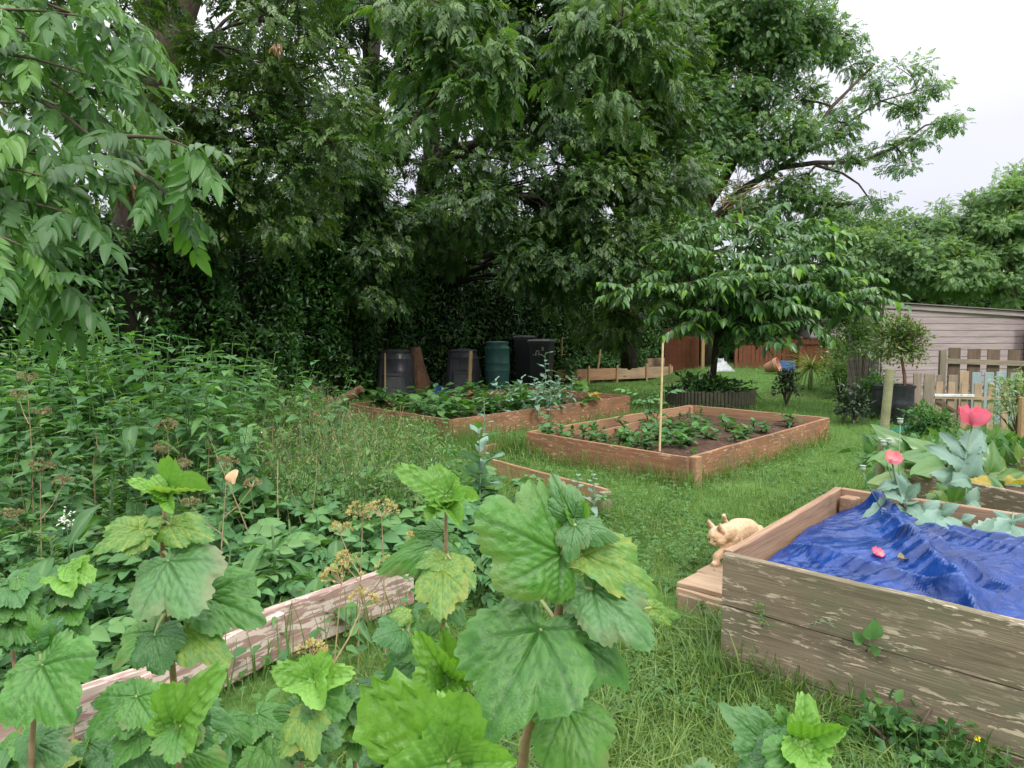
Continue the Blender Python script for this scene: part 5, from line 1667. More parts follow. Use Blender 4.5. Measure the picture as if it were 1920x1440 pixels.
# ------------------------------------------------------------------ hedge
HL = [(-12, 7.2, 2.9), (-8.5, 9.2, 3.0), (-6.2, 11.0, 3.2), (-5.0, 14.6, 3.8), (-3.6, 19.0, 4.4), (0.2, 21.6, 4.8), (2.6, 23.2, 4.6), (4.8, 25.6, 4.0), (7.5, 28, 3.4)]
def hedge(label, pts, thick, n, mat, tm, size, nparts, top=1.0, name="laurel_hedge", cat="hedge", group=None, clump=1.0):
    pts = np.array(pts, float)
    t = thing(name, label, cat, (*pts.mean(0)[:2], 0), group)
    seg = np.linalg.norm(np.diff(pts[:, :2], axis=0), axis=1)
    cum = np.concatenate([[0], np.cumsum(seg)])
    def P_at(s): return np.stack([np.interp(s, cum, pts[:, i]) for i in range(3)], -1)
    s = rng.random(n) * cum[-1]
    b = P_at(s)
    d = norm(P_at(np.minimum(s + .05, cum[-1])) - P_at(np.maximum(s - .05, 0))) * (1, 1, 0)
    nn = np.stack([d[:, 1], -d[:, 0], 0 * s], -1)         # towards the camera side
    u = rng.random(n)
    onTop = u > .80
    zf = rng.random(n) ** .8
    hgt = b[:, 2] * top
    bump = (fbm(np.stack([s * 1.1, zf * 3.0], -1), 77, 3) - .45) * 2.3 * clump
    depth = np.abs(rng.normal(0, .22, n))
    z = np.where(onTop, hgt + (fbm(np.stack([s * .9, zf * 0], -1), 5, 3) - .5) * 1.0 - depth * .8, zf * hgt)
    off = np.where(onTop, (rng.random(n) - .5) * thick, thick / 2 + bump * (0.35 + .4 * zf) - depth)
    pos = b * (1, 1, 0) + nn * off[:, None] + np.stack([0 * s, 0 * s, z], -1)
    out = nn * np.where(onTop, .2, 1)[:, None] + np.array([0, 0, 1]) * np.where(onTop, 1, .25)[:, None]
    yd = norm(rng.normal(0, 1, (n, 3)) + out * .5 + np.array([0, 0, -.1]))
    zd = norm(out * .8 + np.array([0, 0, .7]) + rng.normal(0, .35, (n, 3)))
    sz = size * (.65 + .7 * rng.random(n))
    M = frames(pos, yd, zd, sz)
    foliage(t, tm, mat, M, sz, nparts)
    # dark core shape put in for the shade among the inner twigs
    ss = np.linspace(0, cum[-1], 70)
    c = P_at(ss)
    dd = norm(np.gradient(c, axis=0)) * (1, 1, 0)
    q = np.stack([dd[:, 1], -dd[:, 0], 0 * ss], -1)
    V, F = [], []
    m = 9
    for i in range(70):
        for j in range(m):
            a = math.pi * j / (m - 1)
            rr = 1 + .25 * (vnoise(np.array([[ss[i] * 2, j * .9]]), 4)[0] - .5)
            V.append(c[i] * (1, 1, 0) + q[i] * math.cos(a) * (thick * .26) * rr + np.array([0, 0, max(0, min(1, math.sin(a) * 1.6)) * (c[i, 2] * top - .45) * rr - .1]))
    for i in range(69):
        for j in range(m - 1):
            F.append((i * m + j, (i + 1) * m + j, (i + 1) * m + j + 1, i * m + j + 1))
    MB().add(np.array(V), F).build("twigs", M_CORE, t, True)['kind'] = 'stuff'  # not real twigs: dark core that stands in for the shade inside
    return t
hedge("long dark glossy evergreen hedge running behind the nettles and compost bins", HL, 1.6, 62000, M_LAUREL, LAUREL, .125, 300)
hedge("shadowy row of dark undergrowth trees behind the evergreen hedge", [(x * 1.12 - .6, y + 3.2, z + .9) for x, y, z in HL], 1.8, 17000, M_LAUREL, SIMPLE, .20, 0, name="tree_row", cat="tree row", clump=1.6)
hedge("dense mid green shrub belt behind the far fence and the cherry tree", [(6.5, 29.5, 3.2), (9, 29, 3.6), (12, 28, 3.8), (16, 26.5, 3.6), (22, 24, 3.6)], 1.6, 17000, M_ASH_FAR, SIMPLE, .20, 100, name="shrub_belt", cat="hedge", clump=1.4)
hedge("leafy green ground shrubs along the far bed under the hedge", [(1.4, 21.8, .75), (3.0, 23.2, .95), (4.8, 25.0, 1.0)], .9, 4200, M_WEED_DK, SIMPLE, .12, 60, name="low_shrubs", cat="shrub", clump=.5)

# ------------------------------------------------------------------ cherry tree in the round planter
def cherry():
    Yc = 14.2
    b = PLANT_C
    t = thing("cherry_tree", "young cherry tree with drooping leaves growing from the round planter", "tree", (b.x, b.y, .34))
    tk = MB()
    p0 = at(1331, 742, Yc); p0.z = .25
    trunk = [p0, at(1337, 700, Yc), at(1341, 660, Yc), at(1345, 630, Yc), at(1352, 590, Yc)]
    tk.tube(trunk, [.075, .065, .062, .065, .05], 10, wob=.1)
    tk.build("trunk", M_BARK_DK, t, True)
    ends = [(1150, 565, 13.2), (1200, 530, 13.8), (1230, 600, 12.8), (1260, 470, 14.5), (1330, 440, 14.5), (1420, 470, 13.5), (1470, 440, 14.2), (1540, 480, 13.2), (1600, 500, 13.6), (1660, 540, 13.2),
            (1690, 570, 13.6), (1560, 570, 12.4), (1480, 590, 12.2), (1420, 610, 12.4), (1390, 640, 12.6), (1290, 560, 12.4), (1340, 540, 12.0), (1250, 540, 15), (1620, 600, 13.0), (1500, 520, 12.2), (1400, 530, 12.0), (1440, 680, 12.6), (1270, 640, 12.9), (1580, 540, 14.5), (1340, 490, 13.0), (1210, 560, 13.0), (1520, 450, 14.6), (1640, 570, 14.4), (1460, 530, 15.2), (1300, 430, 13.6), (1380, 420, 14.4), (1450, 420, 13.4), (1520, 430, 13.8), (1240, 470, 13.2), (1580, 450, 13.2), (1170, 560, 13.4), (1640, 510, 13.6), (1700, 590, 13.2), (1690, 585, 12.9), (1660, 610, 12.8), (1480, 650, 12.6), (1540, 640, 12.8), (1310, 620, 12.6), (1405, 560, 12.3), (1250, 500, 13.2), (1590, 470, 14.0)]
    br = MB()
    POS, YD, ZD, LT = [], [], [], []
    for k, (x, y, Y) in enumerate(ends):
        e_ = at(x, y - 30, Y)
        s = trunk[-1] if k % 2 else trunk[-2]
        n = 11
        path = bez(s, e_, .20, n)
        path[-1] = path[-1] - Vector((0, 0, .12)); path[-2] = path[-2] - Vector((0, 0, .03))
        br.tube(path, np.linspace(.026, .005, n), 5)
        subs = [(path, 4)]
        for _ in range(8):
            i = random.randint(4, n - 2)
            d = Vector((random.uniform(-1, 1), random.uniform(-1, 1), random.uniform(-.5, .35))).normalized() * random.uniform(.35, .8)
            sp = bez(path[i], path[i] + d, .08, 6)
            br.tube(sp, np.linspace(.009, .003, 6), 4, cap=False)
            subs.append((sp, 1))
        for sp, st in subs:
            sp = np.array([tuple(q) for q in sp])
            m = 17 if st == 1 else 22
            tt = np.linspace(.12 if st == 1 else .4, 1, m)
            idx = tt * (len(sp) - 1)
            P = np.stack([np.interp(idx, np.arange(len(sp)), sp[:, c_]) for c_ in range(3)], -1)
            tan = norm(np.gradient(P, axis=0))
            side = norm(np.cross(tan, [0, 0, 1])) * np.where(np.arange(m) % 2, 1, -1)[:, None]
            yd = norm(side * .8 + tan * .55 + np.array([0, 0, -.55]) + rng.normal(0, .25, (m, 3)))
            POS.append(P + side * .02); YD.append(yd)
            ZD.append(norm(np.array([0, 0, 1.]) + side * .3 + rng.normal(0, .3, (m, 3))))
            LT.append(np.linspace(0, 1, m))
    br.build("branches", M_BARK_DK, t, True)['kind'] = 'stuff'
    P, yd, zd, lt = map(np.concatenate, (POS, YD, ZD, LT))
    sz = .20 * (.7 + .5 * rng.random(len(P)))
    M = frames(P, yd, zd, sz)
    young = (lt > .93) & (rng.random(len(P)) < .42)
    foliage(t, CHERRY, M_CHERRY, M[~young], sz[~young], 300)
    foliage(t, CHERRY, M_CHERRY_LIGHT, M[young], sz[young], 60, name="young_leaves", leafname="young_leaf")
cherry()

# planter underplanting and small shrubs
def bush(name, label, cat, c, rx, ry, rz_, n, mat, tm, size, nparts=30, group=None, stem=None, stemmat=None, hollow=.5, droop=.1, parent=None):
    t = parent or thing(name, label, cat, (c[0], c[1], 0), group)
    d = norm(rng.normal(0, 1, (n, 3)))
    d[:, 2] = np.where(d[:, 2] < -.5, -d[:, 2], d[:, 2])
    lump = .5 + 1.0 * vnoise(d * 2.4 + np.array(c), 9)
    P = np.array(c, float) + d * (hollow + (1 - hollow) * rng.random((n, 1)) ** .7) * lump[:, None] * np.array([rx, ry, rz_])
    P[:, 2] = np.maximum(P[:, 2], .02)
    yd = norm(d + rng.normal(0, .6, (n, 3)) + np.array([0, 0, -droop]))
    zd = norm(np.array([0, 0, .9]) + d * .5 + rng.normal(0, .35, (n, 3)))
    sz = size * (.65 + .7 * rng.random(n))
    foliage(t, tm, mat, frames(P, yd, zd, sz), sz, nparts)
    m = MB()
    if stem is not None:
        m.tube(stem[0], stem[1], 8)
    b0 = Vector(stem[0][-1]) if stem is not None else Vector((c[0], c[1], .0))
    for k in range(14):
        q = P[rng.integers(0, n)]
        m.tube(bez(b0, q, .1, 4), np.linspace(.014, .004, 4), 4, cap=False)
    m.build("stem", stemmat or M_TWIG, t, True)
    return t
bush("ground_cover_plant", "low dark leafy plants filling the round planter", "plant", (PLANT_C.x, PLANT_C.y, .38), .80, .80, .26, 900, M_LAUREL, SIMPLE, .13, 60, hollow=.1)
p = at(1470, 738, 14.6)
bush("dark_shrub", "small blackish leaning shrub on the lawn right of the planter", "shrub", (p.x + .05, p.y, .42), .28, .25, .46, 620, M_DKSHRUB, SIMPLE, .075, 40, hollow=.2)
p = at(1690, 652, 11.9)
bush("potted_shrub", "olive green shrub with many small leaves growing out of the black barrel", "shrub", (p.x, 11.9, p.z), .52, .45, .60, 2600, M_POTSHRUB, LAUREL, .075, 120, hollow=.2, stem=([Vector((p.x, 11.75, .5)), Vector((p.x + .02, 11.8, .8)), Vector((p.x, 11.9, 1.15))], [.03, .028, .02]), stemmat=M_BARK_RED)
p = at(1880, 780, 9.6)
bush("variegated_shrub", "pale variegated shrub at the right edge before the gate", "shrub", (p.x + .25, 9.6, .55), .42, .4, .50, 1300, M_VARIEG, SIMPLE, .062, 100, hollow=.25)
for lab, px, py, Y, r_, n, mat in (("leafy green weed clump left of the black barrel", 1640, 740, 12.8, .45, 800, M_WEED_DK), ("low dark green plant clump on the lawn before the barrel", 1600, 765, 11.6, .38, 600, M_DKSHRUB),
                                   ("pale flowering shrub before the low fence on the right", 1580, 668, 17.5, .6, 900, M_VARIEG), ("green shrub left of the potted shrub by the shed", 1630, 660, 15.5, .6, 900, M_ASH_FAR),
                                   ("weedy clump of fine leaves right of the spiky plant", 1575, 705, 16.5, .45, 700, M_WEED), ("leafy green shrub hiding the left end of the mauve shed", 1618, 645, 13.8, .75, 1700, M_ASH_FAR), ("tangled weeds along the foot of the picket fence", 1745, 805, 10.3, .42, 900, M_WEED_DK)):
    p = at(px, py, Y)
    bush("weed_clump" if "weed" in lab or "plant" in lab else "shrub", lab, "shrub", (p.x, Y, max(p.z, .1)), r_, r_ * .8, max(r_ * .9, .2), n, mat, SIMPLE, .085, 30, hollow=.1)

# cordyline
p = on(1518, 742, 0)
cd = thing("cordyline", "spiky cordyline with a short trunk and arching narrow leaves on the lawn", "plant", (p.x, p.y, 0))
zt = at(1520, 690, p.y).z
MB().tube([(p.x, p.y, -.02), (p.x + .01, p.y, zt * .6), (p.x + .02, p.y, zt)], [.05, .042, .03], 8, wob=.2).build("trunk", M_BARK, cd, True)
st = [t_blade(lambda t: .018 * (1 - t) ** .5 + .003, 8, 3, .3, dr, 0) for dr in (.35, .8, 1.3)]
n = 110
az = rng.random(n) * 6.28
el = rng.uniform(-.5, 1.3, n)
yd = np.stack([np.cos(az) * np.cos(el), np.sin(az) * np.cos(el), np.sin(el)], -1)
M = frames(np.array([[p.x + .02, p.y, zt]]) + yd * .02, yd, np.array([0, 0, 1.]) + .01 * rng.normal(0, 1, (n, 3)), .55 * (.7 + .5 * rng.random(n)))
for a, t_ in enumerate(st): leaf_parts("leaf", tmesh("leaf", t_, M_CORDY), M[a::3], cd)
# ------------------------------------------------------------------ near ash bough, top left
LEAFLET = t_blade(prof_ovate(.19, .38), 6, 5, .12, .22, .01, 6, 1)
NEAR = [t_pinnate(4 + i % 2, LEAFLET, .40, .38, 58, np.random.default_rng(50 + i), hang=.75) for i in range(6)]
def near_bough():
    t = thing("ash_bough", "near ash bough with big glossy drooping leaflets filling the upper left corner", "bough", at(-160, 240, 2.9))
    mes = [tmesh("leaf", q, M_ASH_NEAR) for q in NEAR]
    tw = [(-160, 40, 2.9, 150, 30, 2.7), (-160, -40, 3.0, 240, 70, 3.0), (-160, 100, 2.8, 190, 150, 2.8), (-160, 170, 2.8, 60, 250, 2.5), (-120, 150, 3.1, 230, 170, 3.1), (0, 120, 3.1, 215, 240, 3.0),
          (60, 180, 3.0, 235, 312, 2.7), (170, 260, 2.8, 350, 275, 2.55), (225, 300, 2.75, 320, 370, 2.6), (-160, 320, 2.6, 80, 330, 2.4), (-160, 370, 2.6, 130, 400, 2.4), (-160, 430, 2.5, 40, 460, 2.3),
          (-160, 470, 2.4, 90, 520, 2.3), (-160, 290, 2.6, 120, 300, 2.5), (60, -80, 3.3, 270, 60, 3.2), (-160, -20, 3.3, 90, 90, 2.9), (-100, 230, 3.2, 130, 350, 3.0), (-120, -90, 3.0, 180, -20, 2.9),
          (-160, 80, 3.6, 120, 60, 3.6), (-160, 200, 3.6, 200, 210, 3.6), (-160, 300, 3.5, 60, 400, 3.4), (-100, 400, 3.3, 60, 560, 3.1), (-160, 10, 3.9, 220, 120, 3.8)]
    br = MB()
    P, YD, ZD = [], [], []
    for i, (a, b, Y0, c, d, Y1) in enumerate(tw):
        p, q = at(a, b, Y0), at(c, d, Y1)
        path = bez(p, q, .10, 9)
        br.tube(path, np.linspace(.011, .003, 9), 5)
        pa = np.array([tuple(v) for v in path])
        L = (q - p).length
        m = max(4, int(L / .13))
        for j in range(m):
            tt = .30 + .70 * j / (m - 1)
            x = pa[0] * 0 + np.array([np.interp(tt * 8, np.arange(9), pa[:, k]) for k in range(3)])
            tan = norm(pa[min(8, int(tt * 8) + 1)] - pa[int(min(7, tt * 8))])
            sd = norm(np.cross(tan, [0, 0, 1]))
            rot = math.pi / 2 * (j % 2) + rng.normal(0, .3)
            for sg in (-1, 1):
                s2 = sd * math.cos(rot) * sg + np.array([0, 0, 1]) * math.sin(rot) * sg * .6
                P.append(x); YD.append(norm(tan * .75 + s2 * .9 + np.array([0, 0, -.12]) + rng.normal(0, .15, 3))); ZD.append(np.array([0, 0, 1.]) + rng.normal(0, .25, 3) + np.array([.1, -.25, 0]))
        P.append(pa[-1]); YD.append(norm(pa[-1] - pa[-3]) + np.array([0, 0, -.1])); ZD.append(np.array([0, -.2, 1.]))
    P, YD, ZD = map(np.array, (P, YD, ZD))
    M = frames(P, YD, ZD, .22 * (.72 + .45 * rng.random(len(P))))
    w = rng.integers(0, 6, len(P))
    for k in range(6): leaf_parts("leaf", mes[k], M[w == k], t)
    br.build("branches", M_TWIG, t, True)
    # young yellow-green tuft above the dry keys, and the brown bunch of keys
    key = t_lanc(.24, .02, .1, .5)
    def keys(parent, c, w_, h_, n, mat, size):
        x = rng.normal(0, .35, (n, 3)) * (w_, w_ * .8, h_ * .55)
        x[:, 2] -= h_ * .25
        yd = norm(np.array([0, 0, -1.]) + x * (4, 4, 0) + rng.normal(0, .22, (n, 3)))
        M_ = frames(np.array(tuple(c)) + x, yd, rng.normal(0, 1, (n, 3)), size * (.8 + .4 * rng.random(n)))
        leaf_parts("ash_key", tmesh("ash_key", key, mat), M_, parent)
    kb = thing("ash_key_bunch", "brown bunch of dry ash keys hanging on the near bough", "seed bunch", at(238, 325, 2.7), "dry ash keys")
    c = at(238, 338, 2.68)
    keys(kb, c, .052, .10, 120, M_KEYS, .042)
    MB().tube(bez(at(215, 300, 2.72), at(262, 322, 2.68), -.25, 7), .004, 5).build("stalk", M_TWIG, kb, True)
    kb2 = thing("ash_key_bunch", "small brown bunch of ash keys high in the gappy left canopy", "seed bunch", at(520, 60, 9.6), "dry ash keys")
    keys(kb2, at(520, 80, 9.6), .10, .20, 50, M_KEYS, .09)
    kb3 = thing("ash_key_bunch", "yellow green bunch of ash keys at the top beside the straight trunk", "seed bunch", at(730, 10, 9.4), "dry ash keys")
    keys(kb3, at(728, 22, 9.4), .22, .18, 60, M_KEYS_G, .12)
near_bough()

# ------------------------------------------------------------------ nettles
NL = [t_blade(prof_ovate(.31, .30), 8, 5, .10, dr, .02, 6, i, .10, stalk=.18) for i, dr in enumerate((.2, .35, .5))]
NLM = [tmesh("leaf", q, M_NETTLE) for q in NL]
def nettle_proto(seed):
    r = np.random.default_rng(seed)
    t = thing("nettle", "stinging nettle with dark toothed leaves in the tall patch under the hedge", "nettle", (0, 0, 0), "nettles in the patch on the left")
    m = MB()
    H = 1.25
    lean = r.normal(0, .06, 2)
    pt = lambda z: np.array([lean[0] * z * z, lean[1] * z * z, z])
    m.tube([pt(z) for z in np.linspace(-.03, H, 7)], np.linspace(.006, .003, 7), 5)
    P, YD, ZD, S = [], [], [], []
    zs = np.linspace(.34, H * .985, 10)
    a = r.random() * 6
    for i, z in enumerate(zs):
        a += math.pi / 2 + r.normal(0, .2)
        s = .19 * (1 - .50 * max(0, (z / H - .62) / .38) ** 1.3) * (.85 + .3 * r.random())
        for k in (0, math.pi):
            el = .06 + .30 * max(0, z / H - .75) * 3
            P.append(pt(z)); YD.append((math.cos(a + k), math.sin(a + k), el + r.normal(0, .2))); ZD.append((0, 0, 1)); S.append(s)
            if .62 < z / H < .90:            # drooping flower tassels
                for _ in range(1):
                    d = np.array([math.cos(a + k + r.normal(0, .5)), math.sin(a + k + r.normal(0, .5)), 0])
                    q = [pt(z), pt(z) + d * .03 - (0, 0, .005), pt(z) + d * .045 - (0, 0, .04 + .03 * r.random())]
                    m.tube(q, [.0015, .003, .0015], 3, cap=False)
    m.build("stem", M_STEM_G, t, local=True)
    M = frames(np.array(P), np.array(YD, float), np.array(ZD, float), np.array(S))
    for k in range(len(M)):
        leaf_parts("leaf", NLM[k % 3], M[k:k + 1], t, True)
    return t
PROT = [nettle_proto(s) for s in range(4)]
def place_many(protos, pts, scales, label=None, group=None, tilt=.06):
    used = set()
    for i, (p, s) in enumerate(zip(pts, scales)):
        k = int(rng.integers(0, len(protos)))
        pr = protos[k]
        if pr.name not in KIDS:
            KIDS[pr.name] = [(c, list(c.children)) for c in pr.children]
        copy_tree(pr, tuple(p), rng.random() * 6.28, s, label, group, (rng.normal(0, tilt), rng.normal(0, tilt)))
    for pr in protos:                      # the first of each kind is replaced by its copies
        for c in list(pr.children):
            for g in list(c.children): bpy.data.objects.remove(g)
            bpy.data.objects.remove(c)
        KIDS.pop(pr.name, None)
        bpy.data.objects.remove(pr)
def poisson(n, fn, dmin, tries=6000):
    pts = []
    for _ in range(tries):
        p = fn()
        if p is None: continue
        if all((p[0] - q[0]) ** 2 + (p[1] - q[1]) ** 2 > dmin ** 2 for q in pts):
            pts.append(p)
            if len(pts) >= n: break
    return pts
def nett():
    y = random.uniform(3.9, 8.6)
    px = random.uniform(-60, 430 + (y - 3.9) * 52)
    if px > 640: return None
    return ((px - 960) / FPX * y, y, 0)
np_ = poisson(150, nett, .20)
np_ = [(x, y, float(gz(x, y)) - .02) for x, y, _ in np_]
def top_line(px):                     # the bank slopes down to the right
    return np.interp(px, [-100, 240, 480, 600, 690], [592, 600, 648, 690, 752])
def weed_scale(x, y, H, lo, hi):
    hmax = CAMZ - (top_line(x / y * FPX + 960) - 628) / FPX * y
    return max(.34, min(hmax, .62 + (y - 3.9) * .40) / H * random.uniform(lo, hi))
sc_ = [weed_scale(x, y, 1.25, .70, 1.02) for x, y, _ in np_]
place_many(PROT, np_, sc_, tilt=.13)

NRW = [t_blade(prof_ovate(.13, .40), 7, 5, .10, dr, .03, 5, 60 + i) for i, dr in enumerate((.3, .6))]
NRWM = [tmesh("leaf", q, M_WEED) for q in NRW]
def tallweed_proto(seed):
    r = np.random.default_rng(seed)
    t = thing("tall_weed", "light green narrow leaved tall weed growing among the nettles", "weed", (0, 0, 0), "tall weeds among the nettles")
    m = MB(); H = 1.1
    m.tube([(0, 0, -.02), (.02, .01, H * .5), (0, .03, H)], [.006, .005, .002], 5).build("stem", M_STEM_G, t, local=True)
    P, YD, S = [], [], []
    for k in range(20):
        z = H * (.2 + .8 * k / 19); a = k * 2.4 + r.normal(0, .3)
        P.append((.02 * z, .02 * z, z)); YD.append((math.cos(a), math.sin(a), .35 + r.normal(0, .25))); S.append(.17 * (1.1 - .7 * (z / H) ** 2) * (.7 + .5 * r.random()))
    M = frames(np.array(P), np.array(YD), np.array([0, 0, 1.]) + r.normal(0, .2, (20, 3)), np.array(S))
    for k in range(20): leaf_parts("leaf", NRWM[k % 2], M[k:k + 1], t, True)
    return t
TWP = [tallweed_proto(s) for s in range(2)]
tw_ = poisson(34, nett, .28)
place_many(TWP, [(x, y, float(gz(x, y)) - .02) for x, y, _ in tw_], [weed_scale(x, y, 1.1, .8, 1.06) for x, y, _ in tw_], tilt=.12)

# ------------------------------------------------------------------ docks with long leaves
DL = [t_blade(prof_ovate(.19, .42), 12, 7, .12, dr, .05, 9, 70 + i, stalk=.22) for i, dr in enumerate((.3, .6, .9))]
DLM = [tmesh("leaf", q, M_DOCK) for q in DL]
def dock(label, x, y, leaves, H=0.0, s=1.0):
    """leaves: (z, azimuth, elevation, length)"""
    z0 = float(gz(x, y))
    t = thing("dock_plant", label, "dock", (x, y, z0), "docks among the nettles")
    m = MB()
    m.tube([(x, y, z0 - .02), (x + .01, y, z0 + .3), (x, y, z0 + max(H, .12))], [.010, .008, .005], 6)
    if H > .5:
        n = int(H * 140)
        zz = z0 + H * (.62 + .38 * rng.random(n)); a = rng.random(n) * 6.28
        P = np.stack([x + .01 * np.cos(a), y + .01 * np.sin(a), zz], -1)
        M = frames(P, np.stack([np.cos(a), np.sin(a), .5 + 0 * a], -1), np.array([0, 0, 1.]) + rng.normal(0, .3, (n, 3)), .035 + .05 * rng.random(n) * (z0 + H - zz + .1)[:] * 3)
        o = link("flower_spike", joined("flower_spike", [(SIMPLE[1], M, rng.random(n))], M_WEED), t); o['kind'] = 'stuff'
    m.build("stem", M_STEM_G, t, True)
    for k, (z, az, el, L) in enumerate(leaves):
        M = frames(np.array([[x, y, z0 + z]]), np.array([[math.cos(az), math.sin(az), el]]), np.array([[0, 0, 1.]]), L)
        leaf_parts("leaf", DLM[k % 3], M, t)
dk = [("dock with one broad leaf hanging in the middle of the nettles", 205, 850, 3.6, .75), ("dock with several drooping long leaves low at the left edge", 90, 900, 3.2, .55), ("dock with upright pale stem near the left border", 40, 930, 3.0, .4),
      ("leafy dock at the right border of the nettles", 465, 740, 5.2, .95), ("tall dock with a bright green spike in the left nettles", 240, 640, 4.6, 1.05), ("dock with wide leaves before the nettles, above the potato patch", 540, 905, 3.9, .45),
      ("dock by the potato patch with two strap leaves curling down", 510, 985, 3.6, .5), ("dock with a broad arching leaf at the middle of the potato patch", 630, 930, 4.0, .4), ("low dock with ragged leaves behind the peeling boards", 600, 1010, 3.5, .35)]
for lab, px, py, Y, H in dk:
    p = at(px, py, Y)
    n = 8
    dock(lab, p.x, p.y, [(max(.05, H * (.15 + .8 * k / n)), k * 2.4 + random.random(), .55 - .9 * k / n + random.uniform(-.2, .2), .30 * (1.1 - .35 * k / n)) for k in range(n)], H)

# ------------------------------------------------------------------ dry umbels
def umbel_proto(seed, mat, H=1.0, R_=.055, nh=2):
    r = np.random.default_rng(seed)
    t = thing("dry_umbel", "dry brown umbel seed head among the nettles", "seed head", (0, 0, 0), "dry umbels among the nettles")
    m = MB()
    top = np.array([.03 * r.normal(), .03 * r.normal(), H])
    m.tube([(0, 0, -.02), top * .5 + (.01, 0, 0), top], [.0042, .0035, .002], 5)
    heads = [(top, R_)]
    for i in range(nh):
        z = H * (.62 + .1 * i); a = r.random() * 6.28
        e_ = np.array([math.cos(a) * .16, math.sin(a) * .16, z + .17])
        m.tube([top * (z / H), (top * (z / H) + e_) / 2 + (0, 0, -.02), e_], [.003, .0025, .002], 4, cap=False)
        heads.append((e_, R_ * .75))
    m2 = []
    for c, rr in heads:
        for k in range(15):
            d = norm(np.array([r.normal(0, .8), r.normal(0, .8), .75]))
            e_ = c + d * rr
            m.tube([c, e_], [.0016, .001], 3, cap=False)
            for q in range(9):
                d2 = norm(d + r.normal(0, .5, 3))
                m2.append(M4(e_ + d2 * rr * .22, d2, r.normal(0, 1, 3), .016))
    m.build("stem", M_STEM_DRY, t, local=True)
    o = link("seed_head", joined("seed_head", [(SIMPLE[0], np.array(m2), r.random(len(m2)))], mat), t, True); o['kind'] = 'stuff'
    return t
UP = [umbel_proto(90 + i, M_STRAW) for i in range(3)]
ul = [(50, 730, 4.6), (62, 890, 3.8), (320, 830, 4.3), (395, 890, 3.7), (570, 745, 6.6), (610, 760, 7.0)]
place_many(UP, [(at(a, b, Y).x, Y, at(a, b, Y).z - .95) for a, b, Y in ul], [.97 + .05 * random.random() for _ in ul], tilt=.05)
# pale yellow umbels in front of the peeling boards
U2 = umbel_proto(99, M_UMBEL, 1.0, .058, 2)
p = at(716, 985, 2.95)
KIDS[U2.name] = [(c, list(c.children)) for c in U2.children]
U2.location = (p.x, p.y, p.z - .96)
tag(U2, "tall dead umbel with pale yellow seed heads before the peeling board", "seed head", "pale umbels at the boards")
p = at(575, 1120, 2.3)
copy_tree(U2, (p.x, p.y, p.z - .98), 1.3, 1.0, "small pale yellow umbel leaning over the joint of the peeling boards", "pale umbels at the boards", (.05, .12))
p = at(665, 985, 3.05)
copy_tree(U2, (p.x, p.y, p.z - .94), 2.6, .98, "pale yellow umbel left of the tall one, half among potato leaves", "pale umbels at the boards", (.0, -.04))

# ------------------------------------------------------------------ fine weeds, undergrowth (nobody could count them)
def undergrowth():
    P = np.concatenate([grow(15000, (1.7, 7.5), -.80, -.05, 1.1), grow(5000, (5, 12), -.45, -.08, 1.05)])
    P = P[keep_clear(P)]
    k = len(P)
    up = rng.random(k) ** 1.3 * np.clip(.10 + .05 * P[:, 1], .1, .38)
    ba, bb = np.array(tuple(e1a)), np.array(tuple(e2b))
    side = (P[:, 0] - ba[0]) * (bb[1] - ba[1]) - (P[:, 1] - ba[1]) * (bb[0] - ba[0])
    front = (side < 0) & (seg_dist(P, e1a, e2b) < 1.1) & (P[:, 1] < ba[1] + .1)
    P[:, 2] += up
    P = P[~front | (rng.random(len(P)) < .12)]; k = len(P)
    az = rng.random(k) * 6.28
    yd = np.stack([np.cos(az), np.sin(az), rng.normal(.1, .35, k)], -1)
    zd = np.array([0, -.2, 1.]) + rng.normal(0, .3, (k, 3))
    s = .035 + .05 * rng.random(k)
    M = frames(P, yd, zd, s)
    w = rng.random(k) < .5
    o = link("undergrowth", joined("undergrowth", [(t_lanc(.55, .06, .25, .4), M[w], rng.random(w.sum())), (t_lanc(.42, .05, .35, .36), M[~w], rng.random((~w).sum()))], M_WEED_DK))
    tag(o, "mixed low green undergrowth covering the ground at the left", "undergrowth", kind='stuff')
undergrowth()
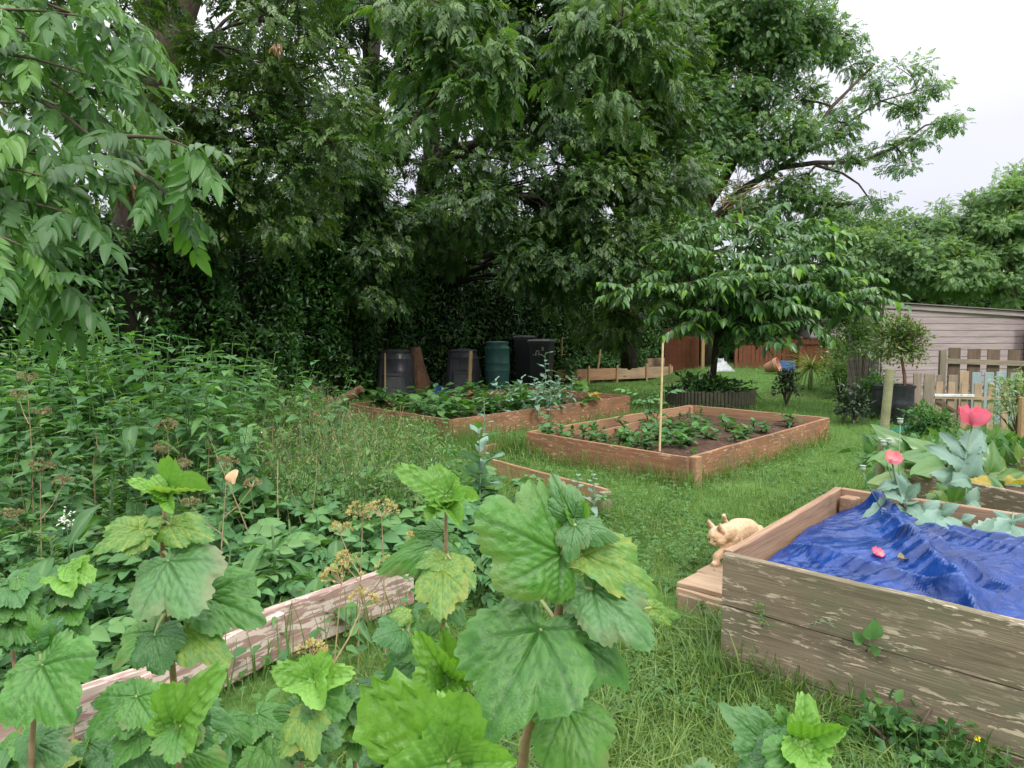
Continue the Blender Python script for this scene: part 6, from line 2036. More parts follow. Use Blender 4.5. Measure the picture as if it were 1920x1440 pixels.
def fine_weeds():
    mk = MB()
    leaves, seeds, white = [], [], []
    n = 0
    while n < 1500:
        y = random.uniform(4.6, 10.6)
        px = random.uniform(400, 900)
        lo = 440 + max(0, 5.5 - y) * 60
        if px < lo or px > 830 + (6 - y) * 8: continue
        x = (px - 960) / FPX * y
        if not keep_clear(np.array([[x, y, 0]]), .02)[0]: continue
        n += 1
        z0 = float(gz(x, y))
        H = random.uniform(.28, .66) * (1.3 if px < 660 else .95)
        if y > 7.6 and px > 630: H = min(H, .34)
        ln = np.array([random.gauss(0, .10), random.gauss(0, .10), 0])
        a, b = np.array([x, y, z0]), np.array([x, y, z0 + H]) + ln * H * 2
        mk.tube([a, (a + b) / 2 - ln * .2 * H, b], [.003, .0025, .0015], 3, cap=False)
        straw = (px < 660) * .55 + .22
        for k in range(30):
            t = random.uniform(.2, 1.05)
            q = a + (b - a) * t + rng.normal(0, .035, 3)
            d = norm(rng.normal(0, 1, 3) + (0, 0, .3))
            if t > .72 and random.random() < straw: seeds.append(M4(q, d, rng.normal(0, 1, 3), random.uniform(.012, .024)))
            elif random.random() < .02: white.append(M4(q, d, (0, 0, 1), .022))
            else: leaves.append(M4(q, d, rng.normal(0, .5, 3) + (0, 0, 1), random.uniform(.02, .05) * random.choice((.7, 1, 1, 1.7))))
    o = mk.build("weed_stems", M_STEM_G)
    tag(o, "thin green stems of the fine weeds before the long back bed", "weeds", kind='stuff')
    for nm, L, mt, lab in (("fine_weeds", leaves, M_WEED, "mass of fine leaved pale green weeds before the long back bed"), ("weed_seeds", seeds, M_STRAW, "straw coloured seed heads on the fine weeds"), ("weed_flowers", white, M_WPETAL, "tiny white flowers dotted among the fine weeds")):
        L = np.array(L)
        o = link(nm, joined(nm, [(t_diamond(.35, .05, .15), L, rng.random(len(L)))], mt))
        tag(o, lab, "weeds" if nm != "weed_flowers" else "flowers", kind='stuff')
fine_weeds()

# ------------------------------------------------------------------ potato plants and other greens
PLF = t_blade(prof_ovate(.30, .40), 6, 5, .10, .25, .02, 5, 3)
POT = [t_pinnate(3, PLF, .42, .45, 68, np.random.default_rng(120 + i), lo=.35, hang=.35) for i in range(4)]
POTM = [tmesh("leaf", q, M_POTATO) for q in POT]
def rosette_proto(name, label, cat, group, meshes, n, size, H, elev=(-.1, .9), seed=0, stemmat=None, stems=3, spread=.06):
    r = np.random.default_rng(seed)
    t = thing(name, label, cat, (0, 0, 0), group)
    m = MB()
    P, YD = [], []
    for s in range(stems):
        a = r.random() * 6.28
        e_ = np.array([math.cos(a) * spread * 1.6, math.sin(a) * spread * 1.6, H * (.75 + .35 * r.random())])
        m.tube([(0, 0, -.02), e_ * .5 + (0, 0, .03), e_], [.007, .006, .003], 5, cap=False)
        k = n // stems
        for i in range(k):
            tt = .35 + .65 * i / max(k - 1, 1)
            az = a + i * 2.4 + r.normal(0, .3)
            el = elev[0] + (elev[1] - elev[0]) * tt ** 2 + r.normal(0, .12)
            P.append(e_ * tt); YD.append((math.cos(az), math.sin(az), el))
    m.build("stem", stemmat or M_STEM_G, t, local=True)
    M = frames(np.array(P), np.array(YD), np.array([0, 0, 1.]) + r.normal(0, .15, (len(P), 3)), size * (.7 + .5 * r.random(len(P))))
    for k in range(len(M)): leaf_parts("leaf", meshes[k % len(meshes)], M[k:k + 1], t, True)
    return t
PP = [rosette_proto("potato_plant", "leafy potato plant in the patch behind the peeling boards", "potato plant", "potato plants in the left patch", POTM, 12, .22, .30, seed=i) for i in range(3)]
def potp():
    y = random.uniform(2.45, 5.6)
    px = random.uniform(-40, 930)
    x = (px - 960) / FPX * y
    if (y < 3.75 and x > -.55 + (3.75 - y) * -.78): return None        # stay behind the board line
    if seg_dist(np.array([[x, y, 0.]]), e1a, e2b)[0] < .30: return None
    if y > 4.2 and px < 330: return None
    if px > 880 and y > 4.6: return None
    return (x, y, 0)
pp = poisson(95, potp, .235)
place_many(PP, [(x, y, float(gz(x, y)) + .0) for x, y, _ in pp], [random.uniform(.8, 1.2) for _ in pp], tilt=.1)

GLB = [tmesh("leaf", t_blade(prof_ovate(.22, .45), 10, 7, .10, dr, .07, 5, 130 + i, .08), M_GLAUC) for i, dr in enumerate((.2, .5, .8))]
GRB = [tmesh("leaf", t_blade(prof_ovate(.32, .45), 7, 5, .10, dr, .03, 5, 140 + i), M_WEED_DK) for i, dr in enumerate((.2, .5))]
def upright_proto(name, label, cat, group, meshes, H, size, n, seed):
    r = np.random.default_rng(seed)
    t = thing(name, label, cat, (0, 0, 0), group)
    m = MB(); m.tube([(0, 0, -.02), (.01, 0, H * .5), (0, .01, H)], [.007, .006, .003], 5).build("stem", M_STEM_GL, t, local=True)
    for k in range(n):
        z = H * (.15 + .85 * k / (n - 1)); a = k * 2.4
        s = size * (1.1 - .6 * k / n) * (.8 + .4 * r.random())
        M = frames(np.array([[0, 0, z]]), np.array([[math.cos(a), math.sin(a), .15 + .9 * k / n + r.normal(0, .15)]]), np.array([[0, 0, 1.]]), s)
        leaf_parts("leaf", meshes[k % len(meshes)], M, t, True)
    return t
# broad leaved weeds scattered through the fine weeds
BW_ = [rosette_proto("broad_leaved_weed", "broad leaved weed standing in the fine pale weeds before the back bed", "weed", "broad leaved weeds before the back bed", GRB, 15, .16, .40, seed=170 + i, stems=3, spread=.07) for i in range(2)]
bw = [(500, 830, 5.0), (560, 800, 5.8), (610, 840, 5.2), (520, 770, 6.4), (680, 820, 6.0), (740, 850, 5.6), (580, 860, 4.8), (650, 780, 7.0), (790, 870, 5.4), (480, 860, 4.6), (840, 880, 5.2), (700, 870, 5.2), (440, 830, 4.7), (620, 760, 7.4)]
place_many(BW_, [(at(a, b, Y).x, Y, .0) for a, b, Y in bw], [random.uniform(.7, 1.15) for _ in bw], tilt=.12)
# vegetables inside the long back bed
def inq(q, u, v): return q[0] * (1 - u) * (1 - v) + q[1] * u * (1 - v) + q[2] * u * v + q[3] * (1 - u) * v
GP_ = [rosette_proto("leafy_vegetable", "low leafy green vegetable plant in the long back bed", "vegetable plant", "greens in the long back bed", GRB, 18, .17, .26, seed=20 + i, stems=3, spread=.09) for i in range(3)]
pts = [inq(BA, random.uniform(.08, .92), random.uniform(.05, .74)) for _ in range(58)]
place_many(GP_, [(p.x, p.y, .21) for p in pts], [random.uniform(.7, 1.25) for _ in pts], tilt=.12)
BP_ = [upright_proto("broad_bean_plant", "grey green broad bean plant at the right end of the long back bed", "bean plant", "broad beans in the back bed", GLB, .62, .20, 13, 30 + i) for i in range(2)]
bl = [(1000, 750, 11.2), (960, 752, 11.0), (1020, 742, 11.6), (1040, 735, 12.0), (980, 740, 11.7), (1010, 760, 10.9), (1050, 745, 11.6), (940, 760, 10.8), (1030, 755, 11.2), (1065, 742, 12.0)]
place_many(BP_, [(at(a, b, Y).x, Y, .20) for a, b, Y in bl], [random.uniform(.8, 1.05) for _ in bl], tilt=.1)
p = at(1022, 690, 12.4)
o = upright_proto("kale_plant", "tall pale grey plant rising before the marked wheelie bin", "kale", None, GLB, .95, .24, 14, 44); o.location = (p.x, p.y, .2)
SQ = [tmesh("leaf", t_blade(lambda t: .52 * max(0, math.sin(math.pi * min(1, t * .96 + .04))) ** .55, 9, 9, .05, .25, .06, 5, 150), M_CHARD)]
o = rosette_proto("squash_plant", "squash with broad yellow green leaves at the far right corner of the back bed", "squash", None, SQ, 7, .36, .34, (.2, 1.2), 51, spread=.08)
p = at(1080, 745, 12.3); o.location = (p.x, p.y, .2)
YL = tmesh("leaf", t_blade(prof_ovate(.4, .5), 8, 7, .1, .3, .08, 5, 160, .1), M_YELLOWING)
ow = thing("withered_leaves", "orange withered leaves beside the squash in the back bed", "dead leaves", at(1105, 745, 12.3))
for k in range(7):
    q = at(1105 + random.uniform(-18, 18), 742 + random.uniform(-5, 7), 12.3)
    leaf_parts("leaf", YL, frames(np.array([tuple(q)]), rng.normal(0, 1, (1, 3)), np.array([[0, -.3, 1.]]), .13), ow)

# vegetables inside the middle bed
o = rosette_proto("potato_plant", "big potato plant at the left of the middle raised bed", "potato plant", None, POTM, 24, .26, .46, seed=61, stems=5, spread=.12)
p = inq(BB, .30, .52); p = at(1222, 800, 9.3); o.location = (p.x, p.y, .2)
SP_ = [rosette_proto("strawberry_plant", "low bright green strawberry plant in the middle raised bed", "strawberry plant", "strawberries in the middle bed", GRB, 15, .12, .13, (.1, .8), 70 + i, stems=3, spread=.07) for i in range(2)]
sl = [(1255, 815, 8.2), (1285, 820, 8.1), (1310, 808, 8.6), (1270, 800, 8.7), (1300, 826, 7.9), (1330, 815, 8.4), (1240, 805, 8.3), (1318, 795, 9.0), (1265, 830, 7.7), (1290, 800, 8.9), (1395, 830, 8.6), (1440, 815, 9.0), (1360, 800, 9.0), (1480, 800, 9.6), (1375, 840, 8.2), (1250, 790, 9.0), (1300, 785, 9.6)]
place_many(SP_, [(at(a, b, Y).x, Y, .22) for a, b, Y in sl], [random.uniform(.8, 1.3) for _ in sl])
WD_ = [rosette_proto("seedling", "small weedy seedling along the front board of the middle bed", "seedling", "seedlings in the middle bed", GRB, 10, .075, .12, (.1, 1.0), 80 + i, stems=2, spread=.03) for i in range(2)]
pts = [inq(BB, random.uniform(.30, .97), random.uniform(.03, .30)) for _ in range(46)] + [inq(BB, random.uniform(.1, .9), random.uniform(.1, .95)) for _ in range(12)]
place_many(WD_, [(p.x, p.y, .22) for p in pts], [random.uniform(.7, 1.5) for _ in pts], tilt=.15)

# plants before the middle bed
o = upright_proto("leafy_weed", "tall leafy weed with a whitish top standing between the two red beds", "weed", None, GRB + GLB[:1], .80, .26, 16, 91)
p = at(898, 905, 5.3); o.location = (p.x, p.y, max(p.z - .62, -.02))
o2 = upright_proto("grey_weed", "slender pale grey plant topping the tall weed between the beds", "weed", None, GLB, 1.0, .11, 18, 92)
p = at(908, 900, 5.6); o2.location = (p.x, p.y, -.02)
for lab, px, py, Y, H in (("small pale grey poppy shoot before the middle bed, left one", 1083, 925, 5.4, .42), ("small pale grey poppy shoot before the middle bed, right one", 1112, 925, 5.5, .40)):
    o = upright_proto("poppy_shoot", lab, "poppy", None, GLB, H, .11, 13, 93); p = at(px, py, Y); o.location = (p.x, p.y, 0)
o = rosette_proto("potato_plant", "blue green potato plant over the low brown board before the middle bed", "potato plant", None, POTM, 14, .26, .25, seed=95, stems=3, spread=.1)
p = at(1030, 890, 5.6); o.location = (p.x, p.y, .02)
for lab, px, py, Y in (("blue green potato plant at the left end of the low brown board", 975, 905, 5.35), ("blue green potato plant at the right end of the low brown board", 1085, 915, 5.25)):
    o = rosette_proto("potato_plant", lab, "potato plant", None, POTM, 14, .22, .24, seed=int(px), stems=3, spread=.09)
    p = at(px, py, Y); o.location = (p.x, p.y, .02)
o = rosette_proto("potato_plant", "small feathery green plant on the path side of the back bed board", "potato plant", None, POTM, 10, .17, .22, seed=96, stems=3, spread=.05)
p = at(1030, 800, 8.9); o.location = (p.x, p.y, .22)
# ------------------------------------------------------------------ tall poppies, chard and squash round the right beds
GLF = [t_blade(prof_ovate(.33, .48), 16, 11, .10, dr, .09, 5, 200 + i, .11, curl=.25) for i, dr in enumerate((.15, .4, .7))]
GLFM = [tmesh("leaf", q, M_GLAUC) for q in GLF]
CHM = [tmesh("leaf", t_blade(prof_ovate(.30, .50), 14, 9, .08, dr, .10, 7, 210 + i, .04, curl=.2, stalk=.25), M_CHARD) for i, dr in enumerate((.2, .45, .8))]
YLM = [tmesh("leaf", t_blade(prof_ovate(.36, .5), 12, 9, .1, dr, .14, 6, 220 + i, .10, curl=.3), M_YELLOWING) for i, dr in enumerate((.3, .6))]
def pxleaf(parent, me, bx, by, tx, ty, Yb, Yt, wid=1.0, face=(0, -.75, .65), name="leaf"):
    b, t = at(bx, by, Yb), at(tx, ty, Yt)
    d = t - b
    M = frames(np.array([tuple(b)]), np.array([tuple(d)]), np.array([face], float), d.length)
    M[0, :3, 0] *= wid
    return leaf_parts(name, me, M, parent)[0]
def poppy_flower(parent, c, w, mat, tilt=(0, -.35, 1), name="petal", closed=.9):
    up = Vector(tilt).normalized()
    x = up.cross(Vector((0, 1, .2))).normalized(); y = up.cross(x)
    for k in range(4):
        V, F = [], []
        r_ = np.random.default_rng(int(c.x * 1000) + k)
        n, m = 9, 9
        for i in range(n):
            for j in range(m):
                t = i / (n - 1); a = k * math.pi / 2 + (j / (m - 1) - .5) * 1.95
                rad = w / 2 * (math.sin(t * 1.5) ** .8) * (1 + .05 * math.sin(j * 2.2 + k)) * (1 + .06 * (k % 2))
                h = w * .62 * closed * t ** 2.1 + (.085 * w * math.sin(j * 1.9 + k * 2) * t ** 2) + .02 * w * (-1) ** j * t + r_.normal(0, .008) * w
                p = c + x * (math.cos(a) * rad) + y * (math.sin(a) * rad) + up * (h + .01 * w * k)
                V.append(p)
        for i in range(n - 1):
            for j in range(m - 1):
                q = i * m + j
                F.append((q, q + 1, q + m + 1, q + m))
        MB().add([tuple(v) for v in V], F).build(name, mat, parent, True)
def pod(parent, c, s):
    M = Matrix.Translation(c)
    shade_auto(MB().lathe([(s * .15, -s * .62), (s * .45, -s * .3), (s * .5, 0), (s * .42, s * .32), (s * .2, s * .42), (s * .58, s * .45), (s * .60, s * .53), (s * .1, s * .60)], sides=14, M=M).build("seed_pod", M_POD, parent), 50)
def stem(parent, pts, r0=.006, r1=.004, mat=None):
    MB().tube(pts, np.linspace(r0, r1, len(pts)), 6).build("stem", mat or M_STEM_GL, parent, True)

pA = thing("poppy_plant", "tall glaucous poppy with the biggest coral pink flower, rising behind the tarpaulin", "poppy", at(1815, 1010, 3.95), "flowering poppies")
stem(pA, [at(1818, 1010, 3.95), at(1812, 940, 3.95), at(1808, 870, 4.0), at(1822, 800, 4.0)], .009, .005)
poppy_flower(pA, at(1824, 797, 4.0), .155, M_PETAL, (.05, -.15, 1))
for a in [(1808, 900, 1840, 860, 4.0, 3.9, .9), (1808, 880, 1770, 830, 4.0, 3.95, .9), (1810, 870, 1835, 815, 4.0, 4.05, .8), (1808, 905, 1790, 878, 4.0, 3.9, 1.0), (1806, 860, 1780, 805, 4.0, 4.05, .9), (1812, 850, 1850, 800, 4.0, 4.1, .9),
          (1815, 900, 1800, 893, 3.95, 3.85, 1.2), (1814, 945, 1850, 975, 3.9, 3.75, 1.0), (1812, 950, 1835, 920, 3.95, 3.9, 1.0), (1815, 975, 1780, 965, 3.9, 3.8, 1.0), (1818, 940, 1845, 955, 3.9, 3.8, 1.0), (1815, 960, 1848, 985, 3.9, 3.72, 1.2)]:
    pxleaf(pA, GLFM[random.randint(0, 2)], *a[:6], wid=a[6])
pB = thing("poppy_plant", "glaucous poppy with a small pale pink open flower beside the leaning stake", "poppy", at(1690, 970, 3.85), "flowering poppies")
stem(pB, [at(1695, 960, 3.8), at(1680, 900, 3.75), at(1673, 868, 3.7)], .008, .004)
poppy_flower(pB, at(1673, 866, 3.7), .088, M_PETAL2, (.0, -.55, 1), closed=.75)
for (x, y, x2, y2) in ((1690, 960, 1688, 790), (1692, 955, 1657, 832), (1694, 955, 1667, 828)):
    stem(pB, [at(x, y, 3.85), at((x + x2) / 2 - 4, (y + y2) / 2, 3.85), at(x2, y2 + 5, 3.85)], .004, .003)
    pod(pB, at(x2, y2, 3.85), .030)
stem(pB, [at(1650, 950, 3.7), at(1625, 905, 3.7), at(1618, 884, 3.7)], .003, .002); pod(pB, at(1618, 878, 3.7), .028)
for a in [(1690, 950, 1655, 948, 3.8, 3.7, 1.1), (1692, 930, 1680, 880, 3.8, 3.75, .8), (1695, 955, 1730, 985, 3.8, 3.62, 1.1), (1700, 960, 1690, 995, 3.8, 3.6, 1.1), (1695, 940, 1700, 890, 3.85, 3.85, .9), (1690, 955, 1668, 975, 3.75, 3.62, 1.0),
          (1700, 945, 1722, 935, 3.8, 3.7, 1.1), (1690, 925, 1668, 930, 3.8, 3.7, 1.0), (1688, 905, 1660, 905, 3.8, 3.7, .6), (1700, 950, 1745, 960, 3.75, 3.6, 1.0), (1697, 935, 1725, 905, 3.85, 3.8, .8)]:
    pxleaf(pB, GLFM[random.randint(0, 2)], *a[:6], wid=a[6])
pC = thing("poppy_plant", "poppy stem lying over the back board with big grey leaves drooping onto the tarpaulin", "poppy", at(1745, 975, 3.75), "flowering poppies")
stem(pC, [at(1700, 955, 3.8), at(1745, 968, 3.68), at(1790, 972, 3.65), at(1835, 990, 3.6)], .009, .006, M_STEM_G)
for a in [(1740, 962, 1785, 1020, 3.66, 3.42, 1.25), (1765, 965, 1742, 1012, 3.66, 3.45, 1.0), (1760, 962, 1790, 945, 3.68, 3.6, 1.0), (1775, 970, 1800, 1015, 3.62, 3.4, 1.0), (1800, 975, 1825, 965, 3.65, 3.6, 1.0), (1730, 962, 1760, 940, 3.7, 3.65, 1.1), (1830, 985, 1860, 1005, 3.6, 3.45, .9)]:
    pxleaf(pC, GLFM[random.randint(0, 2)], *a[:6], wid=a[6])
pD = thing("poppy_plant", "grey leaved poppy hanging over the bed board at the right edge of the picture", "poppy", at(1900, 985, 3.6), "flowering poppies")
stem(pD, [at(1905, 1040, 3.45), at(1898, 990, 3.5), at(1900, 960, 3.55)], .008, .005)
for a in [(1898, 985, 1835, 1008, 3.5, 3.35, .8), (1898, 980, 1880, 955, 3.5, 3.5, .8), (1900, 990, 1890, 1025, 3.5, 3.3, 1.0), (1902, 985, 1940, 1010, 3.5, 3.35, 1.0), (1900, 1000, 1915, 1050, 3.45, 3.25, 1.1), (1899, 975, 1930, 965, 3.5, 3.45, .8), (1900, 995, 1868, 990, 3.5, 3.35, .9)]:
    pxleaf(pD, GLFM[random.randint(0, 2)], *a[:6], wid=a[6])
# lavender flower at the edge
lv = thing("lilac_flower", "small lilac flower at the very right edge before the gate", "flower", at(1916, 770, 7.0))
poppy_flower(lv, at(1916, 768, 7.0), .09, flat_mat("lilac_petal", (.38, .30, .52), .6), (0, -.6, .7))
stem(lv, [at(1922, 860, 7.0), at(1918, 800, 7.0), at(1916, 772, 7.0)], .005, .003, M_STEM_G)

def clump_leaves(name, label, cat, base, lst, meshes, wid=1.0, group=None):
    t = thing(name, label, cat, base, group)
    for a in lst: pxleaf(t, meshes[random.randint(0, len(meshes) - 1)], *a[:6], wid=(a[6] if len(a) > 6 else wid), face=(random.uniform(-.4, .4), -.7, .75))
    return t
clump_leaves("chard_plant", "chard plant with glossy upright leaves at the middle of the second grey bed", "chard", at(1778, 885, 4.9),
    [(1775, 885, 1740, 815, 4.9, 4.9, 1.0), (1778, 885, 1785, 820, 4.9, 5.0, 1.2), (1780, 886, 1760, 850, 4.85, 4.7, 1.0), (1775, 886, 1715, 850, 4.9, 4.8, .9), (1782, 886, 1800, 850, 4.9, 4.8, 1.0), (1772, 888, 1730, 880, 4.85, 4.7, .9), (1778, 888, 1770, 865, 4.8, 4.6, 1.2)], CHM, group="chard plants")
clump_leaves("chard_plant", "chard plant with broad olive leaves right of the tall poppy stem", "chard", at(1850, 900, 4.9),
    [(1845, 900, 1880, 850, 4.9, 4.85, 1.1), (1848, 902, 1870, 880, 4.85, 4.6, 1.2), (1845, 900, 1835, 860, 4.9, 4.9, 1.0), (1850, 902, 1905, 885, 4.9, 4.8, .9), (1852, 903, 1890, 910, 4.85, 4.6, 1.0), (1842, 902, 1822, 885, 4.9, 4.7, .8)], CHM, group="chard plants")
clump_leaves("chard_plant", "chard plant with silvery curled leaves beside the stake", "chard", at(1715, 880, 5.0),
    [(1715, 880, 1690, 822, 5.0, 4.9, 1.0), (1712, 880, 1735, 830, 5.0, 5.0, 1.0), (1715, 882, 1680, 852, 5.0, 4.8, 1.0), (1718, 882, 1752, 862, 5.0, 4.8, 1.0), (1716, 884, 1695, 880, 4.95, 4.7, 1.0), (1710, 880, 1668, 818, 5.1, 5.1, .8)], CHM + GLFM[:1], group="chard plants")
clump_leaves("chard_plant", "chard plant with yellow green leaves at the far right of the second grey bed", "chard", at(1905, 880, 5.2),
    [(1905, 885, 1890, 835, 5.2, 5.2, 1.0), (1907, 885, 1925, 840, 5.2, 5.1, 1.0), (1905, 888, 1880, 868, 5.15, 4.9, 1.0), (1908, 890, 1935, 880, 5.1, 4.9, 1.2), (1900, 895, 1912, 912, 5.0, 4.8, 1.2), (1875, 890, 1858, 858, 5.3, 5.2, .9)], CHM, group="chard plants")
clump_leaves("squash_plant", "yellowing squash leaves hanging over the front of the second grey bed", "squash", at(1790, 905, 4.6),
    [(1800, 895, 1765, 905, 4.6, 4.5, 1.0), (1815, 893, 1860, 905, 4.6, 4.45, 1.0), (1900, 900, 1920, 890, 4.6, 4.4, .9)], YLM)
clump_leaves("squash_plant", "green squash leaves in the gap between the two grey beds", "squash", at(1780, 950, 4.3),
    [(1780, 950, 1765, 912, 4.3, 4.3, 1.2), (1785, 950, 1800, 915, 4.3, 4.2, 1.2), (1778, 952, 1752, 935, 4.3, 4.2, 1.2), (1790, 955, 1812, 940, 4.3, 4.2, 1.2), (1782, 955, 1775, 935, 4.25, 4.1, 1.4), (1785, 958, 1768, 955, 4.2, 4.05, 1.2), (1690, 900, 1720, 915, 4.5, 4.4, 1.0), (1695, 905, 1670, 890, 4.5, 4.4, 1.0)], CHM)
bush("leafy_weeds", "dense green foliage filling the back of the second grey bed", "weeds", (*at(1850, 850, 5.7).xy, .45), 1.0, .4, .16, 800, M_WEED_DK, [t_lanc(.5, .06, .3, .4)], .13, 80, hollow=.1)

# fallen poppy petals, dead leaf on the tarpaulin
fp = tarp_pt(1645, 1042)
pf = thing("fallen_petals", "coral pink poppy petals fallen onto the blue tarpaulin", "petals", fp)
poppy_flower(pf, fp + Vector((0, 0, .006)), .055, M_PETAL, (.2, -.5, 1), closed=.35)
q = tarp_pt(1690, 1052)
dl = thing("dead_leaf", "curled brown dead leaf on the blue tarpaulin", "dead leaf", q)
dlm = tmesh("leaf", t_blade(prof_ovate(.3, .5), 8, 5, .3, .4, .1, 5, 230), M_STRAW)
leaf_parts("leaf", dlm, frames(np.array([tuple(q + Vector((-.02, 0, .015)))]), np.array([[1, .1, .1]]), np.array([[0, -.2, 1.]]), .06), dl)

# things rooted in the joints of the grey planks
pl = thing("seedling", "three leaved green seedling growing from the plank joint of the tall grey bed", "seedling", on(1625, 1215, .2))
Dn = Vector((-RD.y, RD.x, 0)) * -1
def plk(px, py, off=.02):
    """point on the front face of the tall bed"""
    o_, d_ = Vector((0, 0, CAMZ)), ray(px, py)
    nrm_ = Vector((RD.y, -RD.x, 0))
    t = (RN + nrm_ * (.021 + off) - o_).dot(nrm_) / d_.dot(nrm_)
    return o_ + d_ * t
sm = tmesh("leaf", t_blade(prof_ovate(.42, .5), 9, 7, .08, .2, .03, 5, 240), M_POTATO)
s0_ = plk(1624, 1222, 0)
for (x, y, w) in ((1643, 1166, .9), (1602, 1186, .9), (1648, 1218, 1.0)):
    e_ = plk(x, y, .05)
    b_ = s0_.lerp(e_, .42)
    d = e_ - b_
    MB().tube([s0_, b_], [.0018, .0014], 5).build("stalk", M_STEM_G, pl, True)
    leaf_parts("leaf", sm, frames(np.array([tuple(b_)]), np.array([tuple(d)]), np.array([[0, -.9, .5]]), d.length), pl)
sg = thing("grass_sprig", "small pale sprig sprouting from the top plank of the tall grey bed", "grass", plk(1545, 1168))
m = MB()
for k in range(9):
    a = plk(1522 + k * 4.5, 1172 - 10 * math.sin(k / 8 * 3.1), .015)
    m.tube([a, a + Vector((.006 * (k - 4), -.01, .012 - .012 * (k % 3)))], [.0028, .0006], 4)
m.tube([plk(1520, 1173, .005), plk(1540, 1160, .02), plk(1565, 1178, .02)], [.0012, .0012, .0008], 4)
m.build("blade", M_STEM_GL, sg, True)
cs = thing("weed_sprig", "thin feathery weed standing against the left end of the grey planks", "weed", plk(1425, 1170))
m = MB(); L = []
m.tube([plk(1430, 1175, .01), plk(1422, 1130, .02)], [.002, .001], 4); m.build("stem", M_STEM_G, cs, True)
for k in range(26):
    a = plk(1430 - 8 * k / 26 + random.uniform(-8, 8), 1172 - 40 * k / 26, .025)
    L.append(M4(a, rng.normal(0, 1, 3) + (0, 0, .4), (0, -1, .4), .018))
leaf_parts("leaf", tmesh("leaf", SIMPLE[0], M_WEED), np.array(L), cs)

# rough grass stalks at the foot of the grey bed and before the peeling boards
def stalks(label, n, fn, H, mat=M_GRASS, w=.004):
    V, F = MB(), None
    for _ in range(n):
        p = fn()
        h = H * random.uniform(.5, 1.1)
        ln = Vector((random.gauss(0, .5), random.gauss(0, .35), 0)) * h * .6
        pts = [p, p + Vector((0, 0, h * .55)) + ln * .2, p + Vector((0, 0, h * .95)) + ln * .65, p + Vector((0, 0, h * (.95 - .35 * random.random()))) + ln * 1.25]
        q = np.array([tuple(x) for x in bez(pts[0], pts[2], .1, 5)] + [tuple(pts[3])])
        a = random.random() * 6.28
        wd = np.array([math.cos(a), math.sin(a), 0]) * w * random.uniform(.6, 1.4)
        k = len(q); tp = np.linspace(1, .08, k)[:, None]
        V.add(np.concatenate([q - wd * tp, q + wd * tp]), [(i, k + i, k + i + 1, i + 1) for i in range(k - 1)])
    o = V.build("grass_stalks", mat, None, True)
    return tag(o, label, "grass", kind='stuff')
def f1():
    t = random.random() ** 1.2 * 2.2
    p = RN + RD * t + Vector((RD.y, -RD.x, 0)) * random.uniform(.03, .22); p.z = 0; return p
stalks("long arching grass stalks at the foot of the tall grey bed", 300, f1, .22)
def f2():
    p = e1b.lerp(e1a, random.uniform(-.3, .9)) + Vector((.10, -.12, 0)) * random.uniform(.3, 1.4); p.z = 0; return p
stalks("seeding grass stalks before the peeling boards", 70, f2, .30)
def f3():
    return Vector((random.uniform(.25, 1.05), random.uniform(2.0, 3.4), 0))
stalks("longer tousled grass left of the tall grey bed", 380, f3, .13)
def f6():
    y = 1.6 + 9 * random.random() ** 1.6
    p = Vector(((random.uniform(-20, 680)) / FPX * y, y, 0))
    return p if keep_clear(np.array([tuple(p)]))[0] else f6()
stalks("scattered longer grass stalks standing up from the lawn", 900, f6, .13)
def f7():
    p = d1.lerp(d2, random.uniform(-.1, 1.1)) + Vector((random.uniform(-.15, .05), random.uniform(-.3, -.03), 0)); p.z = 0; return p
stalks("grass stalks half covering the low brown board", 260, f7, .24)
def f8():
    y = random.uniform(4.2, 8.5); px = random.choice((random.uniform(0, 420), random.uniform(440, 780)))
    return Vector(((px - 960) / FPX * y, y, 0)) if keep_clear(np.array([[(px - 960) / FPX * y, y, 0]]))[0] else f8()
stalks("pale dry grass stalks standing among the left weeds", 330, f8, .78, M_STRAW, .0045)
def f4():
    i = random.choice([0, 1])
    a, b = (BB[0], BB[1]) if i else (BB[0], BB[3])
    p = a.lerp(b, random.random() ** 1.3); nrm_ = (p - ctr(BB)); nrm_.z = 0; p = p + nrm_.normalized() * random.uniform(.05, .16); p.z = 0; return p
stalks("tall grass stalks along the boards of the middle bed", 500, f4, .27)
def f5():
    p = BB[1].lerp(BA[0], random.random()) + Vector((random.uniform(-.3, .3), random.uniform(-.3, .1), 0)); p.z = 0; return p
stalks("tall green grass tuft growing between the two red beds", 420, f5, .40)

# geranium-like weeds and buttercup in the right corner
bush("cranesbill_plant", "dark cut-leaved weed clump at the foot of the grey bed in the lower right", "weed", (*on(1680, 1420, .0).xy, .05), .22, .10, .16, 330, M_WEED_DK, [t_lanc(.7, .1, .3, .5)], .042, 60, hollow=.1)
bush("cranesbill_plant", "smaller cut-leaved weed clump in the bottom right corner", "weed", (*on(1800, 1470, .0).xy, .03), .22, .09, .10, 300, M_WEED_DK, [t_lanc(.7, .1, .3, .5)], .04, 60, hollow=.1)
bc = thing("buttercup", "single yellow buttercup before the grey planks", "flower", on(1822, 1430, .05))
c = plk(1830, 1384, .06)
for k in range(5):
    a = k * 1.257
    leaf_parts("petal", tmesh("petal", t_lanc(.8, .1, -.4, .5), M_YPETAL) if k == 0 else bpy.data.meshes["petal"] if False else tmesh("petal", t_lanc(.8, .1, -.4, .5), M_YPETAL), frames(np.array([tuple(c)]), np.array([[math.cos(a), -.25 + .2 * math.sin(a), math.sin(a) * .8 + .3]]), np.array([[0, -.8, .6]]), .014), bc)
MB().tube([c, c + Vector((-.02, .0, -.06)), c + Vector((-.015, .01, -.16))], .0013, 5).build("stem", M_STEM_G, bc, True)
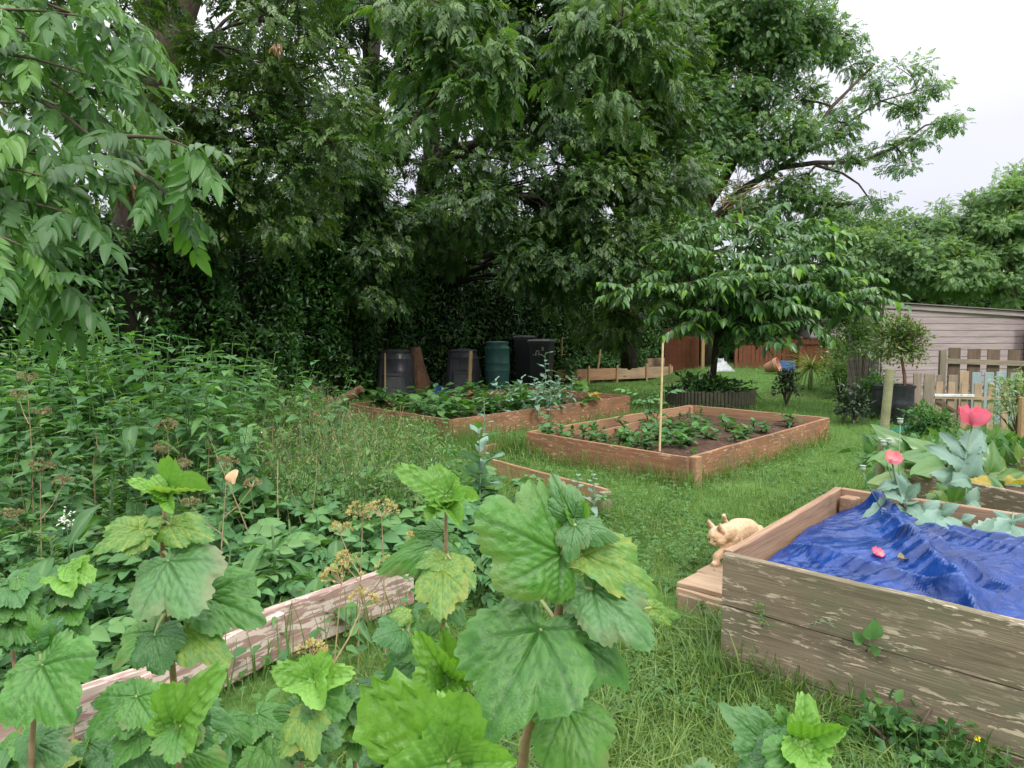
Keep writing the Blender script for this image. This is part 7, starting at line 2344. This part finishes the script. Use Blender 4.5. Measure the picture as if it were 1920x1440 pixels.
# peach petal and white flower on the left, yellow flowers by the hedge
pe = at(433, 893, 3.5)
o = link("fallen_petal", tmesh("fallen_petal", t_blade(lambda t: .5 * math.sin(math.pi * min(1, t * .9 + .08)) ** .5, 8, 7, .15, .4, .08, 4, 250), M_PAPER))
o.matrix_basis = Matrix(frames(np.array([tuple(pe - Vector((0, 0, .03)))]), np.array([[.3, -.2, .9]]), np.array([[-.2, -1, .3]]), .065)[0].tolist())
tag(o, "single peach coloured petal caught on the weeds left of the potato patch", "petal")
wf = thing("white_flower", "small white flower cluster near the left edge", "flower", at(125, 985, 2.6))
L = [M4(at(125, 975, 2.6) + Vector(rng.normal(0, .014, 3)), rng.normal(0, 1, 3), (0, -1, .4), .012) for _ in range(50)]
leaf_parts("petal", tmesh("petal", SIMPLE[0], M_WPETAL), np.array(L), wf)
MB().tube([at(125, 975, 2.6), at(130, 1060, 2.62)], .0015, 4).build("stem", M_STEM_G, wf, True)

# ------------------------------------------------------------------ currants in the foreground
def t_palmate(seed, nr=30, na=132, young=0.0, droop=.25, cup=0.0, lobe=.36, fold=0.0, sidecurl=0.0):
    r = np.random.default_rng(seed)
    lob = [(0, 1.0), (R(54), .84 - .2 * young), (-R(54), .84 - .2 * young), (R(106), .56 - .2 * young), (-R(106), .56 - .2 * young)]
    lob = [(a + r.normal(0, .05), l * (1 + r.normal(0, .05))) for a, l in lob]
    th = np.linspace(-math.pi, math.pi, na, endpoint=False) + math.pi / na
    Rad = np.full(na, .16)
    for a, l in lob:
        d = np.abs((th - a + math.pi) % (2 * math.pi) - math.pi)
        Rad = np.maximum(Rad, l * (1 - lobe * np.clip(d / .62, 0, 2.4) ** 1.75))
    Rad = np.maximum(Rad, .14)
    saw = (th * 42 / (2 * math.pi)) % 1
    Rad = Rad * (1 + .055 * (np.abs(saw - .5) * 2 - .5)) * (1 + .03 * r.normal(0, 1, na).clip(-1.5, 1.5))
    tr = np.linspace(0.02, 1, nr) ** .9
    TH, TR_ = np.meshgrid(th, tr)
    X = TR_ * Rad[None] * np.sin(TH); Y = TR_ * Rad[None] * np.cos(TH)
    q = np.stack([X, Y], -1)
    D1 = np.full(X.shape, 9.); D2 = np.full(X.shape, 9.)
    def segd(a, b):
        ab = b - a
        t = np.clip(((q - a) @ ab) / (ab @ ab), 0, 1)
        return np.linalg.norm(q - a - t[..., None] * ab, axis=-1)
    for a, l in lob:
        u = np.array([math.sin(a), math.cos(a)])
        D1 = np.minimum(D1, segd(np.zeros(2), u * l))
        for s in np.arange(.14, .92, .15) + r.normal(0, .018, 6)[:len(np.arange(.14, .92, .15))]:
            for sg in (-1, 1):
                v = np.array([math.sin(a + sg * .80), math.cos(a + sg * .80)])
                D2 = np.minimum(D2, segd(u * l * s, u * l * s + v * l * .52 * (1 - s)))
    v1, v2 = np.exp(-(D1 / .019) ** 2), np.exp(-(D2 / .014) ** 2)
    vein = np.maximum(v1, .7 * v2)
    cell = np.clip(np.minimum(D1, D2) / .05, 0, 1)
    quilt = (1 - (1 - cell) ** 2)
    puck = vnoise(q * 16 + seed, seed)
    Z = .017 * quilt - .018 * v1 + .020 * (puck - .5) + .022 * (vnoise(q * 7 + seed, seed + 2) - .5)
    Z += .05 * (fbm(q * 2.2 + seed, seed + 3, 2) - .5) * 2 * TR_
    Z += .045 * np.cos(TH * 5) * TR_ ** 2 * .5
    Z += -droop * (Y.clip(0) ** 2) - .22 * droop * 4 * X ** 2 * .5 + cup * np.abs(X)
    Z += .03 * r.normal(0, 1) * X + fold * np.abs(X) - sidecurl * np.clip(TR_ - .55, 0, 1) ** 1.5
    Z += young * .030 * np.cos((Y - .8 * np.abs(X)) * 38) * (TR_ > .1)
    bend = r.normal(0, .10)
    Z += bend * X * Y * 2
    edge = np.clip((TR_ - .72) / .28, 0, 1) * np.clip(fbm(q * 2.5 + seed * 3, seed + 8, 3) * 3 - 1.2, 0, 1)
    V = np.concatenate([[[0, 0, -.016]], np.stack([X, Y, Z], -1).reshape(-1, 3)])
    F = []
    for j in range(na):
        F.append((0, 1 + (j + 1) % na, 1 + j))
    for i in range(nr - 1):
        for j in range(na):
            if j == na - 1: continue            # the basal notch stays open
            k = j + 1
            F.append((1 + i * na + j, 1 + i * na + k, 1 + (i + 1) * na + k, 1 + (i + 1) * na + j))
    F = [f for f in F if not (len(f) == 3 and f[2] == na)]
    return T(V, F, {'vein': np.concatenate([[1], vein.ravel()]), 'edge': np.concatenate([[0], edge.ravel()])})
PALT = [t_palmate(300 + i, droop=(.10, .28, .42, .2, .35, .5)[i], cup=(.0, .10, .22, .3, .0, .15)[i], sidecurl=(.25, .4, .1, .3, .5, .2)[i], lobe=(.36, .32, .42, .38, .30, .36)[i]) for i in range(6)]
PALY = [t_palmate(340 + i, 26, 110, young=.8, droop=(.1, .35, .2, .5, .15, .3)[i], fold=(.25, .55, .8, .4, 1.0, .6)[i], lobe=.44) for i in range(6)]
PAL = {n: [tmesh("leaf", t, m) for t in (PALY if n == "l" else PALT)] for n, m in (("c", M_CUR), ("l", M_CUR_LIME), ("d", M_CUR_DK), ("y", M_CUR_YEL), ("g", M_CUR_GL))}
def shoot(label, st, leaves, r0=.009, r1=.004, group="blackcurrant shoots in the foreground"):
    pts = [at(*p) for p in st]
    t = thing("blackcurrant", label, "currant bush", (pts[0].x, pts[0].y, 0), group)
    base = Vector((pts[0].x + (pts[0].x - pts[1].x) * .3, pts[0].y + .02, 0))
    low_ = [base, base.lerp(pts[0], .55)] if pts[0].z > .12 else []
    P = low_ + pts
    MB().tube(P, np.linspace(r0, r1, len(P)), 8, wob=.12).build("stem", M_STEM_CUR, t, True)
    for i, a in enumerate(leaves):
        kind, bx, by, tx, ty, Yb, Yt = a[:7]
        wid = a[7] if len(a) > 7 else 1.0
        face = a[8] if len(a) > 8 else (random.uniform(-.25, .25), -.72, .68)
        var = a[9] if len(a) > 9 else i % 6
        if pts[0].x < -.15 and kind != 'l':
            tx, ty, Yt = bx + (tx - bx) * .86, by + (ty - by) * .86, Yb + (Yt - Yb) * .86
        o = pxleaf(t, PAL[kind][var], bx, by, tx, ty, Yb, Yt, wid * (.78 if kind != 'l' else .95), face)
        b = at(bx, by, Yb)
        s = min((pts[k].lerp(pts[k + 1], f) for k in range(len(pts) - 1) for f in (0, .33, .66, 1)), key=lambda v: (v - b).length + .4 * max(0, v.z - b.z))
        if (s - b).length < .25:
            MB().tube(bez(s, b, .05, 5), np.linspace(.0032, .0022, 5), 6).build("stalk", M_STEM_PET, t, True)
    return t
# hero shoot
shoot("tallest blackcurrant shoot in the centre foreground with very large grey green leaves",
      [(975, 1480, .86), (985, 1390, .84), (1018, 1280, .83), (1045, 1170, .82), (1060, 1060, .82), (1076, 985, .82)],
      [("c", 1052, 1038, 895, 955, .80, .76, 1.05, (-.15, -.8, .6), 0),
       ("g", 1078, 985, 1062, 1048, .80, .77, .9, (-.3, -.8, .5), 1),
       ("g", 1088, 985, 1162, 992, .81, .80, .75, (.1, -.6, .8), 4),
       ("l", 1078, 975, 1050, 905, .82, .82, .5, (.2, -.9, .3), 2), ("g", 1075, 972, 1035, 900, .81, .80, .7, (-.2, -.9, .4), 5),
       ("y", 1092, 1042, 1246, 1098, .82, .80, .70, (.25, -.55, .8), 3),
       ("g", 1112, 1105, 1236, 1196, .80, .74, .95, (.15, -.8, .6), 1),
       ("c", 1012, 1182, 900, 1372, .80, .70, 1.0, (-.2, -.88, .5), 3),
       ("c", 1068, 1195, 1196, 1262, .83, .80, .95, (.1, -.55, .85), 2),
       ("y", 1048, 1192, 1112, 1292, .85, .82, .9, (.5, -.6, .5), 0),
       ("c", 1062, 1330, 1120, 1452, .80, .73, 1.1, (.15, -.8, .6), 4),
       ("d", 1060, 1120, 1130, 1180, .90, .93, 1.0, (.2, -.7, .7), 5), ("d", 1000, 1110, 950, 1090, .9, .92, 1.0, (-.2, -.6, .7), 2),
       ("d", 1030, 1300, 960, 1330, .92, .95, 1.0, (-.3, -.6, .7), 1), ("g", 1040, 1260, 1060, 1320, .93, .95, 1.0, (.2, -.7, .7), 3),
       ("y", 1220, 1140, 1285, 1150, .88, .9, .6, (.3, -.6, .7), 0)], .008, .0045)
shoot("bright lime currant tip with folded leaves at the bottom centre",
      [(850, 1500, .70), (845, 1440, .69), (835, 1390, .68)],
      [("l", 838, 1420, 690, 1312, .66, .62, 1.0, (-.1, -.95, .3), 0), ("l", 842, 1400, 832, 1318, .66, .66, .62, (.3, -.9, .3), 3), ("l", 850, 1435, 965, 1428, .66, .64, .8, (.1, -.8, .6), 4), ("l", 840, 1430, 720, 1470, .65, .6, 1.0, (-.1, -.85, .5), 1), ("c", 850, 1450, 880, 1520, .65, .6, 1.0)], .006, .004)
shoot("currant shoot with upright lime leaf just left of the biggest leaf",
      [(835, 1420, .98), (838, 1330, .97), (842, 1270, .96)],
      [("l", 842, 1272, 775, 1196, .95, .92, .8, (-.2, -.9, .4), 1), ("l", 838, 1285, 790, 1318, .94, .90, 1.0, (-.3, -.85, .5), 2), ("l", 842, 1260, 832, 1180, .97, .96, .7, (.3, -.9, .3), 4), ("d", 835, 1300, 770, 1290, .98, 1.0, 1.0), ("c", 838, 1330, 760, 1370, .98, .95, 1.0), ("c", 840, 1340, 880, 1400, .99, .97, 1.0)], .006, .003)
shoot("currant shoot with pale bright tip leaves behind the peeling board end",
      [(830, 1180, 1.42), (838, 1090, 1.40), (836, 1010, 1.39), (836, 930, 1.38)],
      [("l", 836, 930, 748, 884, 1.36, 1.32, .8, (-.2, -.7, .7), 0), ("l", 838, 925, 822, 872, 1.38, 1.40, .9, (.1, -.8, .6), 1), ("l", 840, 935, 893, 930, 1.37, 1.34, .85, (.2, -.7, .7), 2), ("l", 838, 945, 862, 985, 1.36, 1.30, .8, (.2, -.8, .5), 4), ("l", 834, 945, 800, 965, 1.36, 1.3, .8, (-.2, -.8, .5), 5),
       ("y", 835, 1050, 782, 1055, 1.38, 1.34, .8, (-.2, -.7, .7), 3), ("d", 832, 1040, 815, 1008, 1.40, 1.42, 1.1), ("y", 845, 1050, 890, 1085, 1.38, 1.32, .8, (.3, -.8, .5), 1), ("y", 830, 1070, 822, 1160, 1.34, 1.26, .95, (-.1, -.85, .5), 0), ("y", 842, 1060, 870, 1118, 1.38, 1.3, .7, (.4, -.7, .6), 2),
       ("c", 828, 1020, 710, 1035, 1.44, 1.40, .8, (-.1, -.6, .8), 4), ("d", 835, 1120, 870, 1160, 1.42, 1.38, 1.0), ("c", 833, 1000, 770, 990, 1.45, 1.45, .8)], .006, .003)
shoot("currant twig with one dark glossy puckered leaf by the board end",
      [(800, 1250, 1.30), (770, 1190, 1.28), (752, 1180, 1.27)],
      [("d", 756, 1182, 700, 1190, 1.26, 1.20, 1.15, (-.1, -.75, .65), 1), ("y", 765, 1150, 720, 1150, 1.28, 1.26, 1.0, (-.2, -.6, .8), 4), ("d", 770, 1165, 780, 1135, 1.30, 1.3, 1.0), ("c", 790, 1210, 740, 1240, 1.3, 1.26, 1.0), ("c", 800, 1200, 690, 1250, 1.36, 1.34, .9), ("d", 790, 1230, 700, 1290, 1.32, 1.28, 1.0)], .005, .003)
# left shoots
shoot("tall left currant shoot with bright tip, mottled leaves and one big drooping leaf",
      [(330, 1330, 1.25), (322, 1240, 1.22), (306, 1100, 1.20), (305, 1000, 1.19), (312, 925, 1.18)],
      [("l", 312, 925, 245, 905, 1.16, 1.12, .8, (-.1, -.7, .7), 0), ("l", 312, 922, 297, 878, 1.18, 1.18, .75, (-.2, -.8, .5), 1), ("l", 314, 922, 343, 888, 1.18, 1.17, .8, (.2, -.8, .5), 2), ("l", 314, 928, 392, 912, 1.17, 1.14, .55, (.1, -.6, .8), 4), ("l", 313, 930, 318, 955, 1.16, 1.12, .8, (0, -.8, .6), 5),
       ("y", 262, 992, 150, 1034, 1.16, 1.10, .85, (-.1, -.7, .7), 3), ("y", 264, 1000, 228, 1045, 1.15, 1.1, .9, (.1, -.8, .5), 0), ("y", 318, 985, 402, 995, 1.17, 1.13, .8, (.1, -.7, .7), 1), ("y", 300, 975, 262, 985, 1.17, 1.15, .9, (-.2, -.7, .7), 2),
       ("g", 315, 1052, 372, 1166, 1.14, 1.05, 1.15, (.05, -.8, .6), 0),
       ("d", 290, 1192, 298, 1268, 1.14, 1.08, 1.25, (0, -.8, .6), 1), ("c", 292, 1185, 185, 1245, 1.18, 1.12, 1.0, (-.2, -.7, .7), 2), ("y", 350, 1180, 428, 1225, 1.18, 1.12, .9, (.2, -.7, .7), 5), ("c", 385, 1120, 505, 1162, 1.22, 1.16, .85, (.1, -.6, .8), 3), ("c", 300, 1140, 250, 1120, 1.25, 1.26, 1.0), ("d", 310, 1100, 345, 1090, 1.25, 1.3, 1.0)], .008, .0035)
shoot("currant shoot at the left border with one broad drooping leaf over the boards",
      [(58, 1480, 1.05), (60, 1390, 1.04), (66, 1320, 1.03), (78, 1240, 1.02), (76, 1190, 1.02)],
      [("c", 80, 1248, 118, 1368, .98, .90, 1.15, (.05, -.8, .6), 3), ("c", 76, 1240, 0, 1270, 1.0, .96, 1.0, (-.2, -.7, .7), 2), ("d", 76, 1215, 110, 1150, 1.03, 1.03, .9, (.2, -.8, .5), 1), ("c", 78, 1200, 40, 1160, 1.02, 1.0, .9, (-.2, -.8, .5), 4), ("d", 70, 1205, 70, 1170, 1.0, .98, .8), ("d", 62, 1380, 20, 1420, 1.06, 1.02, 1.0), ("g", 62, 1390, 130, 1430, 1.08, 1.04, 1.0)], .006, .003)
shoot("low currant shoot with a flat pleated leaf below the boards",
      [(262, 1500, 1.05), (262, 1400, 1.04), (258, 1310, 1.03)],
      [("c", 256, 1306, 138, 1390, 1.0, .94, 1.05, (-.1, -.75, .65), 0), ("c", 258, 1308, 290, 1370, 1.0, .95, 1.0, (.2, -.75, .6), 3), ("c", 256, 1312, 200, 1275, 1.03, 1.03, .9), ("c", 262, 1380, 200, 1440, 1.0, .95, 1.1), ("d", 262, 1390, 320, 1440, 1.02, .98, 1.0)], .006, .003)
shoot("currant shoot with one vivid light green folded leaf and a dark quilted leaf beneath",
      [(335, 1500, .98), (336, 1420, .97), (338, 1355, .96)],
      [("l", 336, 1358, 402, 1258, .93, .90, .75, (.1, -.9, .4), 1), ("l", 336, 1360, 312, 1290, .94, .93, .7, (-.3, -.85, .4), 2), ("c", 338, 1362, 318, 1440, .92, .86, 1.15, (0, -.8, .6), 0), ("d", 340, 1362, 400, 1400, .95, .92, 1.0), ("c", 340, 1400, 420, 1440, 1.0, .98, 1.0), ("d", 345, 1330, 440, 1350, 1.06, 1.04, .9)], .006, .003)
shoot("currant shoot with paired light green tips left of the bottom centre",
      [(560, 1470, 1.12), (568, 1390, 1.11), (572, 1320, 1.10), (590, 1275, 1.10)],
      [("l", 588, 1278, 515, 1262, 1.07, 1.03, .9, (-.1, -.8, .6), 0), ("l", 592, 1275, 655, 1258, 1.07, 1.04, .9, (.1, -.8, .6), 1), ("l", 590, 1280, 600, 1320, 1.06, 1.0, 1.0, (0, -.8, .6), 2), ("c", 585, 1310, 650, 1340, 1.08, 1.03, 1.0), ("y", 578, 1350, 520, 1400, 1.06, 1.0, 1.0), ("y", 575, 1330, 580, 1410, 1.06, .98, .9), ("g", 572, 1360, 650, 1400, 1.1, 1.06, 1.0), ("c", 570, 1340, 500, 1330, 1.14, 1.12, 1.0), ("d", 572, 1370, 610, 1430, 1.1, 1.05, 1.0)], .006, .003)
shoot("currant shoot with pale glaucous and lime leaves in the lower right before the grey bed",
      [(1490, 1500, 1.22), (1500, 1440, 1.20), (1502, 1390, 1.19)],
      [("l", 1500, 1388, 1515, 1298, 1.17, 1.18, .75, (.1, -.9, .4), 1), ("l", 1505, 1392, 1588, 1366, 1.16, 1.12, .7, (.2, -.75, .6), 4), ("g", 1440, 1398, 1372, 1338, 1.18, 1.16, .8, (-.2, -.8, .5), 2), ("c", 1495, 1395, 1462, 1328, 1.2, 1.2, .7, (-.3, -.8, .4), 3), ("d", 1490, 1400, 1400, 1430, 1.16, 1.12, .9, (-.2, -.6, .8), 5), ("c", 1500, 1395, 1480, 1340, 1.21, 1.22, .7), ("l", 1502, 1400, 1545, 1470, 1.14, 1.06, 1.0, (.1, -.8, .6), 0), ("c", 1498, 1405, 1450, 1470, 1.14, 1.08, 1.0, (-.1, -.8, .6), 1), ("y", 1498, 1390, 1500, 1360, 1.22, 1.2, .6)], .007, .004)
shoot("rounded grey green leaf of a low currant peeping in at the bottom edge",
      [(1310, 1540, 1.10), (1310, 1475, 1.10)],
      [("g", 1310, 1470, 1320, 1426, 1.08, 1.08, 1.3, (0, -.7, .7), 2), ("g", 1312, 1475, 1370, 1450, 1.08, 1.06, 1.0)], .005, .003)
# fuller growth at the lower left, each shoot with its own place
fill = [("dense dark currant shoot in the bottom left corner", 30, 1430, 1.25), ("currant shoot low beside the left border, under the broad leaf", 150, 1440, 1.35), ("currant shoot between the pleated leaf and the bottom edge", 215, 1440, 1.35),
        ("currant shoot at the bottom edge under the quilted leaf", 400, 1400, 1.35), ("currant shoot below the gap in the peeling boards", 470, 1385, 1.4), ("low currant shoot at the bottom, right of the paired tips", 660, 1330, 1.45),
        ("low currant shoot in the shade beneath the lime tip", 730, 1390, 1.3), ("currant shoot behind the left drooping leaf, over the potatoes", 120, 1110, 1.75), ("currant shoot at the left edge above the boards", 20, 1130, 1.7), ("low currant shoot at the very bottom between two lime tips", 500, 1430, 1.2)]
for i, (lab, px, py, Y) in enumerate(fill):
    r_ = random.Random(i)
    lv_ = []
    for k in range(14):
        a = k * 2.4 + r_.random()
        h = k / 14
        bx, by = px + 14 * math.cos(a), py + 110 * (1 - h) - 55
        L = r_.uniform(40, 74) * 1.3 / Y
        lv_.append((r_.choice("ccdcgdyl"), bx, by, bx + math.cos(a) * L, by + L * (.35 + .35 * math.sin(a)), Y - .03, Y - .03 - .08 * max(0, math.sin(a)) , r_.uniform(.9, 1.15), (math.cos(a) * .35, -.6, .75), r_.randint(0, 5)))
    shoot(lab, [(px + 6, py + 110, Y), (px, py + 40, Y), (px - 4, py - 40, Y)], lv_, .006, .003)
